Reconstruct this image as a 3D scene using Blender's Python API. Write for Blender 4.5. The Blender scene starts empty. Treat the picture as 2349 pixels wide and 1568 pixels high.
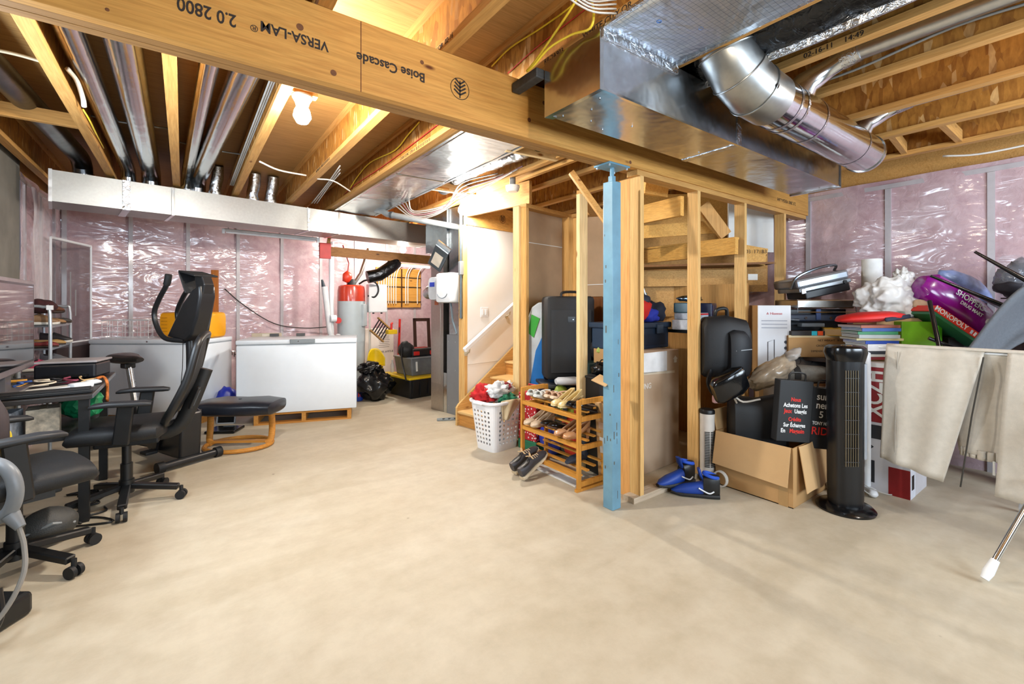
import bpy, bmesh, math, random
from mathutils import Vector as V, Matrix, noise
sc = bpy.context.scene
C = sc.collection
R = math.radians
PI = math.pi
# ------------------------------------------------------------------ camera (level, 16 mm, image 2349 x 1568)
F, CX, HY, H, TH = 1035.0, 1174.5, 700.0, 1.35, R(36.09)
S_, C_ = math.sin(TH), math.cos(TH)
FW, RT = V((S_, C_, 0)), V((C_, -S_, 0))
cam = bpy.data.cameras.new('camera')
co = bpy.data.objects.new('camera', cam)
C.objects.link(co)
co.location = (0, 0, H)
co.rotation_euler = (R(90), 0, -TH)
cam.sensor_width = 36.0
cam.lens = 36.0 * F / 2349
cam.shift_y = (HY - 784) / 2349
cam.clip_start = 0.05
sc.camera = co
# ------------------------------------------------------------------ daylight, exposure
w = bpy.data.worlds.new('World')
sc.world = w
w.use_nodes = True
w.node_tree.nodes['Background'].inputs[0].default_value = (0.62, 0.78, 1.0, 1)
w.node_tree.nodes['Background'].inputs[1].default_value = 1.0
sc.view_settings.view_transform = 'Standard'
sc.view_settings.look = 'None'
sc.view_settings.gamma = 1.0
sc.view_settings.exposure = 0.0
sc.cycles.max_bounces = 5
sc.cycles.diffuse_bounces = 3
sc.cycles.glossy_bounces = 3
sc.cycles.transparent_max_bounces = 8
sc.cycles.adaptive_threshold = 0.02
sc.cycles.caustics_reflective = False
sc.cycles.caustics_refractive = False
sc.cycles.sample_clamp_indirect = 4.0


def area(name, loc, rot, sx, sy, power, col):
    l = bpy.data.lights.new(name, 'AREA')
    l.shape = 'RECTANGLE'
    l.size, l.size_y, l.energy, l.color = sx, sy, power, col
    o = bpy.data.objects.new(name, l)
    o.location, o.rotation_euler = loc, rot
    C.objects.link(o)
    return o


# daylight entering by the basement windows in the walls out of view
DAY = (0.74, 0.87, 1.0)
area('window_daylight', (1.1, -2.12, 1.72), (R(90), 0, 0), 1.7, 0.95, 95, DAY)
area('window_daylight', (3.6, -2.12, 1.72), (R(90), 0, 0), 1.5, 0.95, 125, DAY)
area('window_daylight', (-1.12, 3.0, 1.78), (R(90), 0, R(-90)), 1.5, 0.76, 75, DAY)  # unseen left window, placed here to brighten the freezer side


WARM, NEUT = (1.0, 0.86, 0.66), (1.0, 0.95, 0.86)
BULBS = {'bay': V((0.57, 2.89, 2.47)), 'stair': V((2.50, 4.36, 2.40)), 'utility': V((2.9, 7.0, 2.25)),
         'near': V((1.05, 0.35, 2.45)), 'east': V((3.55, -0.35, 2.45))}  # 'near' is an unseen bulb added to brighten the foreground
BULB_W = {'bay': 165, 'stair': 150, 'utility': 75, 'near': 34, 'east': 30}
BULB_C = {'bay': NEUT, 'stair': NEUT, 'utility': NEUT, 'near': WARM, 'east': (1.0, 0.96, 0.9)}


# ------------------------------------------------------------------ pixel helpers (a pixel gives a direction, the depth comes from what it touches)
def ray(u, v):
    r = (u - CX) / F
    return V((S_ + r * C_, C_ - r * S_, -(v - HY) / F))


CP = V((0, 0, H))


def at(u, v, d):
    return CP + ray(u, v) * d


def fl(u, v, z=0.0):
    k = ray(u, v)
    return CP + k * ((z - H) / k.z)


def atX(u, v, X):
    k = ray(u, v)
    return CP + k * (X / k.x)


def atY(u, v, Y):
    k = ray(u, v)
    return CP + k * (Y / k.y)


def dep(p):
    return V((p[0], p[1], 0)).dot(FW)


# ------------------------------------------------------------------ mesh builder
def basis(d):
    d = V(d).normalized()
    a = V((0, 0, 1)) if abs(d.z) < 0.95 else V((1, 0, 0))
    x = a.cross(d).normalized()
    return x, d.cross(x)


def eu(rx=0, ry=0, rz=0):
    return Matrix.Rotation(R(rz), 4, 'Z') @ Matrix.Rotation(R(ry), 4, 'Y') @ Matrix.Rotation(R(rx), 4, 'X')


class B:
    def __init__(s):
        s.bm = bmesh.new()

    def box(s, c, size, rz=0, rx=0, ry=0, bev=0, tx=1.0, ty=1.0):
        """box centred at c; tx, ty scale the bottom against the top"""
        r = bmesh.ops.create_cube(s.bm, size=1)
        for q in r['verts']:
            k = q.co
            if k.z < 0:
                k.x *= tx
                k.y *= ty
            q.co = V((k.x * size[0], k.y * size[1], k.z * size[2]))
        if bev:
            es = list({e for q in r['verts'] for e in q.link_edges})
            g = bmesh.ops.bevel(s.bm, geom=es, offset=bev, segments=2, affect='EDGES', profile=0.5)
            vs = list({q for f in g['faces'] for q in f.verts} | {q for q in r['verts'] if q.is_valid})
            vs = [q for q in vs if q.is_valid]
        else:
            vs = r['verts']
        m = Matrix.Translation(V(c)) @ eu(rx, ry, rz)
        bmesh.ops.transform(s.bm, matrix=m, verts=vs)
        return s

    def bx(s, x0, x1, y0, y1, z0, z1, bev=0):
        return s.box(((x0 + x1) / 2, (y0 + y1) / 2, (z0 + z1) / 2), (abs(x1 - x0), abs(y1 - y0), abs(z1 - z0)), bev=bev)

    def bar(s, a, b, wd, th, up=(0, 0, 1), bev=0):
        """rectangular bar from a to b; th along up, wd across"""
        a, b = V(a), V(b)
        d = b - a
        L = d.length
        d.normalize()
        x = V(up).cross(d)
        if x.length < 1e-4:
            x = V((1, 0, 0)).cross(d)
        x.normalize()
        z = d.cross(x)
        r = bmesh.ops.create_cube(s.bm, size=1)
        vs = r['verts']
        for q in vs:
            q.co = V((q.co.x * wd, q.co.y * L, q.co.z * th))
        if bev:
            es = list({e for q in vs for e in q.link_edges})
            g = bmesh.ops.bevel(s.bm, geom=es, offset=bev, segments=1, affect='EDGES')
            vs = list({q for f in g['faces'] for q in f.verts} | {q for q in vs if q.is_valid})
        m = Matrix((x, d, z)).transposed().to_4x4()
        m.translation = (a + b) / 2
        bmesh.ops.transform(s.bm, matrix=m, verts=[q for q in vs if q.is_valid])
        return s

    def cyl(s, a, b, r, r2=None, n=16, cap=True):
        a, b = V(a), V(b)
        r2 = r if r2 is None else r2
        x, y = basis(b - a)
        A, D = [], []
        for i in range(n):
            k = 2 * PI * i / n
            o = x * math.cos(k) + y * math.sin(k)
            A.append(s.bm.verts.new(a + o * r))
            D.append(s.bm.verts.new(b + o * r2))
        for i in range(n):
            j = (i + 1) % n
            s.bm.faces.new((A[i], A[j], D[j], D[i]))
        if cap:
            s.bm.faces.new(A[::-1])
            s.bm.faces.new(D)
        return s

    def tube(s, pts, r, n=8, cap=True, flat=1.0, closed=False):
        pts = [V(p) for p in pts]
        N = len(pts)
        rs = r if isinstance(r, (list, tuple)) else [r] * N
        rings = []
        px = None
        for i, p in enumerate(pts):
            if closed:
                d = pts[(i + 1) % N] - pts[i - 1]
            else:
                d = (pts[min(i + 1, N - 1)] - pts[max(i - 1, 0)])
            d.normalize()
            if px is None:
                x, y = basis(d)
            else:
                x = (px - d * px.dot(d))
                x = x.normalized() if x.length > 1e-5 else basis(d)[0]
                y = d.cross(x)
            px = x
            rings.append([s.bm.verts.new(p + (x * math.cos(2 * PI * k / n) + y * math.sin(2 * PI * k / n) * flat) * rs[i]) for k in range(n)])
        M = N if closed else N - 1
        for i in range(M):
            a, b = rings[i], rings[(i + 1) % N]
            for k in range(n):
                j = (k + 1) % n
                s.bm.faces.new((a[k], a[j], b[j], b[k]))
        if cap and not closed:
            s.bm.faces.new(rings[0][::-1])
            s.bm.faces.new(rings[-1])
        return s

    def lathe(s, prof, c=(0, 0, 0), n=24, sx=1.0, sy=1.0):
        c = V(c)
        rings = []
        for (r, z) in prof:
            if r < 1e-5:
                rings.append([s.bm.verts.new(c + V((0, 0, z)))])
            else:
                rings.append([s.bm.verts.new(c + V((r * sx * math.cos(2 * PI * k / n), r * sy * math.sin(2 * PI * k / n), z))) for k in range(n)])
        for a, b in zip(rings, rings[1:]):
            for k in range(n):
                j = (k + 1) % n
                if len(a) == 1 and len(b) == 1:
                    continue
                if len(a) == 1:
                    s.bm.faces.new((a[0], b[j], b[k]))
                elif len(b) == 1:
                    s.bm.faces.new((a[k], a[j], b[0]))
                else:
                    s.bm.faces.new((a[k], a[j], b[j], b[k]))
        return s

    def prism(s, poly, h, M=None):
        """polygon (x, y) extruded from z = 0 to h, then moved by M"""
        A = [s.bm.verts.new((p[0], p[1], 0)) for p in poly]
        D = [s.bm.verts.new((p[0], p[1], h)) for p in poly]
        n = len(poly)
        s.bm.faces.new(A[::-1])
        s.bm.faces.new(D)
        for i in range(n):
            j = (i + 1) % n
            s.bm.faces.new((A[i], A[j], D[j], D[i]))
        if M is not None:
            bmesh.ops.transform(s.bm, matrix=M, verts=A + D)
        return s

    def loft(s, secs, n=16, M=None):
        """secs: (x, y, z, a, b, p): superellipse rings in planes x = const"""
        rings = []
        for (x, y, z, a, b, p) in secs:
            rg = []
            for k in range(n):
                t = 2 * PI * (k + 0.5) / n
                cc, ss = math.cos(t), math.sin(t)
                e = 2.0 / p
                rg.append(s.bm.verts.new((x, y + a * math.copysign(abs(cc) ** e, cc), z + b * math.copysign(abs(ss) ** e, ss))))
            rings.append(rg)
        for a, b in zip(rings, rings[1:]):
            for k in range(n):
                j = (k + 1) % n
                s.bm.faces.new((a[k], a[j], b[j], b[k]))
        s.bm.faces.new(rings[0][::-1])
        s.bm.faces.new(rings[-1])
        if M is not None:
            bmesh.ops.transform(s.bm, matrix=M, verts=[q for rg in rings for q in rg])
        return s

    def blob(s, c, r, seed=0, amp=0.2, sub=3, fr=1.6, flat=None, M=None, ridge=False):
        """crumpled lump"""
        g = bmesh.ops.create_icosphere(s.bm, subdivisions=sub, radius=1)
        o = V((seed * 3.7, seed * 1.3, seed * 7.1))
        for q in g['verts']:
            k = q.co.copy()
            a = noise.noise(k * fr + o) * amp + noise.noise(k * fr * 2.6 + o) * amp * 0.5
            if ridge:
                a += (0.5 - abs(noise.noise(k * fr * 2.2 + o * 2))) * amp * 0.8 - amp * 0.3
            k = k * (1 + a)
            if flat is not None and k.z < flat:
                k.z = flat + (k.z - flat) * 0.05
            q.co = V((k.x * r[0], k.y * r[1], k.z * r[2])) + V(c)
        if M is not None:
            bmesh.ops.transform(s.bm, matrix=M, verts=g['verts'])
        return s

    def grid(s, fn, nu, nv, thick=0):
        P = [[s.bm.verts.new(fn(i / nu, j / nv)) for j in range(nv + 1)] for i in range(nu + 1)]
        fs = []
        for i in range(nu):
            for j in range(nv):
                fs.append(s.bm.faces.new((P[i][j], P[i + 1][j], P[i + 1][j + 1], P[i][j + 1])))
        if thick:
            bmesh.ops.recalc_face_normals(s.bm, faces=fs)
            bmesh.ops.solidify(s.bm, geom=fs, thickness=thick)
        return s

    def xf(s, M):
        bmesh.ops.transform(s.bm, matrix=M, verts=s.bm.verts)
        return s

    def out(s, name, mat=None, parent=None, smooth=False, sub=0, bevel=0, solid=0):
        bmesh.ops.recalc_face_normals(s.bm, faces=s.bm.faces)
        me = bpy.data.meshes.new(name)
        s.bm.to_mesh(me)
        s.bm.free()
        if smooth:
            me.polygons.foreach_set('use_smooth', [True] * len(me.polygons))
            if smooth != 2:
                try:
                    me.set_sharp_from_angle(angle=R(42))
                except Exception:
                    pass
        if mat:
            me.materials.append(mat)
        o = bpy.data.objects.new(name, me)
        C.objects.link(o)
        o.parent = parent
        if solid:
            k = o.modifiers.new('solid', 'SOLIDIFY')
            k.thickness = solid
        if bevel:
            k = o.modifiers.new('bevel', 'BEVEL')
            k.width, k.segments, k.limit_method = bevel, 2, 'ANGLE'
        if sub:
            k = o.modifiers.new('sub', 'SUBSURF')
            k.levels = k.render_levels = sub
        return o


def tag(o, label=None, cat=None, group=None, kind=None):
    if label:
        o['label'] = label
    if cat:
        o['category'] = cat
    if group:
        o['group'] = group
    if kind:
        o['kind'] = kind
    return o


def thing(name, label, cat, loc=(0, 0, 0), rz=0, group=None, rx=0, ry=0):
    o = bpy.data.objects.new(name, None)
    o.empty_display_size = 0.05
    C.objects.link(o)
    o.location = loc
    o.rotation_euler = (R(rx), R(ry), R(rz))
    return tag(o, label, cat, group)


def struct(o, label=None):
    return tag(o, label, kind='structure')


def place(o, loc, rz=0, rx=0, ry=0):
    o.location = loc
    o.rotation_euler = (R(rx), R(ry), R(rz))
    return o


def dup(root, loc, rz=0, label=None, group=None):
    r = root.copy()
    C.objects.link(r)
    r.location = loc
    r.rotation_euler = (0, 0, R(rz))
    if label:
        r['label'] = label
    if group:
        r['group'] = group
    for ch in list(root.children):
        c = ch.copy()
        C.objects.link(c)
        c.parent = r
        for g in list(ch.children):
            d = g.copy()
            C.objects.link(d)
            d.parent = c
    return r


def text(s, size, mat, parent, M, name='lettering', ext=0.0006, align='CENTER', bold=0.0, sx=1.0):
    cu = bpy.data.curves.new(name, 'FONT')
    cu.body = s
    cu.size = size
    cu.extrude = ext
    cu.offset = bold
    cu.align_x = align
    cu.align_y = 'CENTER'
    cu.resolution_u = 3
    t = bpy.data.objects.new('tmp', cu)
    C.objects.link(t)
    me = bpy.data.meshes.new_from_object(t)
    bpy.data.objects.remove(t)
    me.transform(M @ Matrix.Diagonal((sx, 1, 1, 1)))
    me.materials.clear()
    me.materials.append(mat)
    o = bpy.data.objects.new(name, me)
    C.objects.link(o)
    o.parent = parent
    return o


def frame(o, x, y):
    """matrix with columns x, y, x cross y at o (text and prints on faces)"""
    x = V(x).normalized()
    y = V(y).normalized()
    m = Matrix((x, y, x.cross(y))).transposed().to_4x4()
    m.translation = V(o)
    return m


# ------------------------------------------------------------------ materials
def lin(h):
    if not isinstance(h, str):
        return tuple(h) + ((1,) if len(h) == 3 else ())
    h = h.lstrip('#')
    r = []
    for i in (0, 2, 4):
        k = int(h[i:i + 2], 16) / 255
        r.append(k / 12.92 if k <= 0.04045 else ((k + 0.055) / 1.055) ** 2.4)
    return tuple(r) + (1,)


_mc = {}


def nodes(name):
    m = bpy.data.materials.new(name)
    m.use_nodes = True
    nt = m.node_tree
    return m, nt, nt.nodes['Principled BSDF']


def coords(nt, scale=(1, 1, 1), kind='Object'):
    tc = nt.nodes.new('ShaderNodeTexCoord')
    mp = nt.nodes.new('ShaderNodeMapping')
    mp.inputs['Scale'].default_value = scale
    nt.links.new(tc.outputs[kind], mp.inputs['Vector'])
    return mp.outputs[0]


def nz(nt, vec, scale, detail=3, rough=0.55, dist=0):
    n = nt.nodes.new('ShaderNodeTexNoise')
    n.inputs['Scale'].default_value = scale
    n.inputs['Detail'].default_value = detail
    n.inputs['Roughness'].default_value = rough
    n.inputs['Distortion'].default_value = dist
    nt.links.new(vec, n.inputs['Vector'])
    return n.outputs['Fac']


def ramp(nt, fac, stops):
    n = nt.nodes.new('ShaderNodeValToRGB')
    e = n.color_ramp.elements
    while len(e) < len(stops):
        e.new(0.5)
    for k, (p, c) in zip(e, stops):
        k.position = p
        k.color = lin(c)
    nt.links.new(fac, n.inputs[0])
    return n.outputs[0]


def mix(nt, fac, a, b, mode='MIX'):
    n = nt.nodes.new('ShaderNodeMix')
    n.data_type = 'RGBA'
    n.blend_type = mode
    for k, s in ((fac, n.inputs[0]), (a, n.inputs[6]), (b, n.inputs[7])):
        if hasattr(k, 'links') or hasattr(k, 'is_linked'):
            nt.links.new(k, s)
        elif isinstance(k, (int, float)):
            s.default_value = k
        else:
            s.default_value = lin(k)
    return n.outputs[2]


def bump(nt, bs, h, strength, dist=0.01, sock='Normal'):
    n = nt.nodes.new('ShaderNodeBump')
    n.inputs['Strength'].default_value = strength
    n.inputs['Distance'].default_value = dist
    nt.links.new(h, n.inputs['Height'])
    nt.links.new(n.outputs[0], bs.inputs[sock])


def dark(h, k):
    c = lin(h)
    return (c[0] * k, c[1] * k, c[2] * k, 1)


def pm(col, rough=0.5, metal=0.0, var=0.12, sc_=9.0, bmp=0.0, bsc=60.0, coat=0.0, name=None, spec=None):
    """plain material with slight tonal variation"""
    key = (col, rough, metal, var, sc_, bmp, bsc, coat)
    if key in _mc:
        return _mc[key]
    m, nt, bs = nodes(name or 'paint')
    vec = coords(nt)
    n = nz(nt, vec, sc_, 4)
    c = ramp(nt, n, [(0.3, dark(col, 1 - var)), (0.7, dark(col, 1 + var * 0.6))])
    nt.links.new(c, bs.inputs['Base Color'])
    bs.inputs['Roughness'].default_value = rough
    bs.inputs['Metallic'].default_value = metal
    if coat:
        bs.inputs['Coat Weight'].default_value = coat
        bs.inputs['Coat Roughness'].default_value = 0.08
    if spec is not None:
        bs.inputs['Specular IOR Level'].default_value = spec
    if bmp:
        bump(nt, bs, nz(nt, vec, bsc, 4), bmp, 0.004)
    _mc[key] = m
    return m


def wood(axis='z', c1='#cc9c5c', c2='#b88444', c3='#7a4a1e', knots=True, rough=0.55, sc_=1.0):
    key = ('wood', axis, c1, c2, c3, knots, rough)
    if key in _mc:
        return _mc[key]
    m, nt, bs = nodes('pine_wood_' + axis)
    s = {'x': (0.35, 7, 7), 'y': (7, 0.35, 7), 'z': (7, 7, 0.35)}[axis]
    vec = coords(nt, tuple(k * sc_ for k in s))
    n1 = nz(nt, vec, 3.0, 5, 0.6, 1.2)
    n2 = nz(nt, vec, 14.0, 3, 0.6, 0.3)
    c = ramp(nt, n1, [(0.22, c2), (0.5, c1), (0.8, c2)])
    g = ramp(nt, n2, [(0.35, '#b9b0a4'), (0.62, '#ffffff')])
    c = mix(nt, 0.4, c, g, 'MULTIPLY')
    if knots:
        k = {'x': (2.2, 6, 6), 'y': (6, 2.2, 6), 'z': (6, 6, 2.2)}[axis]
        vo = nt.nodes.new('ShaderNodeTexVoronoi')
        vo.inputs['Scale'].default_value = 1.0
        nt.links.new(coords(nt, k), vo.inputs['Vector'])
        kf = ramp(nt, vo.outputs['Distance'], [(0.035, '#ffffff'), (0.085, '#000000')])
        c = mix(nt, kf, c, c3)
    nt.links.new(c, bs.inputs['Base Color'])
    bs.inputs['Roughness'].default_value = rough
    bs.inputs['Specular IOR Level'].default_value = 0.25
    bump(nt, bs, n2, 0.12, 0.003)
    _mc[key] = m
    return m


def osb(name='osb', c1='#d6a052', c2='#a56a2a', c3='#7a4717', s=(26, 26, 26)):
    key = ('osb', name)
    if key in _mc:
        return _mc[key]
    m, nt, bs = nodes(name)
    vec = coords(nt, s)
    wv = nz(nt, vec, 0.12, 2)
    vo = nt.nodes.new('ShaderNodeTexVoronoi')
    vo.inputs['Scale'].default_value = 1.0
    vo.inputs['Randomness'].default_value = 1.0
    nt.links.new(vec, vo.inputs['Vector'])
    sp = nt.nodes.new('ShaderNodeSeparateColor')
    nt.links.new(vo.outputs['Color'], sp.inputs[0])
    c = ramp(nt, sp.outputs[0], [(0.0, c2), (0.35, c1), (0.7, c1), (0.9, c2), (1.0, '#dcb074')])
    n = nz(nt, vec, 1.4, 4)
    c = mix(nt, 0.5, c, ramp(nt, n, [(0.3, '#a8947c'), (0.65, '#ffffff')]), 'MULTIPLY')
    nt.links.new(c, bs.inputs['Base Color'])
    bs.inputs['Roughness'].default_value = 0.6
    bs.inputs['Specular IOR Level'].default_value = 0.3
    bump(nt, bs, sp.outputs[0], 0.25, 0.003)
    _mc[key] = m
    return m


def galv(col='#c3c6c8', rough=0.3, wav=0.25, name='galvanised_steel'):
    key = ('galv', col, rough, wav)
    if key in _mc:
        return _mc[key]
    m, nt, bs = nodes(name)
    vec = coords(nt)
    n = nz(nt, vec, 3.2, 3)
    n2 = nz(nt, vec, 40, 2)
    nt.links.new(ramp(nt, n2, [(0.3, dark(col, 0.92)), (0.7, col)]), bs.inputs['Base Color'])
    rr = nt.nodes.new('ShaderNodeMapRange')
    rr.inputs['To Min'].default_value = rough * 0.75
    rr.inputs['To Max'].default_value = rough * 1.3
    nt.links.new(n, rr.inputs[0])
    nt.links.new(rr.outputs[0], bs.inputs['Roughness'])
    bs.inputs['Metallic'].default_value = 1.0
    bump(nt, bs, n, wav, 0.05)
    _mc[key] = m
    return m


def foil(name='foil', col='#cfd3d8', rough=0.22, s=22, st=0.6):
    key = ('foil', name, col)
    if key in _mc:
        return _mc[key]
    m, nt, bs = nodes(name)
    vec = coords(nt)
    n = nz(nt, vec, s, 4, 0.6, 0.8)
    bs.inputs['Base Color'].default_value = lin(col)
    bs.inputs['Metallic'].default_value = 1.0
    bs.inputs['Roughness'].default_value = rough
    bump(nt, bs, n, st, 0.02)
    _mc[key] = m
    return m


def plastic_film(name, c1, c2, stretch=(1, 1, 1)):
    """insulation batts behind a glossy, wrinkled vapour barrier"""
    m, nt, bs = nodes(name)
    vec = coords(nt, stretch)
    n1 = nz(nt, vec, 2.2, 5, 0.6, 0.6)
    n2 = nz(nt, vec, 13, 4, 0.65, 0.4)
    c = ramp(nt, n1, [(0.28, c2), (0.5, c1), (0.75, '#d9c6cc')])
    c = mix(nt, 0.3, c, ramp(nt, n2, [(0.3, '#a89296'), (0.7, '#ffffff')]), 'MULTIPLY')
    nt.links.new(c, bs.inputs['Base Color'])
    bs.inputs['Roughness'].default_value = 0.75
    bs.inputs['Specular IOR Level'].default_value = 0.2
    bump(nt, bs, n2, 0.4, 0.02)
    bs.inputs['Coat Weight'].default_value = 0.9
    bs.inputs['Coat Roughness'].default_value = 0.15
    bs.inputs['Coat IOR'].default_value = 1.7
    wv = nt.nodes.new('ShaderNodeTexNoise')
    wv.inputs['Scale'].default_value = 1.5
    wv.inputs['Detail'].default_value = 2
    wv.inputs['Distortion'].default_value = 0.8
    tc = nt.nodes.new('ShaderNodeTexCoord')
    mp = nt.nodes.new('ShaderNodeMapping')
    mp.inputs['Rotation'].default_value = (R(38), R(-38), 0)
    mp.inputs['Scale'].default_value = (1.6, 1.6, 5.0)
    nt.links.new(tc.outputs['Object'], mp.inputs['Vector'])
    nt.links.new(mp.outputs[0], wv.inputs['Vector'])
    bump(nt, bs, wv.outputs['Fac'], 1.0, 0.034, 'Coat Normal')
    return m


def concrete():
    m, nt, bs = nodes('concrete_slab')
    vec = coords(nt)
    n1 = nz(nt, vec, 0.9, 5, 0.6, 0.5)
    n2 = nz(nt, vec, 7, 6, 0.7)
    n3 = nz(nt, coords(nt, (0.5, 2.2, 1)), 1.6, 4, 0.5, 1.0)
    c = ramp(nt, n1, [(0.3, '#bfb29b'), (0.55, '#c5b9a4'), (0.75, '#cbc1af')])
    c = mix(nt, 0.35, c, ramp(nt, n2, [(0.3, '#c4bcae'), (0.62, '#ffffff')]), 'MULTIPLY')
    c = mix(nt, 0.22, c, ramp(nt, n3, [(0.35, '#c8bca6'), (0.6, '#ffffff')]), 'MULTIPLY')
    vo = nt.nodes.new('ShaderNodeTexVoronoi')
    vo.inputs['Scale'].default_value = 2.3
    nt.links.new(vec, vo.inputs['Vector'])
    c = mix(nt, ramp(nt, vo.outputs['Distance'], [(0.012, '#ffffff'), (0.03, '#000000')]), c, '#7d705e')
    nt.links.new(c, bs.inputs['Base Color'])
    rr = nt.nodes.new('ShaderNodeMapRange')
    rr.inputs['To Min'].default_value = 0.42
    rr.inputs['To Max'].default_value = 0.7
    nt.links.new(n2, rr.inputs[0])
    nt.links.new(rr.outputs[0], bs.inputs['Roughness'])
    bs.inputs['Specular IOR Level'].default_value = 0.35
    bump(nt, bs, n2, 0.08, 0.004)
    return m


def emit(col, strength):
    m, nt, bs = nodes('lit_lamp')
    bs.inputs['Base Color'].default_value = lin(col)
    bs.inputs['Emission Color'].default_value = lin(col)
    bs.inputs['Emission Strength'].default_value = strength
    return m


def clear(col='#e8eef2', alpha=0.25, rough=0.1):
    key = ('clear', col, alpha, rough)
    if key in _mc:
        return _mc[key]
    m, nt, bs = nodes('clear_plastic')
    bs.inputs['Base Color'].default_value = lin(col)
    bs.inputs['Roughness'].default_value = rough
    bs.inputs['Alpha'].default_value = alpha
    _mc[key] = m
    return m


WZ, WX, WY = wood('z'), wood('x'), wood('y')
OSBM = osb()
GALV = galv()
GALVS = galv('#cdd0d2', 0.17, 0.12)
FOIL = foil()
BLKF = foil('black_foil', '#3a3c40', 0.28, 16, 0.7)
INK = pm('#2a211c', 0.8, var=0.05)
BLK = pm('#0f1012', 0.42, var=0.2)
BLKM = pm('#101114', 0.6, var=0.2, bmp=0.25, bsc=220)
BLKG = pm('#0d0e10', 0.18, var=0.1)
WHT = pm('#e9ecef', 0.35, var=0.03)
WHTM = pm('#dcdcd8', 0.6, var=0.05)
CARD = pm('#b98f5c', 0.8, var=0.1, sc_=4, bmp=0.1, bsc=90)
CARDL = pm('#c9a271', 0.8, var=0.08, sc_=4, bmp=0.1, bsc=90)
CHROME = pm('#cfd2d4', 0.12, 1.0, var=0.02)
RED = pm('#c8241c', 0.5)
# ================================================================== the setting
XL, XR, YF = -1.18, 5.27, -2.2
JZ, JT = 2.59, 2.89                       # underside and top of the joists
WA = 9.0                                  # the far wall, trunk duct and stair run a few degrees off the beam
WO = V((XL, 7.5, 0))
WD = V((math.cos(R(WA)), math.sin(R(WA)), 0))
WN = V((WD.y, -WD.x, 0))                  # towards the room


def onback(u, v, off=0.0):
    """point of the far wall (moved off metres into the room) seen at a pixel"""
    k = ray(u, v)
    o = WO + WN * off
    t = (o - V((0, 0, 0))).dot(WN) / V((k.x, k.y, 0)).dot(WN)
    return CP + k * t


floor = struct(B().bx(XL - 0.2, XR + 0.2, YF - 0.2, 9.0, -0.12, 0).out('floor', concrete()), 'bare beige concrete basement floor')

ceiling = struct(B().bx(XL - 0.1, XR + 0.1, YF - 0.1, 8.9, JT, JT + 0.02).out('ceiling', wood('x', '#b98f58', '#a67c46', '#8a5a2a', knots=False)), 'underside of the plywood subfloor with open joists')
JX = [-1.1, -0.565, -0.056, 0.478, 1.045, 1.545, 2.07, 2.57, 3.06, 3.64, 4.22, 4.86]
for i, x in enumerate(JX):
    b = B().bx(x - 0.03, x + 0.03, YF + 0.05, 8.6, JZ, JZ + 0.038).bx(x - 0.03, x + 0.03, YF + 0.05, 8.6, JT - 0.038, JT - 0.001)
    j = b.out('joist', WY, ceiling)
    B().bx(x - 0.005, x + 0.005, YF + 0.05, 8.6, JZ + 0.037, JT - 0.037).out('joist_web', osb('joist_osb', '#b47c36', '#945f26', '#744315', (40, 34, 11)), j)


def jtext(s, u, v, x, side, size, z, up=1):
    """stencil on the flange or web side of a joist; side -1 faces west"""
    p = atX(u, v, x)
    M = frame((x + side * 0.0008, p.y, z), (0, side * up, 0), (0, 0, up))
    text(s, size, INK, ceiling, M, 'stencil')


jtext('WHITE CITY.OR  02-16', 1000, 60, 1.015, -1, 0.035, JZ + 0.019)
jtext('101', 950, 60, 1.04, -1, 0.12, JZ + 0.13, -1)
jtext('WHITE CITY.OR', 1390, 60, 1.515, -1, 0.04, JZ + 0.019)
jtext('RR-2A903', 1270, 130, 1.515, -1, 0.035, JZ + 0.019)
jtext('IN ENR FSI 12 10S EE EE EE EE EE 12', 740, 380, 1.015, -1, 0.032, JZ + 0.019)
jtext('CODE CCMC 12701-R  EE EE EE EE FS 8 30', 950, 350, 1.515, -1, 0.032, JZ + 0.019)
jtext('02-16-11    14:49', 1910, 120, 2.54, -1, 0.036, JZ + 0.019)

# blocking in the east bay and in the far west bay
for (x0, x1, y, a) in ((4.25, 4.83, 0.78, 0), (4.25, 4.83, 1.08, 18), (-1.07, -0.6, 4.4, 0)):
    B().box(((x0 + x1) / 2, y, JZ + 0.06), (x1 - x0, 0.038, 0.09), rz=a * 0.3).out('blocking', WX, ceiling)

PINKM = plastic_film('pink_batts_under_film', '#cfb4ba', '#bb9aa0')
FILMM = pm('#b9b3b7', 0.35, var=0.1, coat=0.8)


def bulge(t, z, k):
    f = (t % k) / k
    return 0.022 * math.sin(PI * f) ** 0.7 + 0.012 * noise.noise(V((t * 3, z * 2.2, 1.7)))


def batt_wall(name, o, d, n, L, h, pitch, phase, label, z0=0.0, seg=0.07):
    """insulated stud wall: o start on the floor, d along, n into the room"""
    nu, nv = int(L / seg), 30

    def fn(a, b):
        t, z = a * L, z0 + b * (h - z0)
        return o + d * t + V((0, 0, z)) + n * (bulge(t - phase, z, pitch) - 0.02)
    w_ = B().grid(fn, nu, nv).out(name, PINKM, smooth=2)
    struct(w_, label)
    t = phase % pitch
    while t < L:
        p = o + d * t
        B().bar(p + n * -0.045 + V((0, 0, z0)), p + n * -0.045 + V((0, 0, h - 0.082)), 0.044, 0.09, up=n).out('stud', FILMM, w_)
        t += pitch
    B().bar(o - n * 0.07 + V((0, 0, (h + JT) / 2)), o + d * L - n * 0.07 + V((0, 0, (h + JT) / 2)), JT - h, 0.04, up=n).out('rim_board', WX, w_)
    B().bar(o + n * -0.045 + V((0, 0, h - 0.06)), o + d * L + n * -0.045 + V((0, 0, h - 0.06)), 0.04, 0.09, up=n).out('top_plate', FILMM, w_)
    return w_


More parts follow.
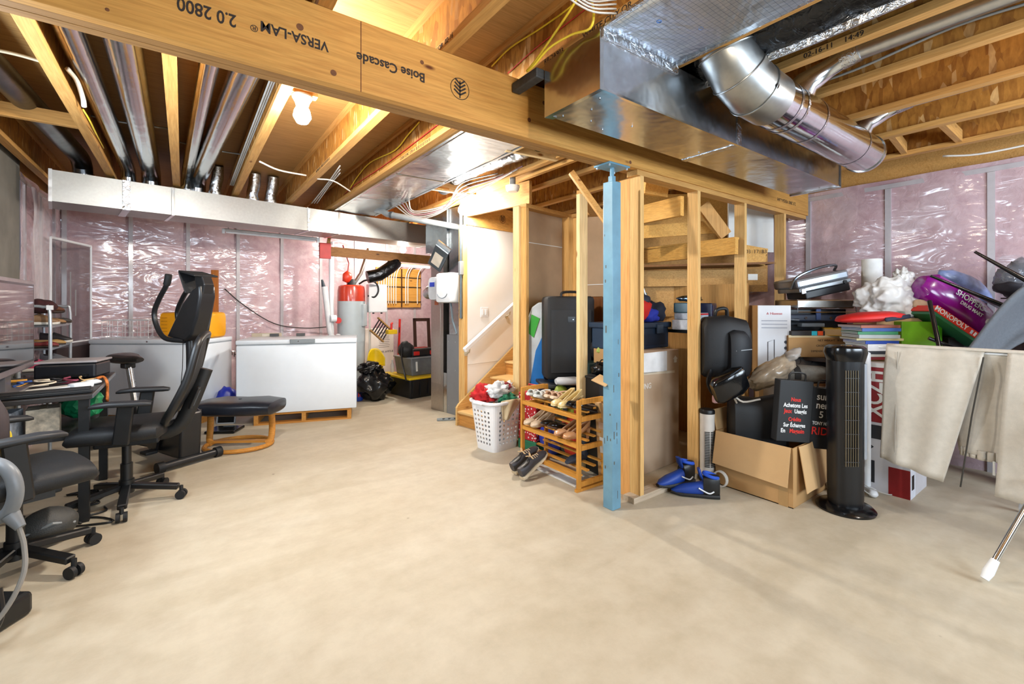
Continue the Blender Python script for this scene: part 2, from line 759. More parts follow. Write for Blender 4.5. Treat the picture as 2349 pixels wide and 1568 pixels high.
wr = batt_wall('wall_right', V((XR, YF, 0)), V((0, 1, 0)), V((-1, 0, 0)), 11.1, 2.51, 0.66, (1.985 - YF) % 0.66, 'pink insulated wall under clear plastic sheeting beside the piled boxes')
wb = batt_wall('wall_back', WO, WD, WN, 6.7, 2.72, 0.61, (onback(300, 600) - WO).dot(WD) % 0.61, 'pink insulated wall under wrinkled plastic behind the chest freezers')

CONC = pm('#75736c', 0.85, var=0.25, sc_=3, bmp=0.3, bsc=30)
b = B()
for (y0, y1, z0, z1) in ((YF, 2.2, 0, JT), (3.8, 5.85, 0, JT), (2.2, 3.8, 0, 1.33), (2.2, 3.8, 2.23, JT)):
    b.bx(XL - 0.2, XL, y0, y1, z0, z1)
wl = struct(b.out('wall_left', CONC), 'bare grey concrete foundation wall behind the desk')
wl2 = batt_wall('wall_left', V((XL, 7.6, 0)), V((0, -1, 0)), V((1, 0, 0)), 1.75, 2.55, 0.6, 0.35, 'short pink insulated wall in the corner behind the shoe shelf')
b = B()
for (x0, x1, z0, z1) in ((XL - 0.2, 0.2, 0, JT), (0.2, 2.0, 0, 1.2), (0.2, 2.0, 2.25, JT), (2.0, 2.8, 0, JT), (2.8, 4.4, 0, 1.2), (2.8, 4.4, 2.25, JT), (4.4, XR + 0.2, 0, JT)):
    b.bx(x0, x1, YF - 0.2, YF, z0, z1)
struct(b.out('wall_front', CONC), 'concrete foundation wall with basement windows')
for k, (c, sx, sy) in enumerate((((1.1, YF - 0.1, 1.725), 1.8, 0), ((3.6, YF - 0.1, 1.725), 1.6, 0), ((XL - 0.1, 3.0, 1.78), 0, 1.6))):  # the last one, in the left wall, is added for its light
    b = B()
    hz = 1.05 if k < 2 else 0.9
    for s in (-1, 1):
        if sx:
            b.bx(c[0] + s * (sx / 2 - 0.025) - 0.025, c[0] + s * (sx / 2 - 0.025) + 0.025, c[1] - 0.04, c[1] + 0.04, c[2] - hz / 2, c[2] + hz / 2)
            b.bx(c[0] - sx / 2, c[0] + sx / 2, c[1] - 0.04, c[1] + 0.04, c[2] + s * (hz / 2 - 0.025) - 0.025, c[2] + s * (hz / 2 - 0.025) + 0.025)
        else:
            b.bx(c[0] - 0.04, c[0] + 0.04, c[1] + s * (sy / 2 - 0.025) - 0.025, c[1] + s * (sy / 2 - 0.025) + 0.025, c[2] - hz / 2, c[2] + hz / 2)
            b.bx(c[0] - 0.04, c[0] + 0.04, c[1] - sy / 2, c[1] + sy / 2, c[2] + s * (hz / 2 - 0.025) - 0.025, c[2] + s * (hz / 2 - 0.025) + 0.025)
    wd = struct(b.out('window_%d' % (k + 1), WHT), 'white framed basement window')
    if sx:
        B().bx(c[0] - sx / 2 + 0.04, c[0] + sx / 2 - 0.04, c[1] - 0.005, c[1] + 0.005, c[2] - hz / 2 + 0.04, c[2] + hz / 2 - 0.04).out('pane', clear('#dfeaf2', 0.2, 0.02), wd)
    else:
        B().bx(c[0] - 0.005, c[0] + 0.005, c[1] - sy / 2 + 0.04, c[1] + sy / 2 - 0.04, c[2] - hz / 2 + 0.04, c[2] + hz / 2 - 0.04).out('pane', clear('#dfeaf2', 0.2, 0.02), wd)

# ---- framed partition under the beam
BY0, BY1, BZ0, BZ1 = 1.975, 2.107, 2.28, JZ
part = struct(B().bx(2.505, XR - 0.05, 1.985, 2.075, 2.242, 2.279).out('wall_partition', WX), 'open stud partition of bare lumber under the beam')
B().bx(2.47, 3.05, 1.985, 2.075, 0, 0.04).out('sole_plate', wood('x', '#c9b7a0', '#b09c85', '#6b5540'), part)
B().bx(3.2, XR - 0.05, 1.995, 2.075, 0, 0.04).out('sole_plate', wood('x', '#c9b7a0', '#b09c85', '#6b5540'), part)
for u in (1477, 1607, 1713, 1803):
    x = atY(u, 800, 1.985).x
    B().bx(x - 0.038, x, 1.985, 2.075, 0.04, 2.242).out('stud', wood('z', '#e2b878', '#cf9c58', '#7a4320'), part)
x = atY(1477, 800, 1.985).x
B().bx(x - 0.038, x - 0.0, 2.077, 2.166, 0.0, 2.242).out('stud', wood('z', '#e0a562', '#d08e48', '#7a4320'), part)

# ---- engineered beam of three plies
beam = thing('support_beam', 'long laminated wooden beam with stencilled lettering carried by the blue post', 'beam')
for k in range(3):
    y = BY0 + 0.044 * k
    B().bx(XL + 0.02, XR - 0.02, y, y + 0.0435, BZ0 + 0.001 * (k % 2), BZ1 - 0.001, bev=0.002).out('ply', wood('x', '#cc9850', '#ba8240', '#5a2e14') if k == 0 else wood('x', '#a57b48', '#8a6236', '#5a3a1c'), beam)


def btext(s, u, v, size, bold=0.0, sx=1.0):
    p = atY(u, v, BY0)
    return text(s, size, INK, beam, frame((p.x, BY0 - 0.0008, p.z), (-1, 0, 0), (0, 0, -1)), 'stencil', 0.0006, 'CENTER', bold, sx)


btext('VERSA-LAM', 678, 84, 0.056, 0.0010, 0.88)
btext('\u00ae', 583, 64, 0.035)
btext('2.0 2800', 476, 28, 0.066, 0.001, 0.78)
btext('Boise Cascade', 900, 155, 0.06, 0.0012, 0.92)
p = atY(1055, 204, BY0)
M = frame((p.x, BY0 - 0.0008, p.z), (1, 0, 0), (0, 0, 1))
b = B()
b.tube([M @ V((0.052 * math.cos(k * PI / 16), 0.052 * math.sin(k * PI / 16), 0)) for k in range(32)], 0.0018, 4, closed=True)
b.bar(M @ V((0, -0.045, 0)), M @ V((0, 0.04, 0)), 0.006, 0.002, up=(0, -1, 0))
for k in range(4):
    z = -0.03 + k * 0.018
    for s in (-1, 1):
        b.bar(M @ V((0, z, 0)), M @ V((s * (0.034 - 0.002 * k), z + 0.022, 0)), 0.008, 0.002, up=(0, -1, 0))
b.out('tree_stamp', INK, beam)
p = atY(828, 150, BY0)
B().bx(p.x - 0.0015, p.x + 0.0015, BY0 - 0.001, BY0 + 0.002, BZ0, BZ1 - 0.005).out('scarf_joint', pm('#5a2412', 0.8), beam)
for (u, v, r) in ((688, 62, 0.014), (765, 167, 0.013), (246, 22, 0.006), (1248, 236, 0.012), (968, 143, 0.01), (1214, 275, 0.012), (1446, 372, 0.012)):
    p = atY(u, v, BY0)
    B().cyl((p.x, BY0 - 0.0006, p.z), (p.x, BY0 + 0.004, p.z), r, n=12).out('knot', pm('#6e4220', 0.7, var=0.3, sc_=60), beam)
p = atY(1790, 452, BY0)
text('2.0 2800 VERSA-LAM', 0.045, INK, beam, frame((4.75, BY0 - 0.0008, 2.36), (-1, 0, 0), (0, 0, -1)), 'stencil')

# ---- blue steel teleposts
STEEL = pm('#6a96ac', 0.4, 0.0, var=0.22, sc_=5, bmp=0.05)
pc = fl(1407, 1150)
pc = V((2.318, 2.045, 0))
post = thing('steel_post', 'pale blue square steel post with scuffed paint under the beam', 'post', pc)
B().box((0, 0, 1.085), (0.083, 0.083, 2.17), bev=0.004).out('shaft', STEEL, post)
B().box((0, 0, 2.19), (0.035, 0.035, 0.045), bev=0.002).out('collar', STEEL, post)
B().cyl((0, 0, 2.2), (0, 0, 2.268), 0.014).out('screw_jack', STEEL, post, smooth=1)
B().box((0, 0.0, 2.2735), (0.2, 0.14, 0.012), bev=0.002).out('cap_plate', STEEL, post)
for sx in (-1, 1):
    for sy in (-1, 1):
        B().cyl((sx * 0.085, sy * 0.055, 2.255), (sx * 0.085, sy * 0.055, 2.268), 0.007, n=6).out('bolt', pm('#b9c4cc', 0.3, 0.8), post)
RUST = pm('#5c5a52', 0.8)
for k in range(9):
    random.seed(k)
    z = random.uniform(0.02, 1.9)
    B().box((-0.042, random.uniform(-0.03, 0.03), z), (0.001, random.uniform(0.004, 0.012), random.uniform(0.01, 0.05))).out('paint_chip', RUST, post)
    B().box((random.uniform(-0.03, 0.03), -0.042, random.uniform(0.02, 1.2)), (random.uniform(0.003, 0.008), 0.001, random.uniform(0.01, 0.06))).out('paint_chip', RUST, post)

# ---- stair frame of reference (Q): x up the stair, y towards the white wall
Q = Matrix.Translation((2.51, 4.49, 0)) @ Matrix.Rotation(R(10), 4, 'Z')
QW = 0.92
DRYW = pm('#efedea', 0.7, var=0.03, sc_=3)
DRYB = pm('#a88b6c', 0.85, var=0.1, sc_=5)
wst = struct(B().bx(0.16, 3.2, 0.012, 0.12, 0, 2.28).xf(Q).out('wall_stair', DRYW), 'white drywall beside the stair flight')
B().bx(0.118, 0.158, 0.014, 0.12, 0, 2.28).xf(Q).out('end_stud', wood('z', '#e2b878', '#cf9c58', '#7a4320'), wst)
B().bx(0.16, 2.4, 0.0095, 0.0125, 0.66, 0.664).xf(Q).out('board_joint', pm('#b9b2a6', 0.8), wst)
hd = B().bx(0.13, 3.2, 0.0, 0.045, 2.281, 2.55).xf(Q).out('stair_header', wood('x', '#dca85e', '#c8924a', '#7a4a22'), wst)
B().bx(0.12, 0.16, -QW - 0.06, -0.002, 2.37, 2.6).xf(Q).out('stair_trimmer', WY, wst)
p = Q @ V((0.72, -0.001, 2.42))
M = Q @ frame((0.72, -0.0015, 2.42), (1, 0, 0), (0, 0, 1))
b = B()
b.tube([M @ V((0.05 * math.cos(k * PI / 12), 0.05 * math.sin(k * PI / 12), 0)) for k in range(24)], 0.002, 4, closed=True)
for k in range(4):
    for s in (-1, 1):
        b.bar(M @ V((0, -0.03 + k * 0.018, 0)), M @ V((s * 0.034, -0.008 + k * 0.018, 0)), 0.007, 0.002, up=WN)
b.out('tree_stamp', INK, wst)

wcl = struct(B().bx(0.1, 0.86, -QW - 0.01, -QW + 0.002, 0.04, 2.31).xf(Q).out('wall_closet_side', DRYB), 'bare board back between studs beside the stair')
for (x0, x1) in ((0.03, 0.068), (0.72, 0.80)):
    B().bx(x0, x1, -QW - 0.1, -QW - 0.011, 0.0, 2.31).xf(Q).out('stud', wood('z', '#e0b06c', '#cc954e', '#7a4320'), wcl)
B().bx(0.0, 0.029, -QW - 0.03, -QW + 0.05, 0.0, 2.33).xf(Q).out('corner_stud', wood('z', '#e9cd96', '#dcb577', '#8a5a2c'), wcl)
B().bx(0.03, 0.86, -QW - 0.1, -QW - 0.011, 2.311, 2.35).xf(Q).out('top_plate', WX, wcl)
B().bx(0.1, 0.72, -QW - 0.0125, -QW - 0.0102, 1.985, 1.992).xf(Q).out('joint_tape', WHTM, wcl)
wcb = struct(B().bx(0.862, 0.875, -1.62, -QW, 0.04, 2.31).xf(Q).out('wall_closet_back', DRYB), 'bare board back wall of the nook under the stair')
B().bx(0.80, 0.861, -QW - 0.17, -QW - 0.101, 0.0, 2.31).xf(Q).out('stud', wood('z', '#e0b06c', '#cc954e', '#7a4320'), wcb)
B().bx(0.77, 0.861, -1.62, -QW - 0.101, 2.311, 2.35).xf(Q).out('top_plate', WY, wcb)
B().bx(0.8585, 0.8615, -1.6, -QW - 0.17, 1.57, 1.577).xf(Q).out('joint_tape', WHTM, wcb)
# lone stud and brace of the nook's front wall
pf = thing('stud_bracing', 'pale lumber stud with diagonal brace rising beside the black suitcase', 'framing')
p0 = at(1335, 700, 3.72)
B().bx(p0.x - 0.045, p0.x + 0.045, p0.y - 0.019, p0.y + 0.019, 0, 2.26).out('stud', wood('z', '#ecd09c', '#dcb577', '#8a5a2c'), pf)
B().bar((p0.x, p0.y, 2.28), p0.lerp(V((3.9, 3.6, 0)), 0.62) * 1.0 + V((0, 0, 2.28 - p0.z * 0.38)), 0.089, 0.038).out('top_plate', WX, pf)
B().bar(at(1310, 395, 3.3), at(1392, 510, 3.3), 0.038, 0.05, up=FW).out('diagonal_brace', WX, pf)

# ---- flight of stairs
st = thing('staircase', 'unfinished pine staircase climbing along the white wall', 'staircase', Q.translation, 10)
RI, RU = 0.165, 0.25
TW = wood('y', '#e3bd82', '#d2a262', '#8a5a2c')
for i in range(7):
    z, x = RI * (i + 1), RU * i
    B().bx(x - 0.028, x + RU + 0.012, -QW + 0.022, -0.03, z - 0.028, z, bev=0.006).out('tread', TW, st)
    B().bx(x + 0.0, x + 0.018, -QW + 0.022, -0.03, z - RI, z - 0.0285).out('riser', wood('y', '#cf9650', '#bb7f3c', '#7a4320'), st)
for y, nm in ((-0.015, 'stringer'), (-QW + 0.008, 'stringer')):
    prof = [(-0.03, 0), (-0.03, 0.2), (0.0, 0.235), (1.8, 0.235 + 1.8 * RI / RU), (1.8, 0.95), (0.28, 0)]
    M = Matrix(((1, 0, 0, 0), (0, 0, -1, y + 0.0135), (0, 1, 0, 0), (0, 0, 0, 1)))
    B().prism(prof, 0.027, M).out(nm, wood('x', '#e3bd7e', '#d3a15c', '#8a5a2c'), st)

rail = thing('handrail', 'white painted handrail on brackets along the stair wall', 'handrail', Q.translation, 10)
za, zb = 0.86, 2.16
xa = 0.15
RP = [V((xa - 0.1, -0.06, za - 0.02)), V((xa + (zb - za) * RU / RI, -0.06, zb))]
B().bar(RP[0], RP[1], 0.045, 0.06, bev=0.01).out('rail', WHT, rail)
for t in (0.04, 0.36, 0.7):
    q = RP[0].lerp(RP[1], t)
    B().tube([q + V((0, 0, -0.03)), q + V((0, 0.01, -0.08)), q + V((0, 0.07, -0.1))], 0.008, 8).cyl(q + V((0, 0.064, -0.1)), q + V((0, 0.071, -0.1)), 0.028, n=14).out('bracket', pm('#cfc6b0', 0.4, 0.3), rail)
sw = thing('light_switch', 'white switch plate on the drywall above the handrail', 'switch', Q @ V((0.42, 0.008, 1.27)), 10)
B().box((0, 0, 0), (0.12, 0.006, 0.115), bev=0.002).out('plate', WHT, sw)
for s in (-1, 1):
    B().box((s * 0.024, -0.005, 0), (0.032, 0.006, 0.066), bev=0.001).out('rocker', WHT, sw)

# ---- landing framing seen through the partition
ln = thing('stair_landing', 'timber framing of the upper stair landing seen between partition studs', 'framing')
WL = wood('y', '#e0ac5c', '#cf9545', '#7a4a1e')


def xy_(p, z):
    return V((p[0], p[1], z))


def board(nm, a, b, h, th=0.038, m=None):
    a, b = V(a), V(b)
    B().bar(a, b, th, h).out(nm, m or WL, ln)


a = at(1690, 564, 3.90)
d_ = at(1478, 589, 4.93)
board('joist', a, a + (d_ - a) * 1.5, 0.14)
a = at(1565, 472, 3.56)
board('joist', a, at(1476, 492, 3.92) + (at(1476, 492, 3.92) - a) * 0.5, 0.155)
board('edge_strip', at(1690, 546, 3.92), at(1478, 571, 4.95), 0.018, 0.06)
board('nailed_header', at(1440, 640, 4.9), at(1757, 635, 4.75), 0.17, 0.04, wood('x', '#cf9e5c', '#bb8646', '#5a2e12'))
board('winder_board', at(1420, 536, 4.3), at(1640, 520, 4.2), 0.12, 0.02)
board('winder_board', at(1430, 690, 4.98), at(1600, 690, 4.95), 0.34, 0.02, wood('x', '#cf9e5c', '#bb8646', '#5a2e12'))
board('trimmer', at(1700, 580, 4.5), at(1756, 590, 4.5), 0.17, 0.04)
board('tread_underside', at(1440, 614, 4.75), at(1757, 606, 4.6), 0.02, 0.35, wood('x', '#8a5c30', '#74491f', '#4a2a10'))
board('carriage', at(1612, 470, 4.05), at(1664, 540, 4.05), 0.11, 0.038, WZ)
board('carriage', at(1478, 430, 3.75), at(1530, 440, 3.8), 0.1, 0.038)
B().box(at(1722, 510, 4.72), (0.5, 0.02, 0.62), rz=-30).out('wall_board', WHTM, ln)
B().bar(xy_(at(1425, 560, 5.02), 2.04), xy_(at(1760, 560, 4.98), 2.04), 1.08, 0.015, up=FW).out('plywood_back', wood('x', '#c8954e', '#b5803c', '#5a2e12'), ln)
B().bx(4.35, 4.37, 2.15, 4.2, 0.0, 1.56).out('back_panel', wood('z', '#c99a5c', '#b58346', '#6a3f1c'), ln)
text('03  17  B3', 0.05, INK, ln, frame(at(1735, 577, 4.45), RT, (0, 0, 1)), 'stencil')
B().bar(at(1738, 635, 4.5), at(1716, 635, 4.5), 0.002, 0.06).out('paper_tag', WHTM, ln)

pfl = tag(B().grid(lambda a, q: V((XL + 0.075 + 0.03 * math.sin(a * 14 + q * 2) * (0.4 + 0.6 * q) + 0.02 * noise.noise(V((a * 4, q * 3, 3))), 5.83 + 0.62 * a + 0.02 * math.sin(q * 9), 2.42 - 1.1 * q)), 40, 24).out('plastic_flap', clear('#e4e2e6', 0.3, 0.16), smooth=2), 'loose clear plastic sheet rippling down the corner wall', 'plastic sheet')
# ================================================================== ducts, lamps and cables under the joists
def xy(p, z):
    return V((p[0], p[1], z))


TA = fl(115, 388, 2.56)
TB = fl(850, 498, 2.56)
TDIR = (TB - TA)
TDIR.z = 0
TDIR.normalize()
TANG = math.degrees(math.atan2(TDIR.y, TDIR.x))
tr = thing('trunk_duct', 'long galvanised rectangular trunk duct hanging above the chest freezers', 'duct', xy(TA, 0), TANG)
TZ0, TZ1, TDP = 2.28, 2.56, 0.45


def tloc(u):
    """distance along the trunk seen at column u"""
    k = ray(u, 450)
    n = V((-TDIR.y, TDIR.x, 0))
    t = V((TA.x, TA.y, 0)).dot(n) / V((k.x, k.y, 0)).dot(n)
    return (V((k.x, k.y, 0)) * t - V((TA.x, TA.y, 0))).dot(TDIR)


TL = tloc(1004)
B().bx(0.01, TL, 0, TDP, TZ0, TZ1).out('duct_body', galv('#a3a3a0', 0.42, 0.05), tr)
B().bx(-0.012, 0.012, -0.008, TDP + 0.008, TZ0 - 0.006, TZ1 + 0.006).out('end_cap', GALV, tr)
for k, u in enumerate((290, 397, 708, 778, 995)):
    t = tloc(u)
    wd = 0.06 if k == 0 else 0.028
    B().bx(t - wd / 2, t + wd / 2, -0.006, TDP + 0.006, TZ0 - 0.006, TZ1 + 0.004, bev=0.002).out('seam_tape' if k in (0, 2) else 'drive_cleat', FOIL if k in (0, 2) else GALVS, tr)


def pipe(label, pts, r, group='round supply pipes in the joist bays', m=None, collar=True):
    t = thing('supply_pipe', label, 'duct', pts[-1], 0, group)
    o = V(pts[-1])
    P = [V(p) - o for p in pts]
    B().tube(P, r, 20).out('pipe', m or GALVS, t, smooth=1)
    if collar:
        d = (P[-1] - P[-2]).normalized()
        q = P[-1] - d * 0.02
        B().cyl(q - d * 0.03, q + d * 0.012, r + 0.008, n=20).out('collar', FOIL, t, smooth=1)
    q = P[0].lerp(P[1], 0.42)
    d = (P[1] - P[0]).normalized()
    B().cyl(q - d * 0.012, q + d * 0.012, r + 0.003, n=20).out('joint_band', GALV, t, smooth=1)
    return t


def bend(a, b, z1):
    a, b = V(a), V(b)
    d = (b - a).normalized()
    return [a, a.lerp(b, 0.5), b - d * 0.16, b - d * 0.06 - V((0, 0, 0.01)), b + d * 0.02 - V((0, 0, 0.06)), V((b.x + d.x * 0.05, b.y + d.y * 0.05, z1))]


PZ = 2.74
pipe('slim round metal pipe tight beside a joist', bend((-0.47, 1.9, PZ), (-0.45, 6.0, PZ), TZ1 + 0.01), 0.062)
pipe('wide round metal pipe running straight to the trunk duct', bend((-0.25, 1.9, PZ), (-0.27, 6.02, PZ), TZ1 + 0.01), 0.082)
pipe('thin round metal pipe close to a wide slanting one', bend((0.16, 1.9, PZ), (0.03, 6.0, PZ), TZ1 + 0.01), 0.05)
pipe('wide round metal pipe slanting across its joist bay', bend((0.37, 1.9, PZ), (0.13, 6.06, PZ), TZ1 + 0.01), 0.078)
pipe('dark round pipe in the bay nearest the concrete wall', bend((-0.96, 2.6, PZ), (-0.78, 5.9, PZ), TZ1 + 0.01), 0.075, m=galv('#6d7074', 0.3, 0.2))
for (u, v0, v1, r, lab) in ((500, 376, 446, 0.055, 'short foil taped boot rising from the trunk duct beside a slanting pipe'),
                            (586, 372, 458, 0.06, 'short foil taped boot beside the lamp joist'),
                            (628, 350, 462, 0.062, 'tall foil taped boot bending up to the subfloor')):
    t = tloc(u)
    p = xy(TA, 0) + TDIR * t + V((-TDIR.y, TDIR.x, 0)) * 0.12
    q = p + V((0, 0, TZ1))
    tb = thing('duct_boot', lab, 'duct', q, 0, 'foil taped boots on the trunk duct')
    B().tube([(0, 0, -0.002), (0, 0, 0.1), (0.02, -0.03, 0.2), (0.02, -0.08, 0.322)], [r, r, r * 1.05, r], 16).out('elbow', FOIL, tb, smooth=1)
    B().cyl((0, 0, 0.0), (0, 0, 0.045), r + 0.01, n=16).out('tape_wrap', FOIL, tb, smooth=1)

# ---- panned joist bay
ps = thing('joist_pan', 'sheet metal panel closing the joist bay between beam and trunk duct', 'duct', (0, 0, 0))
for (y0, y1, dz) in ((2.14, 4.05, 0), (4.03, 5.15, 0.002), (5.13, 6.12, 0.0)):
    B().grid(lambda a, b, y0=y0, y1=y1, dz=dz: V((1.58 + 0.55 * a, y0 + (y1 - y0) * b, JZ - 0.012 - dz + 0.006 * noise.noise(V((a * 3, (y0 + b * (y1 - y0)) * 3, 2))))), 14, 40, thick=0.002).out('pan_sheet', galv('#cfd2d5', 0.2, 0.3), ps, smooth=2)
for x in (1.585, 2.125):
    B().bx(x - 0.012, x + 0.012, 2.14, 6.1, JZ - 0.018, JZ - 0.001).out('edge_fold', GALVS, ps)

# ---- return duct beside the beam
rd = thing('return_duct', 'large shiny rectangular return duct running beside the beam', 'duct', (0, 0, 0))
RX0, RX1, RY0, RY1, RZ0, RZ1 = 1.49, 4.28, 1.38, 1.745, 2.31, 2.578
B().bx(RX0, RX1, RY0, RY1, RZ0, RZ1).out('duct_body', galv('#c4c9cf', 0.24, 0.25), rd)
B().bx(RX0 - 0.008, RX0 + 0.016, RY0 - 0.004, RY1 + 0.008, RZ0 - 0.008, RZ1).bx(RX0 - 0.002, RX0 + 0.05, RY1 - 0.02, RY1 + 0.01, RZ0 - 0.004, RZ1).out('end_flange', GALVS, rd)
B().bx(RX1 - 0.012, RX1 + 0.008, RY0 - 0.008, RY1 + 0.006, RZ0 - 0.012, RZ1).out('end_flange', GALVS, rd)
B().bx(2.66, 2.71, RY0 - 0.004, RY1 + 0.004, RZ0 - 0.004, RZ1).out('seam_tape', FOIL, rd)
B().bx(RX0, RX1, RY0 - 0.003, RY0 + 0.012, RZ0 - 0.006, RZ0 + 0.004).out('corner_seam', GALVS, rd)
for k, (x, y) in enumerate(((1.56, 1.70), (1.62, 1.56), (1.72, 1.66), (1.85, 1.7), (1.95, 1.58), (1.56, 1.45), (2.62, 1.6), (4.2, 1.5))):
    B().cyl((x, y, RZ0 - 0.004), (x, y, RZ0), 0.005, n=6).out('screw', CHROME, rd)
B().bx(1.435, 1.49, 1.76, 1.97, 2.5, 2.55, bev=0.006).out('insulated_collar', pm('#3a3d40', 0.6, var=0.3, sc_=40), rd)

m, nt, bs = nodes('printed_foil')
vec = coords(nt)
sx = nt.nodes.new('ShaderNodeSeparateXYZ')
nt.links.new(vec, sx.inputs[0])
fac = None
for ax in (0, 1):
    a = nt.nodes.new('ShaderNodeMath')
    a.operation = 'MULTIPLY'
    a.inputs[1].default_value = 45.0
    nt.links.new(sx.outputs[ax], a.inputs[0])
    f = nt.nodes.new('ShaderNodeMath')
    f.operation = 'FRACT'
    nt.links.new(a.outputs[0], f.inputs[0])
    g = nt.nodes.new('ShaderNodeMath')
    g.operation = 'LESS_THAN'
    g.inputs[1].default_value = 0.07
    nt.links.new(f.outputs[0], g.inputs[0])
    if fac is None:
        fac = g
    else:
        x_ = nt.nodes.new('ShaderNodeMath')
        x_.operation = 'MAXIMUM'
        nt.links.new(fac.outputs[0], x_.inputs[0])
        nt.links.new(g.outputs[0], x_.inputs[1])
        fac = x_
nt.links.new(mix(nt, fac.outputs[0], '#c9d2de', '#7f93ad'), bs.inputs['Base Color'])
bs.inputs['Metallic'].default_value = 0.9
bs.inputs['Roughness'].default_value = 0.3
bump(nt, bs, nz(nt, vec, 3.0, 4, 0.6, 0.5), 0.5, 0.05)
FGRID = m
fp = thing('foil_insulation', 'foil faced insulation panel with blue grid closing a joist bay', 'insulation', (0, 0, 0))
B().grid(lambda a, b: V((1.51 + 0.53 * a, -2.1 + 3.49 * b, 2.578 + 0.006 * noise.noise(V((a * 4, b * 12, 5))))), 12, 60, thick=0.004).out('foil_sheet', FGRID, fp, smooth=2)
B().bx(1.495, 2.05, 1.366, 1.379, 2.535, 2.584).out('tape_band', FOIL, fp)
B().bx(1.495, 1.515, -2.1, 1.37, 2.574, 2.588).out('edge_tape', FOIL, fp)
B().bx(2.03, 2.05, -2.1, 1.37, 2.574, 2.588).out('edge_tape', FOIL, fp)
for k, (x, y) in enumerate(((1.66, 1.2), (1.85, 1.12), (1.7, 0.9), (1.92, 0.95), (1.62, 0.6), (1.85, 0.72))):
    B().tube([(x + 0.012 * math.cos(q * PI / 4), y + 0.009 * math.sin(q * PI / 4), 2.5745) for q in range(8)], 0.002, 4, closed=True).out('printed_mark', pm('#2f5fa0', 0.5), fp)

fd = thing('flexible_duct', 'fat black foil insulated duct filling the bay beside the foil panel', 'duct', (2.31, 1.66, 2.735))
B().tube([(0.0, -3.7 + 0.12 * k, 0.012 * math.sin(k * 1.7)) for k in range(32)], [0.15 + 0.008 * math.sin(k * 2.4) for k in range(32)], 20).out('insulated_sleeve', BLKF, fd, smooth=1)
B().tube([(0.02, -3.7 + 0.24 * k, -0.155 + 0.006 * math.sin(k * 2)) for k in range(16)], 0.012, 6, flat=3.0).out('foil_seam', FOIL, fd)

# ---- round return pipe with elbow and two branches
rp = thing('round_duct', 'shiny round duct with segmented elbow beside the rectangular return duct', 'duct', (0, 0, 0))
PY, PZZ, PR = 1.15, 2.455, 0.128
B().cyl((2.52, PY, PZZ), (4.02, PY, PZZ), PR, n=36).out('pipe', galv('#d4d8dc', 0.13, 0.08), rp, smooth=1)
EL = [V((2.56, PY, PZZ)), V((2.40, PY + 0.01, PZZ + 0.015)), V((2.29, PY + 0.03, PZZ + 0.075)), V((2.215, PY + 0.05, PZZ + 0.17)), V((2.2, PY + 0.06, PZZ + 0.3))]
MATG = galv('#a9aaa8', 0.36, 0.1)
B().tube(EL, [PR + 0.004, PR + 0.006, PR + 0.006, PR + 0.006, PR], 36).out('elbow', MATG, rp, smooth=1)
for k in range(1, 4):
    d = (EL[k + 1] - EL[k - 1]).normalized()
    x_, y_ = basis(d)
    B().tube([EL[k] + (x_ * math.cos(q * PI / 18) + y_ * math.sin(q * PI / 18)) * (PR + 0.008) for q in range(36)], 0.004, 6, closed=True).out('elbow_ridge', MATG, rp, smooth=1)
B().cyl(EL[1] + V((-0.02, -PR - 0.003, -0.035)), EL[1] + V((-0.02, -PR + 0.01, -0.03)), 0.012, n=14).out('test_hole', BLKG, rp)
for x in (2.66, 2.74, 3.0, 3.72):
    B().cyl((x - 0.012, PY, PZZ), (x + 0.012, PY, PZZ), PR + 0.002, n=36, cap=False).out('seam_tape', FOIL, rp, smooth=1)
B().cyl((4.0, PY, PZZ), (4.025, PY, PZZ), PR + 0.006, n=36).out('end_cap', GALVS, rp, smooth=1)
for (x, gx) in ((2.84, 2.9), (3.78, 3.86)):
    b = B()
    b.tube([(x, PY - 0.02, PZZ + 0.08), (x + 0.01, PY - 0.07, PZZ + 0.15), (gx, PY - 0.16, PZZ + 0.21), (gx, PY - 0.24, PZZ + 0.235)], [0.1, 0.07, 0.052, 0.05], 20)
    b.out('branch_tap', GALVS, rp, smooth=1)
    B().tube([(gx, PY - 0.22, PZZ + 0.23), (gx, PY - 0.3, PZZ + 0.245)], 0.054, 18).out('tape_wrap', FOIL, rp, smooth=1)
    B().tube([(gx, PY - 0.28, PZZ + 0.242), (gx + 0.03, PY - 1.2, PZZ + 0.26), (gx + 0.03, -2.0, PZZ + 0.26)], 0.045, 16).out('branch_pipe', GALV, rp, smooth=1)

# ---- bay with flexible duct, blocking and cables above the stair lamp
fx = thing('foil_flex_duct', 'crinkled black and silver flexible duct in the bay above the stair lamp', 'duct', (2.36, 2.3, 2.72))
B().tube([(0.0 + 0.01 * math.sin(k), 0.06 * k, -0.02 * math.sin(k * 0.15)) for k in range(40)], [0.085 + 0.006 * (k % 2) for k in range(40)], 18).out('sleeve', foil('dark_foil', '#6a6d72', 0.25, 30, 0.9), fx, smooth=1)
B().tube([(0.0, 2.1 + 0.03 * k, -0.035) for k in range(6)], [0.09, 0.095, 0.09, 0.095, 0.09, 0.095], 18).out('black_sleeve', BLK, fx, smooth=1)
for (y, nm) in ((2.9, 'a'), (4.35, 'b')):
    B().box((2.32, y, JZ + 0.03), (0.5, 0.04, 0.09), rz=-6).out('blocking', wood('x', '#e6cd9c', '#d8b87e', '#8a5a2c'), ceiling)
B().bx(2.66, 2.70, 2.2, 6.5, JZ - 0.02, JZ + 0.2).out('trimmer', WY, ceiling)

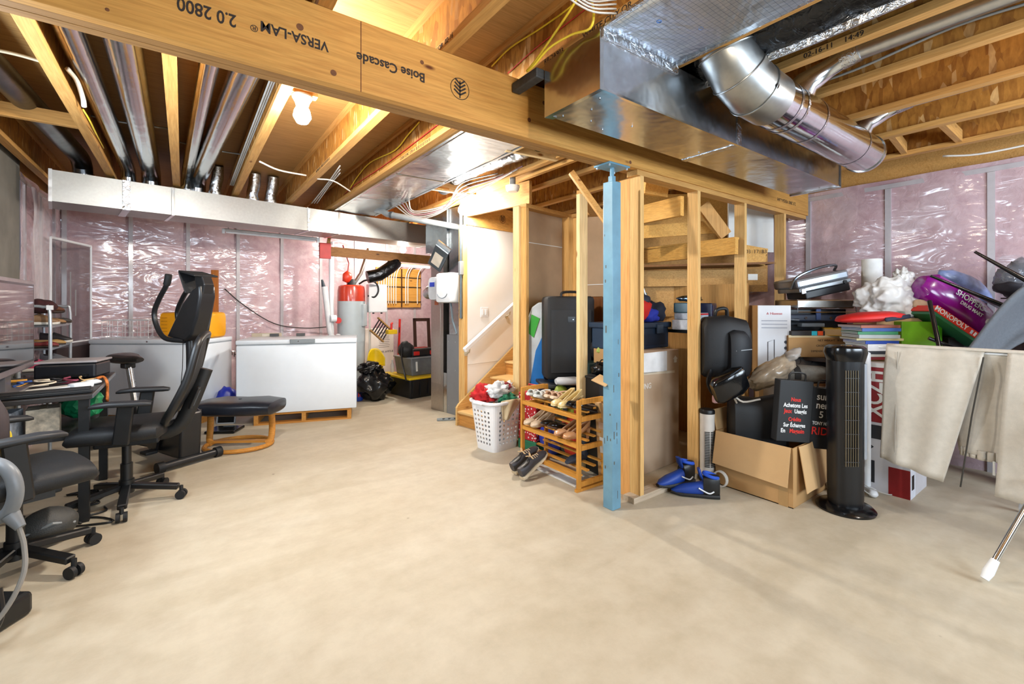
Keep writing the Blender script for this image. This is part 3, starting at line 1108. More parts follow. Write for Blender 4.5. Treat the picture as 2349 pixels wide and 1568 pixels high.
GREY = pm('#9aa0a4', 0.35, 0.4)
vp = thing('vent_pipe', 'grey metal pipe crossing under the pan to the furnace plenum', 'pipe', (0, 0, 0))
A_, Z_ = at(888, 491, 5.75), at(1056, 522, 5.5)
B().tube([A_ + V((-0.05, 0.25, 0.08)), A_ + V((-0.04, 0.1, 0.06)), A_, A_.lerp(Z_, 0.5), Z_], 0.038, 14).out('pipe', GREY, vp, smooth=1)
B().tube([A_.lerp(Z_, 0.05), A_.lerp(Z_, 0.08)], 0.045, 14).out('coupling', pm('#3c4044', 0.4), vp, smooth=1)
gp = thing('gas_line', 'thin grey conduit dropping down the end of the white stair wall', 'pipe', (0, 0, 0))
q = Q @ V((0.10, 0.06, 0))
B().tube([(q.x, q.y, 2.42), (q.x, q.y, 1.72), (q.x, q.y, 1.2)], 0.018, 10).out('conduit', pm('#5a6468', 0.4, 0.5), gp, smooth=1)
B().box((q.x, q.y, 1.78), (0.05, 0.05, 0.16), bev=0.008).out('valve_box', GREY, gp)

# ---- lamps
PORC = pm('#e8e6e0', 0.25, var=0.02)


def lampholder(name, label, loc, lit, rad=0.05, drop=0.1):
    t = thing(name, label, 'light bulb', loc, 0)
    B().lathe([(0, drop + 0.06), (0.055, drop + 0.06), (0.055, drop + 0.045), (0.04, drop + 0.02), (0.026, drop - 0.03), (0.0, drop - 0.03)]).out('lampholder', PORC, t, smooth=1)
    B().lathe([(0, -rad), (rad * 0.6, -rad * 0.8), (rad, -rad * 0.1), (rad * 0.86, rad * 0.6), (rad * 0.4, rad * 1.4), (rad * 0.38, drop - 0.03)], n=12).out('bulb', lit, t, smooth=1)
    return t


for nm, lab in (('bay', 'bare lit bulb on a porcelain holder in the bay behind the beam'), ('stair', 'bare lit bulb at the foot of the white stair wall'),
                ('utility', 'bare lit bulb in the utility corner behind the trunk duct'), ('near', 'unseen bare bulb added to brighten the bay before the beam'), ('east', 'bare lit bulb by the windows')):
    lampholder('ceiling_bulb', lab, BULBS[nm], emit(BULB_C[nm], BULB_W[nm] / (PI * 4 * PI * 0.05 ** 2)), drop=JZ - BULBS[nm].z - 0.06)
    if nm in ('bay', 'stair', 'near', 'east', 'utility'):
        p = BULBS[nm]
        B().box((p.x, p.y, JZ + 0.012), (0.62 if nm != 'bay' else 0.16, 0.06, 0.022)).out('lamp_batten', WX, ceiling)
sd = thing('smoke_detector', 'round white smoke detector under the joist beside the flexible duct', 'smoke detector', at(1176, 432, 4.4))
B().lathe([(0, -0.035), (0.05, -0.034), (0.062, -0.02), (0.066, 0.0), (0.07, 0.002), (0.07, 0.025), (0, 0.025)]).out('housing', PORC, sd, smooth=1)
B().lathe([(0.0, 0.025), (0.03, 0.025), (0.03, 0.16), (0, 0.16)], n=14).out('mount', pm('#7a7c7c', 0.5), sd, smooth=1)
ft = thing('tube_light', 'unlit fluorescent tube fitting hanging below the trunk duct', 'light fitting', (0, 0, 0))
a, b_ = at(512, 527, 5.9), at(728, 548, 6.35)
B().bar(a, b_, 0.09, 0.035, bev=0.006).out('housing', pm('#c9c4c0', 0.4), ft)
B().cyl(a + V((0.03, -0.03, -0.03)), b_ + V((-0.03, -0.03, -0.03)), 0.014, n=12).out('tube', pm('#e8e4e4', 0.2), ft, smooth=1)
for q in (a, b_):
    B().box(q + V((0, -0.03, -0.02)), (0.03, 0.05, 0.06)).out('end_socket', WHT, ft)
    B().bar(q.lerp(a.lerp(b_, 0.5), 0.1), q.lerp(a.lerp(b_, 0.5), 0.1) + V((0, 0, JZ + 0.02 - q.z)), 0.01, 0.01).out('hanger', GREY, ft)

# ---- cables
YEL = pm('#e0c332', 0.5)
WIRE = pm('#d8d4cc', 0.5)
REDW = pm('#b82a26', 0.5)


def smoothpts(P, n=6):
    P = [V(p) for p in P]
    E = [P[0] * 2 - P[1]] + P + [P[-1] * 2 - P[-2]]
    o = []
    for i in range(1, len(E) - 2):
        for k in range(n):
            t = k / n
            a, b, c, d = E[i - 1], E[i], E[i + 1], E[i + 2]
            o.append(0.5 * ((2 * b) + (c - a) * t + (2 * a - 5 * b + 4 * c - d) * t * t + (3 * b - a - 3 * c + d) * t ** 3))
    return o + [P[-1]]


def cable(name, label, pts, r, m, cat='cable', n=6, group=None):
    o = B().tube(smoothpts(pts, 5), r, n).out(name, m, smooth=2)
    return tag(o, label, cat, group)


cable('yellow_cable', 'yellow cable drooping in a loop beside the return duct end', [atX(1352, -20, 1.50), atX(1362, 30, 1.45), atX(1352, 66, 1.45), atX(1310, 80, 1.44), atX(1260, 110, 1.42), atX(1225, 150, 1.4), atX(1209, 163, 1.4), atX(1228, 140, 1.42), atX(1270, 80, 1.43), atX(1315, 12, 1.44), atX(1330, -20, 1.45)], 0.006, YEL)
cable('yellow_cable', 'yellow cable sagging along the joist web before the beam', [atX(1128, 152, 1.53), atX(1170, 110, 1.52), atX(1240, 65, 1.53), atX(1315, 10, 1.53), atX(1340, -30, 1.53)], 0.005, YEL)
cable('red_wire', 'thin red wire stapled along the joist web before the beam', [atX(1165, 168, 1.53), atX(1220, 118, 1.53), atX(1280, 70, 1.53), atX(1370, 0, 1.53)], 0.003, REDW)
for k in range(4):
    cable('white_cable', ['topmost', 'second highest', 'third highest', 'lowest'][k] + ' white cable of the bunch arching between two joists', [(1.08, 1.22 + 0.012 * k, JZ + 0.13 - 0.012 * k), (1.2, 1.3 + 0.012 * k, JZ + 0.06 - 0.012 * k), (1.36, 1.33, JZ + 0.03 - 0.014 * k), (1.5, 1.3, JZ + 0.07 - 0.02 * k)], 0.0045, pm('#b9b6b0', 0.5), group='white cables bunched between the joists')
cable('yellow_cable', 'yellow cable looping down the joist web behind the beam', [atX(962, 280, 1.53), atX(935, 310, 1.52), atX(905, 345, 1.52), atX(850, 372, 1.52), atX(820, 405, 1.52), atX(803, 432, 1.52)], 0.006, YEL)
cable('red_wire', 'red wire following the joist flange to the trunk duct', [atX(1005, 285, 1.53), atX(960, 320, 1.53), atX(880, 380, 1.53), atX(820, 420, 1.53), atX(790, 445, 1.53)], 0.004, REDW)
cable('white_cable', 'white cable draped under two joists near the lamp', [fl(595, 370, JZ - 0.004), fl(640, 390, JZ - 0.03), fl(702, 402, JZ - 0.004)], 0.008, WIRE)
cable('white_cable', 'white cable strung between joists next to the pan', [fl(728, 410, JZ - 0.004), fl(765, 415, JZ - 0.02), fl(803, 438, JZ - 0.004)], 0.007, WIRE)
cable('grey_cable', 'grey cable threaded through the joists across two pipes', [atY(205, 265, 4.6), atY(280, 280, 4.65), atY(388, 295, 4.7)], 0.007, GREY)
cable('grey_cable', 'grey cable crossing below the slanting pipes', [atY(412, 326, 5.0), atY(480, 342, 5.0), atY(560, 355, 5.0)], 0.007, GREY)
for k in range(3):
    cable('white_cable', 'grey cable stapled along the lamp joist, ' + ['closest to the web', 'middle of three', 'farthest from the web'][k], [(0.44 - 0.012 * k, 2.3, JZ + 0.09), (0.435 - 0.012 * k, 3.8, JZ + 0.07), (0.43 - 0.014 * k, 5.6, JZ + 0.03)], 0.007, pm('#a7a6a2', 0.5), group='cables along the lamp joist')
cable('white_conduit', 'white flexible sleeve sagging beside a joist near the concrete wall', [atX(155, 158, -0.52), atX(176, 185, -0.5), atX(190, 225, -0.5), atX(193, 245, -0.5)], 0.013, WIRE)
cable('yellow_cable', 'yellow wire dangling from the joist near the concrete wall', [atX(190, 250, -0.52), atX(205, 275, -0.5), atX(222, 310, -0.52), atX(238, 340, -0.53)], 0.005, YEL)
cable('grey_cable', 'pale cable crossing the bay beside the concrete wall', [atY(-20, 112, 3.4), atY(40, 125, 3.4), atY(110, 145, 3.4)], 0.009, pm('#b9a98c', 0.6))
for k in range(5):
    a = at(935 + 6 * k, 478 + 3 * k, 5.0)
    cable('white_cable', ['lowest white', 'second lowest white', 'pinkish', 'second highest white', 'highest white'][k] + ' cable swinging below the bay by the stair lamp', [at(905 + 8 * k, 470 - 3 * k, 5.3), at(950, 500 - 4 * k, 5.15), at(1000 + 6 * k, 492 - 6 * k, 5.0), at(1060, 455 - 9 * k, 4.8), at(1120 + 10 * k, 425 - 8 * k, 4.5), at(1175 + 12 * k, 395 - 7 * k, 4.2)], 0.007, pm('#d6cfc8', 0.5) if k != 2 else pm('#c99aa0', 0.5), group='cables by the stair lamp')
cable('grey_cable', 'grey cable sagging along the joist in the east bay', [(3.02, 1.3, JZ + 0.07), (3.0, 0.9, JZ + 0.06), (3.0, 0.5, JZ + 0.1), (3.0, 0.1, JZ + 0.08), (3.0, -0.6, JZ + 0.1)], 0.007, pm('#8c8a86', 0.5))
cable('white_cable', 'white cable hanging at the top of the east wall', [(4.98, 0.9, 2.56), (5.02, 0.7, 2.53), (5.05, 0.4, 2.54), (5.05, -0.2, 2.57)], 0.008, WIRE)
for k in range(3):
    cable('white_cable', 'grey cable fanning down to the trunk duct, ' + ['farthest from the pan', 'middle of three', 'closest to the pan'][k], [fl(780, 380 + 8 * k, JZ - 0.005), fl(748 + 4 * k, 425, JZ - 0.012), fl(715 + 6 * k, 466, 2.568)], 0.006, pm('#a7a6a2', 0.5), group='cables fanning to the trunk duct')
for (u, v, x) in ((2349, 100, 3.06), (2349, 200, 3.64)):
    pass

# ================================================================== utility corner
fu = thing('furnace', 'silver furnace cabinet beside the grey return drop', 'furnace', Q.translation, 10)
B().bx(0.26, 0.95, 0.60, 0.86, 0.0, 2.02).out('cabinet', galv('#b9b4ae', 0.32, 0.15), fu)
B().bx(0.255, 0.262, 0.66, 0.85, 0.35, 1.45).out('access_panel', galv('#c9c2ba', 0.3, 0.1), fu)
for (y, z, h, c) in ((0.72, 1.62, 0.1, '#d8d2d0'), (0.8, 1.6, 0.08, '#c9c6da'), (0.72, 1.5, 0.09, '#d8d2d0'), (0.74, 1.38, 0.05, '#b06040')):
    B().bx(0.2515, 0.2545, y - 0.04, y + 0.035, z - h / 2, z + h / 2).out('label_plate', pm(c, 0.6), fu)
rdp = thing('return_drop', 'tall grey and silver sheet metal return drop behind the stair wall', 'duct', Q.translation, 10)
B().bx(0.262, 0.72, 0.2, 0.53, 0.0, 0.985).out('filter_housing', pm('#878a8e', 0.4, 0.3, var=0.04), rdp)
B().bx(0.275, 0.72, 0.21, 0.50, 0.985, 2.56).out('drop', galv('#b9bfc4', 0.26, 0.2), rdp)
B().bx(0.262, 0.4, 0.535, 0.596, 0.0, 0.5).out('transition', GALVS, rdp)
for z in (0.1, 0.55, 0.9):
    for y in (0.23, 0.36, 0.49):
        B().cyl((0.258, y, z), (0.262, y, z), 0.006, n=6).out('screw', CHROME, rdp)
B().bx(0.24, 0.9, 0.505, 0.95, 2.03, 2.56).out('plenum', galv('#b9c3c9', 0.2, 0.3), rdp)
hu = thing('humidifier', 'white plastic humidifier with round water door on the return drop', 'humidifier', Q @ V((0.27, 0.36, 1.56)), 10)
B().box((-0.11, -0.01, 0.0), (0.21, 0.30, 0.36), bev=0.035).out('body', WHT, hu, smooth=1)
B().cyl((-0.215, -0.01, -0.01), (-0.222, -0.01, -0.01), 0.11, n=28).out('round_door', WHT, hu, smooth=1)
B().tube([(-0.222, -0.01 + 0.1 * math.cos(t * PI / 10), -0.05 + 0.075 * math.sin(t * PI / 10)) for t in range(11, 20)], 0.004, 6).out('door_grip', pm('#6c7880', 0.5), hu)
B().loft([(-0.17, 0.24, 0.0, 0.1, 0.14, 4), (-0.1, 0.24, 0.0, 0.1, 0.15, 4), (0.0, 0.24, 0.0, 0.1, 0.15, 4)], 16).out('bypass_duct', pm('#c3c8cc', 0.35), hu, smooth=1)
B().tube([(-0.08, 0.3, -0.02), (-0.08, 0.42, -0.03), (-0.06, 0.5, -0.06)], 0.075, 16).out('foil_hose', FOIL, hu, smooth=1)
B().bx(-0.178, -0.17, 0.21, 0.3, 0.02, 0.075).out('badge', pm('#2a3fa8', 0.4), hu)
B().tube([(-0.1, -0.02, -0.17), (-0.1, -0.06, -0.4), (-0.1, -0.14, -0.55)], 0.012, 8).out('drain_hose', pm('#6f7d86', 0.4), hu, smooth=1)
wk = thing('flood_lamp', 'tilted dark framed flood lamp clipped above the humidifier', 'lamp', Q @ V((0.12, 0.52, 1.93)), 10, rx=0)
wk.rotation_euler = (R(-42), R(-35), R(20))
B().box((0, 0, 0), (0.03, 0.36, 0.19), bev=0.004).out('housing', pm('#4a5258', 0.4, 0.4), wk)
B().box((-0.017, 0.02, 0), (0.006, 0.2, 0.12)).out('lens', pm('#d8cdbc', 0.3), wk)
B().box((0.02, -0.2, 0), (0.02, 0.08, 0.19)).out('clip', GALVS, wk)
fs = thing('floor_register', 'short grey plastic floor trim lying at the stair foot', 'trim piece', fl(1028, 963))
B().bar((-0.12, 0.05, 0.012), (0.1, -0.05, 0.012), 0.06, 0.024, bev=0.004).out('strip', pm('#7c868c', 0.5), fs)
for k in range(3):
    B().box((-0.06 + 0.06 * k, 0.0 - 0.028 * k, 0.025), (0.03, 0.02, 0.004)).out('slot', BLK, fs)

# header with its red hanger above the utility opening
hb = thing('utility_header', 'dark wooden header board over the utility corner', 'beam')
a, b_ = at(752, 576, 6.55), at(992, 597, 7.25)
B().bar(a, b_, 0.04, 0.135).out('board', wood('x', '#9a6a38', '#7d5226', '#4a2a12'), hb)
B().bar(a + V((-0.12, -0.03, 0)), a + V((0.03, -0.03, 0)), 0.05, 0.22).out('red_tape_wrap', pm('#b8221c', 0.5), hb)
B().bar(a + V((0, 0.0, 0.068)), a + V((0.02, 0, 0.2)), 0.04, 0.04).out('hanger_block', WX, hb)
B().bar(b_ + V((0, 0.0, 0.068)), b_ + V((0, 0, 0.16)), 0.04, 0.04).out('hanger_block', WX, hb)

wh = thing('water_heater', 'grey water heater with glossy red top beside the freezer', 'water heater', xy(at(806, 900, 6.95), 0))
hr = 0.2
B().lathe([(0, 0.0), (hr, 0.0), (hr, 1.42), (0, 1.42)], n=32).out('tank', pm('#b4bcc0', 0.35, var=0.05), wh, smooth=1)
B().lathe([(hr * 0.9, 0.8), (hr + 0.004, 0.8), (hr + 0.004, 1.424), (hr * 0.9, 1.424)], n=32).out('jacket', pm('#b9c2c6', 0.35, var=0.05), wh, smooth=1)
B().lathe([(0, 1.66), (hr * 0.8, 1.66), (hr * 0.95, 1.64), (hr + 0.002, 1.58), (hr + 0.006, 1.415), (hr, 1.41)], n=32).out('red_top', pm('#c23a22', 0.25, var=0.08, coat=0.5), wh, smooth=1)
B().box((0.14, -0.155, 1.2), (0.1, 0.06, 0.34), rz=42, bev=0.01).out('control_cover', pm('#aeb6ba', 0.4), wh)
B().lathe([(0, 1.66), (0.07, 1.66), (0.05, 1.75), (0, 1.76)], n=16).out('vent_hood', BLKM, wh, smooth=1)
B().tube([(-0.06, 0, 1.66), (-0.06, 0.0, 1.8), (-0.02, 0.05, 2.0), (-0.1, 0.1, 2.28)], 0.012, 8).out('water_pipe', pm('#c04a44', 0.4), wh, smooth=1)
B().tube([(0.05, 0, 1.7), (0.16, 0.05, 1.85), (0.3, 0.1, 2.25)], 0.028, 10).out('flue', GALV, wh, smooth=1)
B().tube(smoothpts([(0.1, -0.05, 1.68), (0.2, -0.1, 1.74), (0.34, -0.12, 1.7), (0.38, -0.12, 1.58), (0.32, -0.12, 1.48), (0.22, -0.1, 1.5)]), 0.014, 8).out('hose_loop', BLK, wh, smooth=1)
B().blob((-0.07, -0.02, 1.78), (0.07, 0.06, 0.09), 4, 0.25, 2).out('red_valve', pm('#d23a20', 0.4), wh, smooth=2)

wp = thing('drain_stack', 'white plastic pipe with elbows standing beside the water heater', 'pipe', xy(at(757, 900, 6.6), 0))
B().cyl((0.02, 0, 0.0), (0.02, 0, 2.28), 0.035, n=16).out('riser', WHT, wp, smooth=1)
B().tube(smoothpts([(-0.09, -0.05, 1.62), (-0.07, -0.05, 1.45), (-0.04, -0.05, 1.2), (0.0, -0.05, 0.92), (0.08, -0.05, 0.86), (0.12, 0, 0.9)]), 0.04, 14).out('trap', pm('#e4e4e6', 0.4), wp, smooth=1)
B().cyl((-0.02, -0.1, 1.16), (0.06, -0.1, 1.16), 0.05, n=16).out('tee', WHT, wp, smooth=1)
B().cyl((0.09, -0.11, 1.13), (0.09, -0.08, 1.13), 0.045, n=14).out('red_cap', RED, wp, smooth=1)
B().tube([(-0.1, -0.05, 1.62), (-0.12, -0.05, 1.72)], [0.03, 0.015], 10).out('nozzle', pm('#2a3440', 0.5), wp, smooth=1)

cw = thing('control_cabinet', 'white metal wall cabinet beside the water heater', 'cabinet', at(868, 684, 7.1), WA)
B().box((0, 0.05, 0.0), (0.31, 0.1, 0.44), bev=0.008).out('case', WHT, cw)
B().box((0, -0.004, 0.0), (0.295, 0.006, 0.42), bev=0.002).out('door', pm('#f1f2f4', 0.3, var=0.02), cw)
for s in (-1, 1):
    B().box((s * 0.07, 0.03, -0.232), (0.02, 0.03, 0.02)).out('cable_gland', BLK, cw)
B().cyl((-0.12, 0.05, -0.22), (-0.12, 0.05, -1.55), 0.016, n=10).out('conduit', pm('#d8d2c8', 0.5), cw, smooth=1)

mf = thing('pipe_manifold', 'wooden backboard lined with bent white water pipes', 'manifold', onback(915, 660, 0.06), WA)
B().box((0.02, 0.03, 0.0), (0.95, 0.02, 0.74)).out('backboard', wood('x', '#d8a050', '#c08838', '#6a3c14'), mf)
for z in (-0.26, 0.02, 0.2):
    B().box((0.02, 0.01, z), (0.95, 0.02, 0.012)).out('clip_rail', BLK, mf)
xs = [-0.42, -0.37, -0.32, -0.27, -0.22, -0.17, -0.12, -0.07, 0.14, 0.19, 0.4]
for k, x in enumerate(xs):
    B().tube(smoothpts([(x, -0.012, -0.3), (x, -0.012, 0.1), (x + 0.01, -0.02, 0.24), (x + 0.05, -0.04, 0.36), (x + 0.14, -0.06, 0.46)], 4), 0.009, 8).out('water_pipe', pm('#e8e2da', 0.3), mf, smooth=1)
B().box((0.06, 0.0, 0.0), (0.02, 0.02, 0.72)).out('riser_bar', pm('#4a2c18', 0.5), mf)
bd = thing('black_duct', 'short black insulated duct bending over the water heater', 'duct', at(880, 622, 6.9))
B().tube([(-0.25, 0.0, -0.1), (-0.08, -0.02, -0.06), (0.1, 0, 0.06), (0.22, 0.04, 0.16)], 0.095, 18).out('sleeve', BLKF, bd, smooth=1)
tb = thing('tube_light', 'lit tube fitting glowing under the utility header', 'light fitting', at(950, 608, 7.3), WA)
B().box((0, 0, 0), (0.62, 0.05, 0.04)).out('housing', WHT, tb)
B().cyl((-0.28, -0.02, -0.02), (0.28, -0.02, -0.02), 0.016, n=10).out('tube', emit('#fff6e8', 12), tb, smooth=1)
# ================================================================== freezers and what stands around them
FW_ = pm('#dfe6ee', 0.3, var=0.02)


def freezer(label, loc, rz, wd, z0, hgt, dp, handle):
    t = thing('chest_freezer', label, 'freezer', loc, rz)
    B().bx(0, wd, 0, dp, z0, z0 + hgt - 0.06, bev=0.012).out('cabinet', FW_, t, smooth=1)
    B().bx(0.006, wd - 0.006, 0.008, dp, z0 + hgt - 0.062, z0 + hgt - 0.048).out('gasket', pm('#9aa2aa', 0.6), t)
    B().bx(-0.004, wd + 0.004, -0.006, dp + 0.004, z0 + hgt - 0.05, z0 + hgt, bev=0.012).out('lid', FW_, t, smooth=1)
    if handle:
        h = B().bx(wd * 0.43, wd * 0.64, -0.02, 0.002, z0 + hgt - 0.045, z0 + hgt + 0.004, bev=0.005).out('handle', pm('#7e868c', 0.4), t)
        B().cyl((wd * 0.5, -0.022, z0 + hgt - 0.02), (wd * 0.5, -0.019, z0 + hgt - 0.02), 0.006, n=10).out('lock', CHROME, h)
        for x in (0.18, 0.42):
            B().bx(wd * x, wd * x + 0.1, dp - 0.02, dp + 0.03, z0 + hgt + 0.0, z0 + hgt + 0.035, bev=0.004).out('hinge', pm('#4a4a4c', 0.5), t)
    else:
        B().cyl((wd * 0.52, -0.01, z0 + hgt - 0.025), (wd * 0.52, -0.004, z0 + hgt - 0.025), 0.009, n=10).out('lock', CHROME, t)
    return t


a = math.degrees(math.atan2(-0.38, 1.2))
freezer('white chest freezer with grey handle standing on a wooden pallet', (0.47, 5.82, 0), a, 1.26, 0.13, 0.83, 0.64, True)
pa = thing('wooden_pallet', 'low wooden pallet under the white chest freezer', 'pallet', (0.47, 5.82, 0), a)
PW = wood('x', '#c48a44', '#b07630', '#6a3c14')
for k in range(4):
    B().bx(0.17, 1.2, 0.02 + 0.16 * k, 0.12 + 0.16 * k, 0.108, 0.128).out('deck_board', PW, pa)
for y in (0.02, 0.5):
    B().bx(0.17, 1.2, y, y + 0.1, 0.0, 0.018).out('bottom_board', PW, pa)
for x in (0.17, 0.66, 1.155):
    B().bx(x, x + 0.045, 0.02, 0.6, 0.0185, 0.1075).out('stringer', wood('y', '#c9924c', '#b57c36', '#6a3c14'), pa)
tx = thing('beige_strip', 'flat beige carton strip leaning behind the handled freezer lid', 'carton', at(612, 768, 5.75), a)
B().box((0, 0, 0.0), (0.34, 0.02, 0.05), bev=0.004).out('strip', pm('#b9ac96', 0.7), tx)
B().box((0, -0.012, 0.0), (0.1, 0.003, 0.03)).out('label', pm('#d8d0c0', 0.7), tx)

f2o = xy(at(204, 780, 5.13), 0)
freezer('plain white chest freezer behind the exercise bike', f2o, -36.09, 1.28, 0.1, 0.862, 0.56, False)
B_ = lambda x, y, z: f2o + RT * x + FW * y + V((0, 0, z))
for x in (0.1, 1.1):
    for y in (0.08, 0.5):
        pass
fb = thing('freezer_base', 'low timber runners under the plain white freezer', 'pallet', f2o, -36.09)
for y in (0.04, 0.44):
    B().bx(0.02, 1.26, y, y + 0.09, 0, 0.099).out('runner', PW, fb)

jc = thing('yellow_tote', 'bright yellow plastic tote with rounded corners on the plain freezer', 'tote', B_(0.98, 0.3, 0.962), -36.09)
B().loft([(-0.31, 0, 0.155, 0.12, 0.135, 5), (-0.29, 0, 0.155, 0.15, 0.152, 5), (0, 0, 0.155, 0.155, 0.155, 5), (0.29, 0, 0.155, 0.15, 0.152, 5), (0.31, 0, 0.155, 0.12, 0.135, 5)], 28).out('body', pm('#f0a410', 0.4, var=0.05), jc, smooth=1)
for k in range(5):
    B().bx(-0.27, -0.2, -0.158, -0.153, 0.08 + 0.04 * k, 0.085 + 0.04 * k).out('level_mark', pm('#b87808', 0.5), jc)
B().bx(-0.3, 0.3, -0.16, -0.15, 0.03, 0.045).out('rim', pm('#dc9408', 0.4), jc)

wbk = thing('wire_basket', 'white wire freezer basket standing on the plain freezer', 'basket', B_(0.3, 0.27, 0.965), -36.09)
WW = pm('#e2e4e8', 0.35)
hx, hy, hz = 0.27, 0.14, 0.21
rect = lambda z, k=1.0: [(-hx * k, -hy * k, z), (hx * k, -hy * k, z), (hx * k, hy * k, z), (-hx * k, hy * k, z)]
for z in (0.004, 0.07, 0.14, hz):
    B().tube(rect(z), 0.005 if z == hz else 0.003, 6, closed=True).out('wire_ring', WW, wbk)
for k in range(7):
    x = -hx + 2 * hx * k / 6
    B().tube([(x, -hy, hz), (x, -hy, 0.004), (x, hy, 0.004), (x, hy, hz)], 0.003, 5).out('wire_hoop', WW, wbk)
for k in range(1, 4):
    y = -hy + 2 * hy * k / 4
    B().tube([(-hx, y, hz), (-hx, y, 0.004), (hx, y, 0.004), (hx, y, hz)], 0.003, 5).out('wire_hoop', WW, wbk)

# window insect screen on a crate
sp0, sp1 = V((-1.12, 6.66, 0)), V((-0.90, 7.40, 0))
scn = thing('insect_screen', 'white framed insect screen standing against the corner insulation', 'window screen', (0, 0, 0))
z0, z1 = 0.93, 2.06
for (p, q) in ((xy(sp0, z0), xy(sp0, z1)), (xy(sp1, z0), xy(sp1, z1)), (xy(sp0, z1), xy(sp1, z1)), (xy(sp0, z0), xy(sp1, z0))):
    B().bar(p, q, 0.025, 0.02, up=(1, 0.1, 0.3)).out('frame_bar', WHT, scn)
B().grid(lambda a, b: xy(sp0.lerp(sp1, a), z0 + (z1 - z0) * b), 2, 2).out('mesh', clear('#3c3840', 0.45, 0.6), scn)
for k, (dx, h) in enumerate(((0.55, 0.5), (0.68, 0.3))):
    p = sp0.lerp(sp1, dx)
    B().bar(xy(p, z0 + 0.3) + V((-0.03, 0, 0)), xy(p, z0 + 0.3 + h) + V((-0.03, 0, 0)), 0.015, 0.01, up=(1, 0, 0)).out('spacer_bar', WHT, scn)
cr = thing('dark_crate', 'dark crate holding up the insect screen in the corner', 'crate', ((sp0.x + sp1.x) / 2 + 0.0, (sp0.y + sp1.y) / 2 - 0.04, 0), 73)
B().bx(-0.38, 0.36, -0.06, 0.05, 0, 0.92, bev=0.01).out('body', pm('#3a2c2c', 0.6), cr)
B().bx(-0.39, 0.37, -0.07, 0.06, 0.895, 0.929, bev=0.006).out('lid', pm('#5a565c', 0.5), cr)

ps_ = thing('lumber_post', 'brown lumber length with an orange tag standing between the freezers', 'lumber', xy(at(493, 900, 5.75), 0), -20)
B().box((0, 0, 0.9), (0.075, 0.038, 1.8)).out('plank', wood('z', '#b06a2c', '#94531c', '#5a2e10'), ps_)
B().box((0, -0.02, 1.18), (0.078, 0.004, 0.13)).out('tag', pm('#e2481c', 0.5), ps_)
bb = tag(B().blob((0, 0, 0.17), (0.12, 0.1, 0.2), 3, 0.25, 3, ridge=True, flat=-0.8).out('blue_bag', pm('#1c2fae', 0.35, var=0.2), smooth=2), 'crumpled royal blue bag leaning by the lumber post', 'bag')
bb.location = xy(at(520, 885, 5.45), 0.0)
tb_ = thing('tablet_frame', 'small black framed panel leaning by the blue bag', 'picture frame', xy(at(518, 935, 5.15), 0), -28, rx=-12)
for (x0, x1, z0_, z1_) in ((-0.1, -0.088, 0, 0.24), (0.088, 0.1, 0, 0.24), (-0.1, 0.1, 0.228, 0.24), (-0.1, 0.1, 0, 0.012)):
    B().bx(x0, x1, -0.01, 0.01, z0_, z1_).out('frame_bar', pm('#b9bcc0', 0.3, 0.5), tb_)
B().bx(-0.088, 0.088, -0.002, 0.008, 0.012, 0.228).out('panel', BLKG, tb_)
rb = thing('red_sack', 'shiny red sack with a white top band by the lumber post', 'sack', xy(at(468, 935, 5.35), 0))
B().blob((0, 0, 0.09), (0.1, 0.08, 0.11), 8, 0.2, 3, flat=-0.8, ridge=True).out('body', pm('#c8321c', 0.2, var=0.3, coat=0.6), rb, smooth=2)
B().box((0, -0.02, 0.2), (0.14, 0.05, 0.05), bev=0.01).out('top_band', WHTM, rb)
bs_ = thing('bathroom_scale', 'flat black scale under the footstool cushion', 'scale', xy(fl(516, 988), 0), -30)
B().box((0, 0, 0.015), (0.3, 0.24, 0.03), bev=0.01).out('platform', BLKG, bs_)
B().box((0, 0.08, 0.032), (0.1, 0.04, 0.003)).out('display', pm('#4a5258', 0.2), bs_)
cable('black_cable', 'dark cable slung across the plastic sheeting above the freezer', [onback(515, 662, 0.06), onback(560, 700, 0.06), onback(630, 742, 0.05), onback(700, 752, 0.05), onback(765, 748, 0.1)], 0.008, BLK)
cable('black_cable', 'dark cable hanging behind the lumber post', [onback(478, 728, 0.1), onback(480, 800, 0.1), onback(474, 900, 0.12)], 0.007, BLK)
for (u, v) in ((487, 790), (527, 800)):
    pass
sg = thing('barrier_print', 'cursive word printed on the plastic sheeting beside the freezer', 'print', (0, 0, 0))
text('Emp', 0.13, INK, sg, frame(onback(526, 808, 0.025), WD, (0, 0, 1)), 'lettering')

# ================================================================== exercise bike
BA = V((-0.463, 0.886, 0)).normalized()
bk = thing('exercise_bike', 'black upright exercise bike with tablet holder and silver seat post', 'exercise bike', (0.05, 4.70, 0), math.degrees(math.atan2(BA.y, BA.x)))
BM = pm('#1a1b1e', 0.35, var=0.15)
B().cyl((0, -0.2, 0.045), (0, 0.2, 0.045), 0.032, n=16).out('stabilizer', BM, bk, smooth=1)
for s in (-1, 1):
    B().cyl((0, s * 0.2, 0.045), (0, s * 0.25, 0.045), 0.044, n=16).out('end_cap', BLKM, bk, smooth=1)
B().cyl((1.22, -0.2, 0.045), (1.22, 0.2, 0.045), 0.032, n=16).out('stabilizer', BM, bk, smooth=1)
XZ = lambda y: Matrix(((1, 0, 0, 0), (0, 0, -1, y), (0, 1, 0, 0), (0, 0, 0, 1)))
B().prism([(0.0, 0.06), (-0.03, 0.44), (0.04, 0.47), (0.16, 0.42), (0.5, 0.36), (0.58, 0.2), (0.5, 0.08)], 0.17, XZ(0.085)).out('housing', BM, bk, bevel=0.02, smooth=1)
B().bar((0.45, 0, 0.1), (1.22, 0, 0.07), 0.06, 0.05, bev=0.006).out('rear_tube', BM, bk)
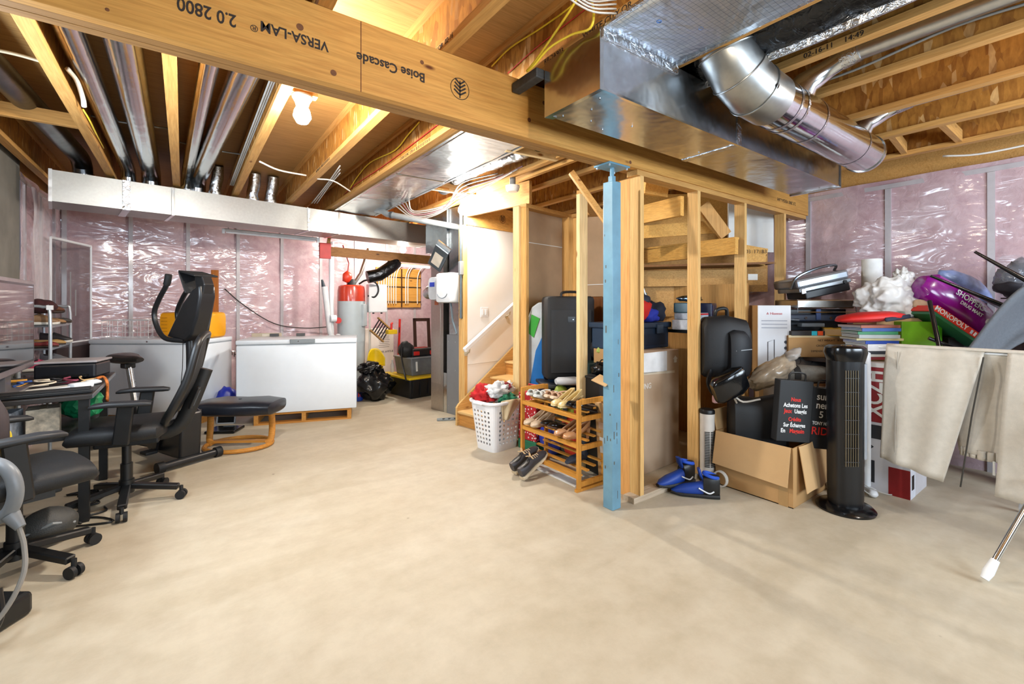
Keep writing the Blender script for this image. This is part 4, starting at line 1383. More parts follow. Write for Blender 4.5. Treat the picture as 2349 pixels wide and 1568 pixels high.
B().tube(smoothpts([(0.03, 0, 0.42), (0.0, 0, 0.65), (-0.01, 0, 0.9), (0.0, 0, 1.08)], 5), 0.035, 14).out('column', BM, bk, smooth=1)
co_ = B().prism([(0.24, 1.08), (0.0, 1.37), (-0.14, 1.48), (-0.24, 1.52), (-0.25, 1.42), (-0.2, 1.25), (-0.13, 1.1), (-0.05, 1.05)], 0.13, XZ(0.065)).out('console', BM, bk, bevel=0.018, smooth=1)
B().prism([(-0.02, 1.12), (-0.01, 1.25), (-0.07, 1.31), (-0.13, 1.31), (-0.17, 1.24), (-0.14, 1.14), (-0.08, 1.09)], 0.006, XZ(-0.066)).out('rear_cover', pm('#34373d', 0.45), co_)
th_ = B().bar((0.0, 0, 1.635), (-0.23, 0, 1.59), 0.19, 0.014, bev=0.004).bar((0.0, 0, 1.63), (-0.1, 0, 1.45), 0.19, 0.012, bev=0.004).out('tablet_holder', BLKM, bk)
B().prism([(-0.13, 1.6), (-0.23, 1.59), (-0.27, 1.52), (-0.24, 1.42), (-0.12, 1.42), (-0.15, 1.5)], 0.08, XZ(0.04)).out('holder_hinge', BM, bk, bevel=0.008)
B().bx(-0.16, -0.1, -0.1, -0.094, 1.6, 1.612).out('slot', pm('#8a8e92', 0.3), th_)
for y in (-0.09, 0.09):
    P = smoothpts([(0.0, y * 0.5, 1.05), (0.2, y, 1.07), (0.33, y, 1.17), (0.37, y, 1.29), (0.29, y, 1.41), (0.2, y, 1.5), (0.16, y, 1.56)], 5)
    h = B().tube(P, 0.02, 12).out('handlebar', BM, bk, smooth=1)
    B().tube([P[-4], P[-2], P[-1] + V((-0.012, 0, 0.05))], 0.026, 12).out('grip', BLKM, h, smooth=1)
B().cyl((0.78, 0, 0.1), (1.0, 0, 0.76), 0.026, n=14).out('seat_post', pm('#b9bcc0', 0.25, 0.9), bk, smooth=1)
for k in range(6):
    q = V((0.78, 0, 0.1)).lerp(V((1.0, 0, 0.76)), 0.45 + 0.07 * k)
    B().cyl(q + V((-0.006, -0.027, 0)), q + V((-0.006, -0.02, 0)), 0.006, n=8).out('adjust_hole', BLKG, bk)
B().cyl((0.72, 0, 0.08), (0.86, 0, 0.4), 0.045, n=14).out('seat_tube', BM, bk, smooth=1)
sdl = B().loft([(0.80, 0, 0.845, 0.03, 0.02, 2.2), (0.86, 0, 0.845, 0.045, 0.034, 2.2), (0.97, 0, 0.84, 0.08, 0.042, 2.4), (1.08, 0, 0.845, 0.125, 0.046, 2.6), (1.14, 0, 0.85, 0.13, 0.045, 2.6), (1.18, 0, 0.85, 0.09, 0.03, 2.4)], 20).out('saddle', pm('#1d1b1b', 0.35, var=0.2), bk, smooth=1)
B().box((1.02, 0, 0.78), (0.09, 0.09, 0.05), bev=0.01).out('saddle_clamp', BLK, bk)
for s in (-1, 1):
    cq = B().bar((0.28, s * 0.1, 0.25), (0.28 + s * 0.05, s * 0.1, 0.25 - s * 0.15), 0.02, 0.03).out('crank', BM, bk)
    B().box((0.28 + s * 0.05, s * 0.15, 0.25 - s * 0.15), (0.1, 0.09, 0.025), bev=0.006).out('pedal', BLKM, cq)
cable('black_cable', 'thin wires dangling from the bike handlebar', [at(420, 775, 3.9), at(418, 850, 3.95), at(412, 910, 3.95), at(415, 935, 3.95)], 0.003, BLK)

# ================================================================== office chairs
def office_chair(label, loc, seat_rz, base_rz, back='mesh', recline=18, seat_h=0.46, arms=True, sw=0.25, ah=0.2):
    t = thing('office_chair', label, 'office chair', loc, seat_rz)
    for k in range(5):
        a = R(base_rz - seat_rz + 72 * k)
        d = V((math.cos(a), math.sin(a), 0))
        n_ = V((-d.y, d.x, 0))
        lg = B().bar(d * 0.03 + V((0, 0, 0.125)), d * 0.3 + V((0, 0, 0.085)), 0.05, 0.035, bev=0.006).out('base_leg', BLK, t)
        e = d * 0.315
        cst = B().cyl(e + V((0, 0, 0.05)), e + V((0, 0, 0.09)), 0.012, n=8)
        for s in (-1, 1):
            cst.cyl(e + n_ * s * 0.008 + V((0, 0, 0.03)), e + n_ * s * 0.028 + V((0, 0, 0.03)), 0.03, n=18)
        cst.out('caster', BLKM, lg, smooth=1)
    B().cyl((0, 0, 0.08), (0, 0, 0.17), 0.042, n=18).out('hub', BLK, t, smooth=1)
    B().cyl((0, 0, 0.15), (0, 0, seat_h - 0.08), 0.026, n=16).cyl((0, 0, 0.15), (0, 0, 0.28), 0.034, n=16).out('gas_lift', BLK, t, smooth=1)
    B().box((-0.02, 0, seat_h - 0.075), (0.34, 0.2, 0.06), bev=0.01).out('mechanism', BLKM, t)
    B().loft([(-0.23, 0, seat_h, sw * 0.8, 0.04, 3), (-0.2, 0, seat_h, sw * 0.95, 0.062, 3), (0.0, 0, seat_h - 0.005, sw, 0.066, 3), (0.18, 0, seat_h, sw, 0.066, 3), (0.245, 0, seat_h - 0.012, sw * 0.93, 0.052, 3), (0.265, 0, seat_h - 0.025, sw * 0.8, 0.02, 3)], 24).out('seat', BLKM, t, smooth=1)
    rc = R(recline)
    bo = V((-0.24, 0, seat_h + 0.02))
    up = V((-math.sin(rc), 0, math.cos(rc)))
    bw, bh = 0.23, 0.62
    fn = V((math.cos(rc), 0, math.sin(rc)))

    def bp(a, z):
        return bo + up * z + V((0, a, 0)) + fn * (0.05 * math.sin(z / bh * PI) * -1 + 0.035 * (a / bw) ** 2)
    rim = [bp(-bw * 0.7, 0.02), bp(-bw * 0.95, 0.16), bp(-bw, 0.34), bp(-bw * 0.92, 0.54), bp(-bw * 0.6, 0.62), bp(0, 0.635), bp(bw * 0.6, 0.62), bp(bw * 0.92, 0.54), bp(bw, 0.34), bp(bw * 0.95, 0.16), bp(bw * 0.7, 0.02), bp(0, 0.0)]
    B().tube(smoothpts(rim + [rim[0]], 4), 0.026, 10).out('back_frame', BLK, t, smooth=1)
    B().grid(lambda a, z: bp((a - 0.5) * 2 * bw * (0.93 - 0.25 * abs(z - 0.5) ** 2 * 2), 0.02 + z * 0.6), 8, 10, thick=0.008).out('back_mesh', pm('#1a1c20', 0.8, bmp=0.5, bsc=300), t, smooth=2)
    B().tube(smoothpts([V((-0.1, 0, seat_h - 0.07)), V((-0.27, 0, seat_h - 0.04)), bp(0, 0.12) - fn * 0.05, bp(0, 0.4) - fn * 0.03], 4), 0.03, 10, flat=1.6).out('spine', BLK, t, smooth=1)
    lp = B().box(bp(0, 0.2) - fn * 0.045, (0.02, 0.2, 0.16), ry=-recline, bev=0.008).out('lumbar_plate', BLK, t)
    for y in (-0.06, 0, 0.06):
        B().box(bp(0, 0.2) - fn * 0.057 + V((0, y, 0)), (0.004, 0.035, 0.11), ry=-recline).out('lumbar_slot', pm('#4a4e54', 0.4), lp)
    if arms:
        for s in (-1, 1):
            ap = B().bar((-0.03, s * (sw + 0.02), seat_h - 0.05), (-0.06, s * (sw + 0.035), seat_h + ah), 0.035, 0.085, up=(1, 0, 0), bev=0.008).out('arm_post', BLK, t)
            B().loft([(-0.19, s * (sw + 0.03), seat_h + ah, 0.03, 0.012, 3), (-0.15, s * (sw + 0.03), seat_h + ah + 0.005, 0.042, 0.018, 3), (0.02, s * (sw + 0.03), seat_h + ah + 0.012, 0.042, 0.018, 3), (0.1, s * (sw + 0.03), seat_h + ah + 0.006, 0.036, 0.015, 3), (0.12, s * (sw + 0.03), seat_h + ah + 0.0, 0.02, 0.008, 3)], 14).out('armrest', pm('#1e1f22', 0.5), t, smooth=1)
    B().bx(-0.14, 0.1, -sw * 0.75, -sw * 0.74, seat_h - 0.09, seat_h - 0.05).out('side_plate', BLK, t)
    for x in (-0.12, -0.02):
        B().cyl((x, -0.105, seat_h - 0.075), (x, -0.097, seat_h - 0.075), 0.012, n=12).out('bolt', CHROME, t)
    return t


office_chair('black mesh office chair with reclined back turned to the desk', (-0.31, 4.02, 0), 172, -18, recline=20, seat_h=0.52)
office_chair('black fabric office chair with a yellow trimmed bag on its seat', (-0.68, 3.30, 0), 22, 32, recline=12, seat_h=0.49, ah=0.23, sw=0.26)
bgp = thing('school_bag', 'dark bag with bright yellow zip trim on the office chair seat', 'bag', (-0.86, 3.34, 0.56), 25)
B().loft([(-0.16, 0, 0.2, 0.12, 0.18, 3), (-0.1, 0, 0.21, 0.16, 0.205, 3), (0.02, 0, 0.2, 0.165, 0.2, 3), (0.1, 0, 0.17, 0.14, 0.165, 3), (0.13, 0, 0.15, 0.1, 0.12, 3)], 20).out('body', pm('#3a3236', 0.7, var=0.2), bgp, smooth=1)
B().tube(smoothpts([(0.03, -0.17, 0.05), (0.03, -0.172, 0.2), (0.03, -0.14, 0.36), (0.03, 0, 0.41), (0.03, 0.14, 0.36), (0.03, 0.17, 0.2)], 4), 0.018, 8, flat=1.5).out('zip_trim', pm('#e6c01c', 0.5), bgp, smooth=1)
B().loft([(0.08, 0.02, 0.1, 0.1, 0.07, 3), (0.13, 0.02, 0.1, 0.1, 0.07, 3), (0.15, 0.02, 0.1, 0.07, 0.05, 3)], 16).out('front_pocket', pm('#e6cf2c', 0.55), bgp, smooth=1)

vc = thing('upright_vacuum', 'grey machine handle with drooping power cord beside the office chair', 'vacuum cleaner', xy(at(8, 1180, 1.85), 0), -36)
VG = pm('#74787c', 0.4)
B().bx(-0.32, -0.02, -0.14, 0.14, 0.0, 0.1, bev=0.02).out('floor_head', BLK, vc)
B().tube([(-0.14, 0, 0.08), (-0.1, 0, 0.42)], 0.035, 12).out('body_tube', VG, vc, smooth=1)
B().tube(smoothpts([(-0.12, 0, 0.4), (-0.06, 0, 0.46), (0.02, 0, 0.5), (0.05, 0, 0.58), (0.03, 0, 0.66), (-0.03, 0, 0.7), (-0.14, 0, 0.7)], 5), 0.026, 12).out('loop_handle', VG, vc, smooth=1)
B().tube([(0.03, 0, 0.49), (0.07, 0, 0.44)], [0.03, 0.018], 12).out('cord_boot', VG, vc, smooth=1)
B().tube(smoothpts([(0.06, 0, 0.45), (0.085, 0, 0.36), (0.1, -0.02, 0.25), (0.07, -0.08, 0.12), (-0.02, -0.16, 0.03), (-0.12, -0.22, 0.015)], 6), 0.009, 8).out('cord', pm('#8a8680', 0.5), vc, smooth=1)
B().tube(smoothpts([(0.0, -0.02, 0.2), (0.04, -0.05, 0.1), (0.02, -0.1, 0.03), (-0.05, -0.16, 0.02)], 6), 0.014, 8).out('hose', BLK, vc, smooth=1)

# ================================================================== footstool
fo = thing('footstool', 'black leather footstool on a bent wooden frame', 'footstool', xy(at(551, 1000, 4.34), 0), -33)
LEA = pm('#1b1e26', 0.32, var=0.2, bmp=0.12, bsc=90)
B().loft([(-0.37, 0, 0.375, 0.14, 0.035, 3), (-0.35, 0, 0.38, 0.19, 0.058, 3.2), (-0.2, 0, 0.385, 0.215, 0.072, 3.4), (0, 0, 0.38, 0.215, 0.07, 3.4), (0.2, 0, 0.385, 0.215, 0.072, 3.4), (0.35, 0, 0.38, 0.19, 0.058, 3.2), (0.37, 0, 0.375, 0.14, 0.035, 3)], 28).out('cushion', LEA, fo, smooth=1)
B().cyl((0, 0, 0.448), (0, 0, 0.454), 0.014, n=12).out('button', LEA, fo, smooth=1)
OAK = wood('x', '#c98a3c', '#b5742a', '#7a4416', knots=False)
for s in (-1, 1):
    B().tube(smoothpts([(s * 0.285, 0.02, 0.31), (s * 0.29, 0.02, 0.16), (s * 0.285, 0.0, 0.06), (s * 0.25, -0.02, 0.028)], 5), 0.02, 10, flat=1.5).out('leg', OAK, fo, smooth=1)
ring = [(0.29 * math.cos(a), -0.02 + 0.24 * math.sin(a), 0.022) for a in [k * 2 * PI / 36 for k in range(36)]]
B().tube(ring, 0.02, 8, closed=True).out('floor_ring', OAK, fo, smooth=1)
B().bar((-0.27, 0.0, 0.045), (0.27, 0.0, 0.045), 0.05, 0.02).out('cross_bar', OAK, fo)
B().bar((-0.28, 0.02, 0.3), (0.28, 0.02, 0.3), 0.07, 0.016).out('top_bar', OAK, fo)

# ================================================================== desk, television, shoe shelf
dk = thing('computer_desk', 'black desk with square metal legs under the television', 'desk', (0, 0, 0))
B().bx(-1.15, -0.46, 3.82, 5.0, 0.765, 0.795, bev=0.004).out('top', pm('#2a2624', 0.45, var=0.15), dk)
B().bx(-0.462, -0.455, 3.83, 4.99, 0.77, 0.792).out('edge_trim', pm('#8a8e92', 0.3, 0.6), dk)
for (x, y) in ((-0.50, 3.86), (-0.50, 4.7), (-1.11, 3.86), (-1.11, 4.7)):
    B().bx(x - 0.025, x + 0.025, y - 0.025, y + 0.025, 0, 0.765).out('leg', BLK, dk)
B().bx(-1.11, -0.5, 3.9, 3.93, 0.35, 0.36).out('cross_bar', BLK, dk)
B().bx(-1.1, -0.52, 3.95, 4.68, 0.5, 0.52).out('lower_shelf', pm('#2a2a2c', 0.5), dk)
tv = thing('television', 'large silver framed television with a dark glossy screen on the desk', 'television', (-0.88, 4.16, 0.795))
B().bx(-0.06, 0.0, -0.6, 0.57, 0.11, 0.73, bev=0.008).out('cabinet', pm('#8e8488', 0.35, 0.3), tv)
B().bx(-0.001, 0.006, -0.57, 0.525, 0.155, 0.705).out('bezel', BLKG, tv)
m, nt, bs = nodes('glossy_screen')
bs.inputs['Base Color'].default_value = (0.02, 0.02, 0.024, 1)
bs.inputs['Roughness'].default_value = 0.04
bs.inputs['Specular IOR Level'].default_value = 1.0
bs.inputs['Coat Weight'].default_value = 1.0
bs.inputs['Coat IOR'].default_value = 2.2
bs.inputs['Coat Roughness'].default_value = 0.03
B().bx(0.006, 0.0075, -0.56, 0.5, 0.17, 0.69).out('screen', m, tv)
B().bx(-0.12, 0.06, -0.25, 0.25, 0.0, 0.02, bev=0.006).out('stand_foot', pm('#6e6a6c', 0.3, 0.3), tv)
B().bx(-0.05, -0.01, -0.06, 0.06, 0.015, 0.14).out('stand_neck', pm('#6e6a6c', 0.3, 0.3), tv)
kb = thing('keyboard', 'black computer keyboard at the desk front', 'keyboard', (-0.68, 3.93, 0.796), 4)
B().box((0, 0, 0.012), (0.42, 0.14, 0.022), bev=0.005).out('case', BLK, kb)
for r_ in range(4):
    B().box((0, -0.045 + 0.03 * r_, 0.026), (0.4, 0.022, 0.008), bev=0.002).out('key_row', BLKM, kb)
pr = thing('printer', 'flat black printer with pale scanner lid on the desk corner', 'printer', (-0.68, 4.80, 0.796), -14)
B().box((0, 0, 0.06), (0.36, 0.26, 0.11), bev=0.015).out('body', pm('#1c1e24', 0.4), pr)
B().box((0, 0.01, 0.128), (0.37, 0.27, 0.016), bev=0.006).out('scanner_lid', pm('#b9b4b8', 0.4), pr)
B().box((0.02, -0.15, 0.03), (0.24, 0.08, 0.012)).out('paper_tray', BLK, pr)
pf_ = thing('paper_sheets', 'loose white papers spread behind the keyboard', 'papers', (-0.76, 4.12, 0.797), 10)
for k in range(3):
    B().box((0.05 * k - 0.05, 0.02 * k, 0.001 + 0.0015 * k), (0.3, 0.2, 0.001), rz=15 * k - 10).out('sheet', WHTM, pf_)
ms = thing('white_adapter', 'white cable adapter lying at the desk edge', 'adapter', (-0.55, 4.12, 0.797), 40)
B().box((0, 0, 0.02), (0.12, 0.07, 0.04), bev=0.014).out('case', WHT, ms, smooth=1)
B().tube(smoothpts([(-0.05, 0, 0.02), (-0.12, 0.04, 0.012), (-0.2, 0.0, 0.012), (-0.25, 0.08, 0.012)], 5), 0.006, 8).out('lead', WHT, ms, smooth=1)
mo = thing('computer_mouse', 'white computer mouse near the desk corner', 'mouse', (-0.51, 4.28, 0.797), 60)
B().loft([(-0.05, 0, 0.012, 0.02, 0.012, 2.5), (-0.03, 0, 0.018, 0.03, 0.018, 2.5), (0.02, 0, 0.017, 0.032, 0.017, 2.5), (0.05, 0, 0.012, 0.022, 0.01, 2.5)], 14).out('shell', WHT, mo, smooth=1)
B().box((0.02, 0, 0.034), (0.02, 0.006, 0.006)).out('wheel', BLK, mo)
random.seed(5)
cols = ['#b8452a', '#d89a3c', '#3a5a9c', '#e8d8c0', '#2c2c30', '#8a3a50', '#c8a878']
for k in range(7):
    x, y = -0.98 + 0.07 * k, 4.34 + 0.03 * math.sin(k * 2)
    P = [(random.uniform(-0.06, 0.06), random.uniform(-0.05, 0.05), 0.008 + 0.006 * q + random.uniform(0, 0.01)) for q in range(7)]
    o = B().tube(smoothpts(P, 3), 0.007, 6, flat=0.6).out('lanyard', pm(cols[k], 0.6), smooth=2)
    tag(o, ['rust', 'amber', 'navy', 'cream', 'black', 'plum', 'tan'][k] + ' lanyard heaped among the cords on the desk', 'lanyard', 'lanyards heaped on the desk')
    o.location = (x, y, 0.797)
gs = tag(B().tube(smoothpts([(0, 0, 0.03), (0.03, 0.03, 0.035), (0.055, 0.0, 0.0), (0.055, 0.02, -0.08), (0.06, -0.03, -0.13)], 5), 0.018, 8, flat=0.5).out('patterned_strap', pm('#c8702c', 0.6, var=0.6, sc_=50), smooth=2), 'orange patterned strap hanging over the desk edge', 'strap')
gs.location = (-0.5, 4.36, 0.797)
gb = tag(B().blob((0, 0, 0.11), (0.12, 0.1, 0.12), 6, 0.25, 3, ridge=True, flat=-0.85).out('green_bag', pm('#1c8a58', 0.4, var=0.3)), 'crumpled green bag on the lower desk shelf', 'bag')
gb.location = (-0.6, 4.55, 0.522)
for k, (x, y, c, lb) in enumerate(((-0.9, 4.05, '#c8ccd4', 'pale grey carton of papers'), (-0.72, 4.1, '#d8c8b0', 'cream coloured carton with a picture side'))):
    t = thing('small_carton', lb + ' on the lower desk shelf', 'carton', (x, y, 0.521), 12 * k - 5)
    B().box((0, 0, 0.09), (0.15, 0.18, 0.18), bev=0.003).out('body', pm(c, 0.7, var=0.5, sc_=22), t)
    B().box((0, 0, 0.181), (0.03, 0.18, 0.002)).out('tape', pm('#b9a888', 0.4), t)
hb_ = thing('mesh_speaker', 'round dark mesh appliance on the floor under the desk', 'appliance', (-0.62, 3.62, 0), 20)
B().blob((0, 0, 0.1), (0.13, 0.1, 0.1), 2, 0.06, 3, flat=-0.9).out('shell', pm('#3a3a38', 0.5, bmp=0.6, bsc=160), hb_, smooth=2)
B().tube([(-0.1, -0.06, 0.1), (0, -0.1, 0.14), (0.1, -0.06, 0.1)], 0.008, 6).out('trim', GREY, hb_)
random.seed(9)
for k in range(4):
    P = [(-0.62 + random.uniform(-0.05, 0.3), 3.8 + 0.2 * k + random.uniform(-0.1, 0.2), 0.008) for q in range(6)]
    cable('floor_cable', ['black cord tangled on the floor below the desk front', 'black cord curling under the desk by its leg', 'black cord lying beneath the lower desk shelf', 'black cord trailing towards the mesh chair'][k], P, 0.006, BLK)

# metal shoe shelf
sh = thing('shoe_shelf', 'tubular metal shoe shelf between television and corner', 'shelf', (0, 0, 0))
SG = pm('#b4bcc4', 0.3, 0.5)
X0, X1, Y0, Y1 = -1.14, -0.95, 5.62, 6.5
for y in (Y0, Y1):
    B().tube(smoothpts([(X1, y, 0), (X1, y, 0.6), (X1, y, 1.27), (X1 - 0.04, y, 1.335), (X0 + 0.04, y, 1.335), (X0, y, 1.27), (X0, y, 0.6), (X0, y, 0)], 4), 0.013, 8).out('side_frame', SG, sh, smooth=1)
SHZ = (0.55, 0.76, 0.97, 1.17)
for z in SHZ:
    B().bx(X0, X1, Y0, Y1, z - 0.012, z).out('shelf_board', pm('#4a4c52', 0.5), sh)
    B().bx(X1 - 0.004, X1 + 0.006, Y0, Y1, z - 0.02, z + 0.004).out('shelf_rail', pm('#9aa0a8', 0.3, 0.4), sh)
B().bx(X1 - 0.02, X1 + 0.02, Y0 - 0.02, Y0 + 0.02, 1.31, 1.35).out('corner_cap', WHT, sh)


def shoe(label, loc, rz, col, sole='#e0d8c8', kind='sneaker', L=0.27, group=None, rx=0, ry=0, rough=0.5, lace=None):
    t = thing('shoe', label, 'shoe', loc, rz, group, rx=rx, ry=ry)
    m_ = pm(col, rough, var=0.15)
    s_ = pm(sole, 0.6)
    k = L / 0.27
    if kind == 'sneaker':
        B().loft([(-0.13 * k, 0, 0.017, 0.028, 0.017, 3), (-0.11 * k, 0, 0.018, 0.037, 0.018, 3), (0, 0, 0.016, 0.038, 0.016, 3), (0.08 * k, 0, 0.015, 0.046, 0.015, 3), (0.125 * k, 0, 0.018, 0.032, 0.014, 2.5), (0.137 * k, 0, 0.022, 0.016, 0.01, 2)], 18).out('sole', s_, t, smooth=1)
        u_ = B().loft([(-0.13 * k, 0, 0.07, 0.024, 0.04, 2.5), (-0.115 * k, 0, 0.066, 0.034, 0.042, 2.5), (-0.06 * k, 0, 0.058, 0.035, 0.035, 2.5), (-0.01 * k, 0, 0.062, 0.034, 0.038, 2.5), (0.04 * k, 0, 0.05, 0.038, 0.032, 2.4), (0.09 * k, 0, 0.04, 0.04, 0.024, 2.3), (0.125 * k, 0, 0.034, 0.026, 0.014, 2.2), (0.134 * k, 0, 0.032, 0.012, 0.008, 2)], 18).out('upper', m_, t, smooth=1)
        B().loft([(-0.118 * k, 0, 0.1, 0.014, 0.008, 2), (-0.09 * k, 0, 0.094, 0.026, 0.008, 2), (-0.05 * k, 0, 0.092, 0.024, 0.006, 2), (-0.02 * k, 0, 0.098, 0.012, 0.006, 2)], 12).out('opening', BLK, t, smooth=1)
        tg = B().loft([(-0.02 * k, 0, 0.098, 0.018, 0.012, 2.2), (0.03 * k, 0, 0.083, 0.018, 0.008, 2.2), (0.06 * k, 0, 0.07, 0.014, 0.006, 2.2)], 10).out('tongue', m_, t, smooth=1)
        if lace:
            for q in range(4):
                B().tube([((0.0 + 0.018 * q) * k, -0.026, 0.088 - 0.007 * q), ((0.004 + 0.018 * q) * k, 0, 0.106 - 0.009 * q), ((0.0 + 0.018 * q) * k, 0.026, 0.088 - 0.007 * q)], 0.0035, 6).out('lace', pm(lace, 0.7), t)
            B().tube(smoothpts([(-0.01, -0.03, 0.1), (-0.005, 0, 0.125), (0.02, 0.025, 0.12), (0.0, 0, 0.113), (-0.03, 0.02, 0.125)], 4), 0.0035, 6).out('bow', pm(lace, 0.7), t)
    elif kind == 'hightop':
        B().loft([(-0.14 * k, 0, 0.017, 0.03, 0.017, 3), (-0.1 * k, 0, 0.018, 0.04, 0.018, 3), (0.08 * k, 0, 0.016, 0.047, 0.016, 3), (0.14 * k, 0, 0.022, 0.02, 0.012, 2)], 18).out('sole', s_, t, smooth=1)
        B().loft([(-0.14 * k, 0, 0.09, 0.022, 0.07, 2.6), (-0.125 * k, 0, 0.088, 0.036, 0.078, 2.6), (-0.08 * k, 0, 0.085, 0.042, 0.078, 2.6), (-0.045 * k, 0, 0.08, 0.04, 0.07, 2.5)], 18).out('ankle', BLK, t, smooth=1)
        B().loft([(-0.05 * k, 0, 0.065, 0.038, 0.05, 2.5), (0.0, 0, 0.055, 0.042, 0.042, 2.4), (0.06 * k, 0, 0.046, 0.045, 0.034, 2.3), (0.11 * k, 0, 0.036, 0.036, 0.022, 2.2), (0.14 * k, 0, 0.028, 0.012, 0.008, 2)], 18).out('toe', m_, t, smooth=1)
        B().tube([(-0.09 * k + 0.046 * math.cos(q), 0.038 * math.sin(q), 0.158 + 0.012 * math.cos(q)) for q in [i * PI / 8 for i in range(16)]], 0.012, 8, closed=True).out('collar', pm('#1c50c0', 0.6), t, smooth=1)
        B().tube([(-0.05 * k, 0, 0.12), (-0.03 * k, 0, 0.16), (-0.02 * k, 0, 0.2)], [0.02, 0.03, 0.026], 10, flat=0.4).out('tongue', m_, t, smooth=1)
    elif kind == 'pump':
        B().loft([(-0.12 * k, 0, 0.085, 0.022, 0.004, 3), (-0.08 * k, 0, 0.08, 0.028, 0.005, 3), (-0.02 * k, 0, 0.045, 0.022, 0.006, 3), (0.04 * k, 0, 0.012, 0.032, 0.008, 3), (0.09 * k, 0, 0.009, 0.036, 0.008, 3), (0.125 * k, 0, 0.01, 0.022, 0.007, 2.5)], 16).out('sole', pm(sole, 0.5), t, smooth=1)
        B().cyl((-0.108 * k, 0, 0.0), (-0.1 * k, 0, 0.082), 0.011, 0.022, n=12).out('heel', m_, t, smooth=1)
        B().loft([(0.045 * k, 0, 0.028, 0.035, 0.026, 2.4), (0.08 * k, 0, 0.03, 0.039, 0.024, 2.4), (0.115 * k, 0, 0.024, 0.03, 0.016, 2.3), (0.13 * k, 0, 0.018, 0.014, 0.008, 2)], 16).out('toe_box', m_, t, smooth=1)

        def qt(a, b):
            an = PI * (0.5 + a)
            x = -0.05 * k + 0.075 * k * math.cos(an) if abs(a - 0.5) < 0.5 else 0
            ys = math.sin(an)
            xx = (0.05 - 0.17 * math.sin(PI * a)) * k
            yy = 0.033 * math.cos(PI * a)
            zb = 0.012 + 0.075 * max(0.0, min(1.0, (0.05 * k - xx) / (0.14 * k)))
            return V((xx, yy, zb + b * (0.03 + 0.018 * math.sin(PI * a))))
        B().grid(qt, 16, 3, thick=0.003).out('quarter', m_, t, smooth=2)
    elif kind == 'flat':
        B().loft([(-0.12 * k, 0, 0.01, 0.026, 0.01, 3), (0, 0, 0.01, 0.03, 0.01, 3), (0.08 * k, 0, 0.01, 0.038, 0.01, 3), (0.128 * k, 0, 0.01, 0.02, 0.008, 2.4)], 16).out('sole', s_, t, smooth=1)
        B().loft([(-0.122 * k, 0, 0.036, 0.018, 0.024, 2.4), (-0.1 * k, 0, 0.034, 0.03, 0.025, 2.4), (0.0, 0, 0.032, 0.032, 0.02, 2.4), (0.06 * k, 0, 0.032, 0.037, 0.024, 2.4), (0.11 * k, 0, 0.026, 0.028, 0.016, 2.3), (0.13 * k, 0, 0.02, 0.012, 0.008, 2)], 16).out('upper', m_, t, smooth=1)
        B().loft([(-0.11 * k, 0, 0.055, 0.012, 0.006, 2), (-0.06 * k, 0, 0.05, 0.027, 0.007, 2), (0.01 * k, 0, 0.048, 0.027, 0.006, 2), (0.045 * k, 0, 0.052, 0.014, 0.006, 2)], 12).out('opening', pm('#6a5444', 0.7), t, smooth=1)
    elif kind == 'sandal':
        B().loft([(-0.12 * k, 0, 0.022, 0.028, 0.022, 3), (0, 0, 0.018, 0.03, 0.018, 3), (0.08 * k, 0, 0.015, 0.038, 0.015, 3), (0.125 * k, 0, 0.014, 0.024, 0.012, 2.6)], 16).out('sole', s_, t, smooth=1)
        for (x, h, w2) in ((0.075, 0.058, 0.05), (0.03, 0.068, 0.03)):
            B().grid(lambda a, b, x=x, h=h, w2=w2: V(((x + (b - 0.5) * w2) * k, 0.041 * math.cos(PI * a), 0.026 + (h - 0.026) * math.sin(PI * a) ** 0.8)), 10, 2, thick=0.004).out('strap', m_, t, smooth=2)
        B().tube(smoothpts([(-0.02 * k, -0.03, 0.04), (-0.08 * k, -0.034, 0.075), (-0.125 * k, 0, 0.09), (-0.08 * k, 0.034, 0.075), (-0.02 * k, 0.03, 0.04)], 4), 0.007, 8).out('heel_strap', m_, t, smooth=1)
    return t


random.seed(3)
SHC = [('#6a4428', 'brown', 'flat'), ('#3a2018', 'dark brown', 'flat'), ('#7c6a44', 'olive brown', 'flat'), ('#c2486a', 'pink', 'sneaker'),
       ('#5a4440', 'taupe', 'flat'), ('#787a80', 'grey', 'sneaker'), ('#7a2c2c', 'maroon', 'flat'), ('#b08a50', 'tan', 'flat'), ('#2c2a2c', 'black', 'sneaker'), ('#8a6a4c', 'beige brown', 'sneaker'), ('#a07850', 'caramel', 'flat'), ('#403c3a', 'charcoal', 'flat')]
n_ = 0
for z, nm in zip(SHZ, ('lowest', 'second lowest', 'second highest', 'highest')):
    for k in range(3):
        c, cn, kd = SHC[n_]
        shoe('%s %s on the %s metal shelf beside the television' % (cn, 'trainer' if kd == 'sneaker' else 'slip-on shoe', nm), (-1.03, 5.76 + 0.3 * k, z + 0.001), random.uniform(-15, 15) + (0 if k else 8), c, '#3a2c22' if kd == 'flat' else '#d8d4cc', kd, 0.24, 'shoes on the metal shelf')
        n_ += 1
shoe('worn brown boot tipped over on the topmost shelf shoes', (-1.02, 5.95, 1.275), 40, '#5a3420', '#2a1a12', 'sneaker', 0.25, 'shoes on the metal shelf')
hat = tag(B().blob((0, 0, 0.06), (0.1, 0.14, 0.07), 11, 0.2, 3, flat=-0.8).out('knit_hat', pm('#3a1418', 0.9, var=0.4, sc_=30), smooth=2), 'dark red knitted hat heaped on the metal shoe shelf', 'hat')
hat.location = (-1.03, 5.76, 1.28)
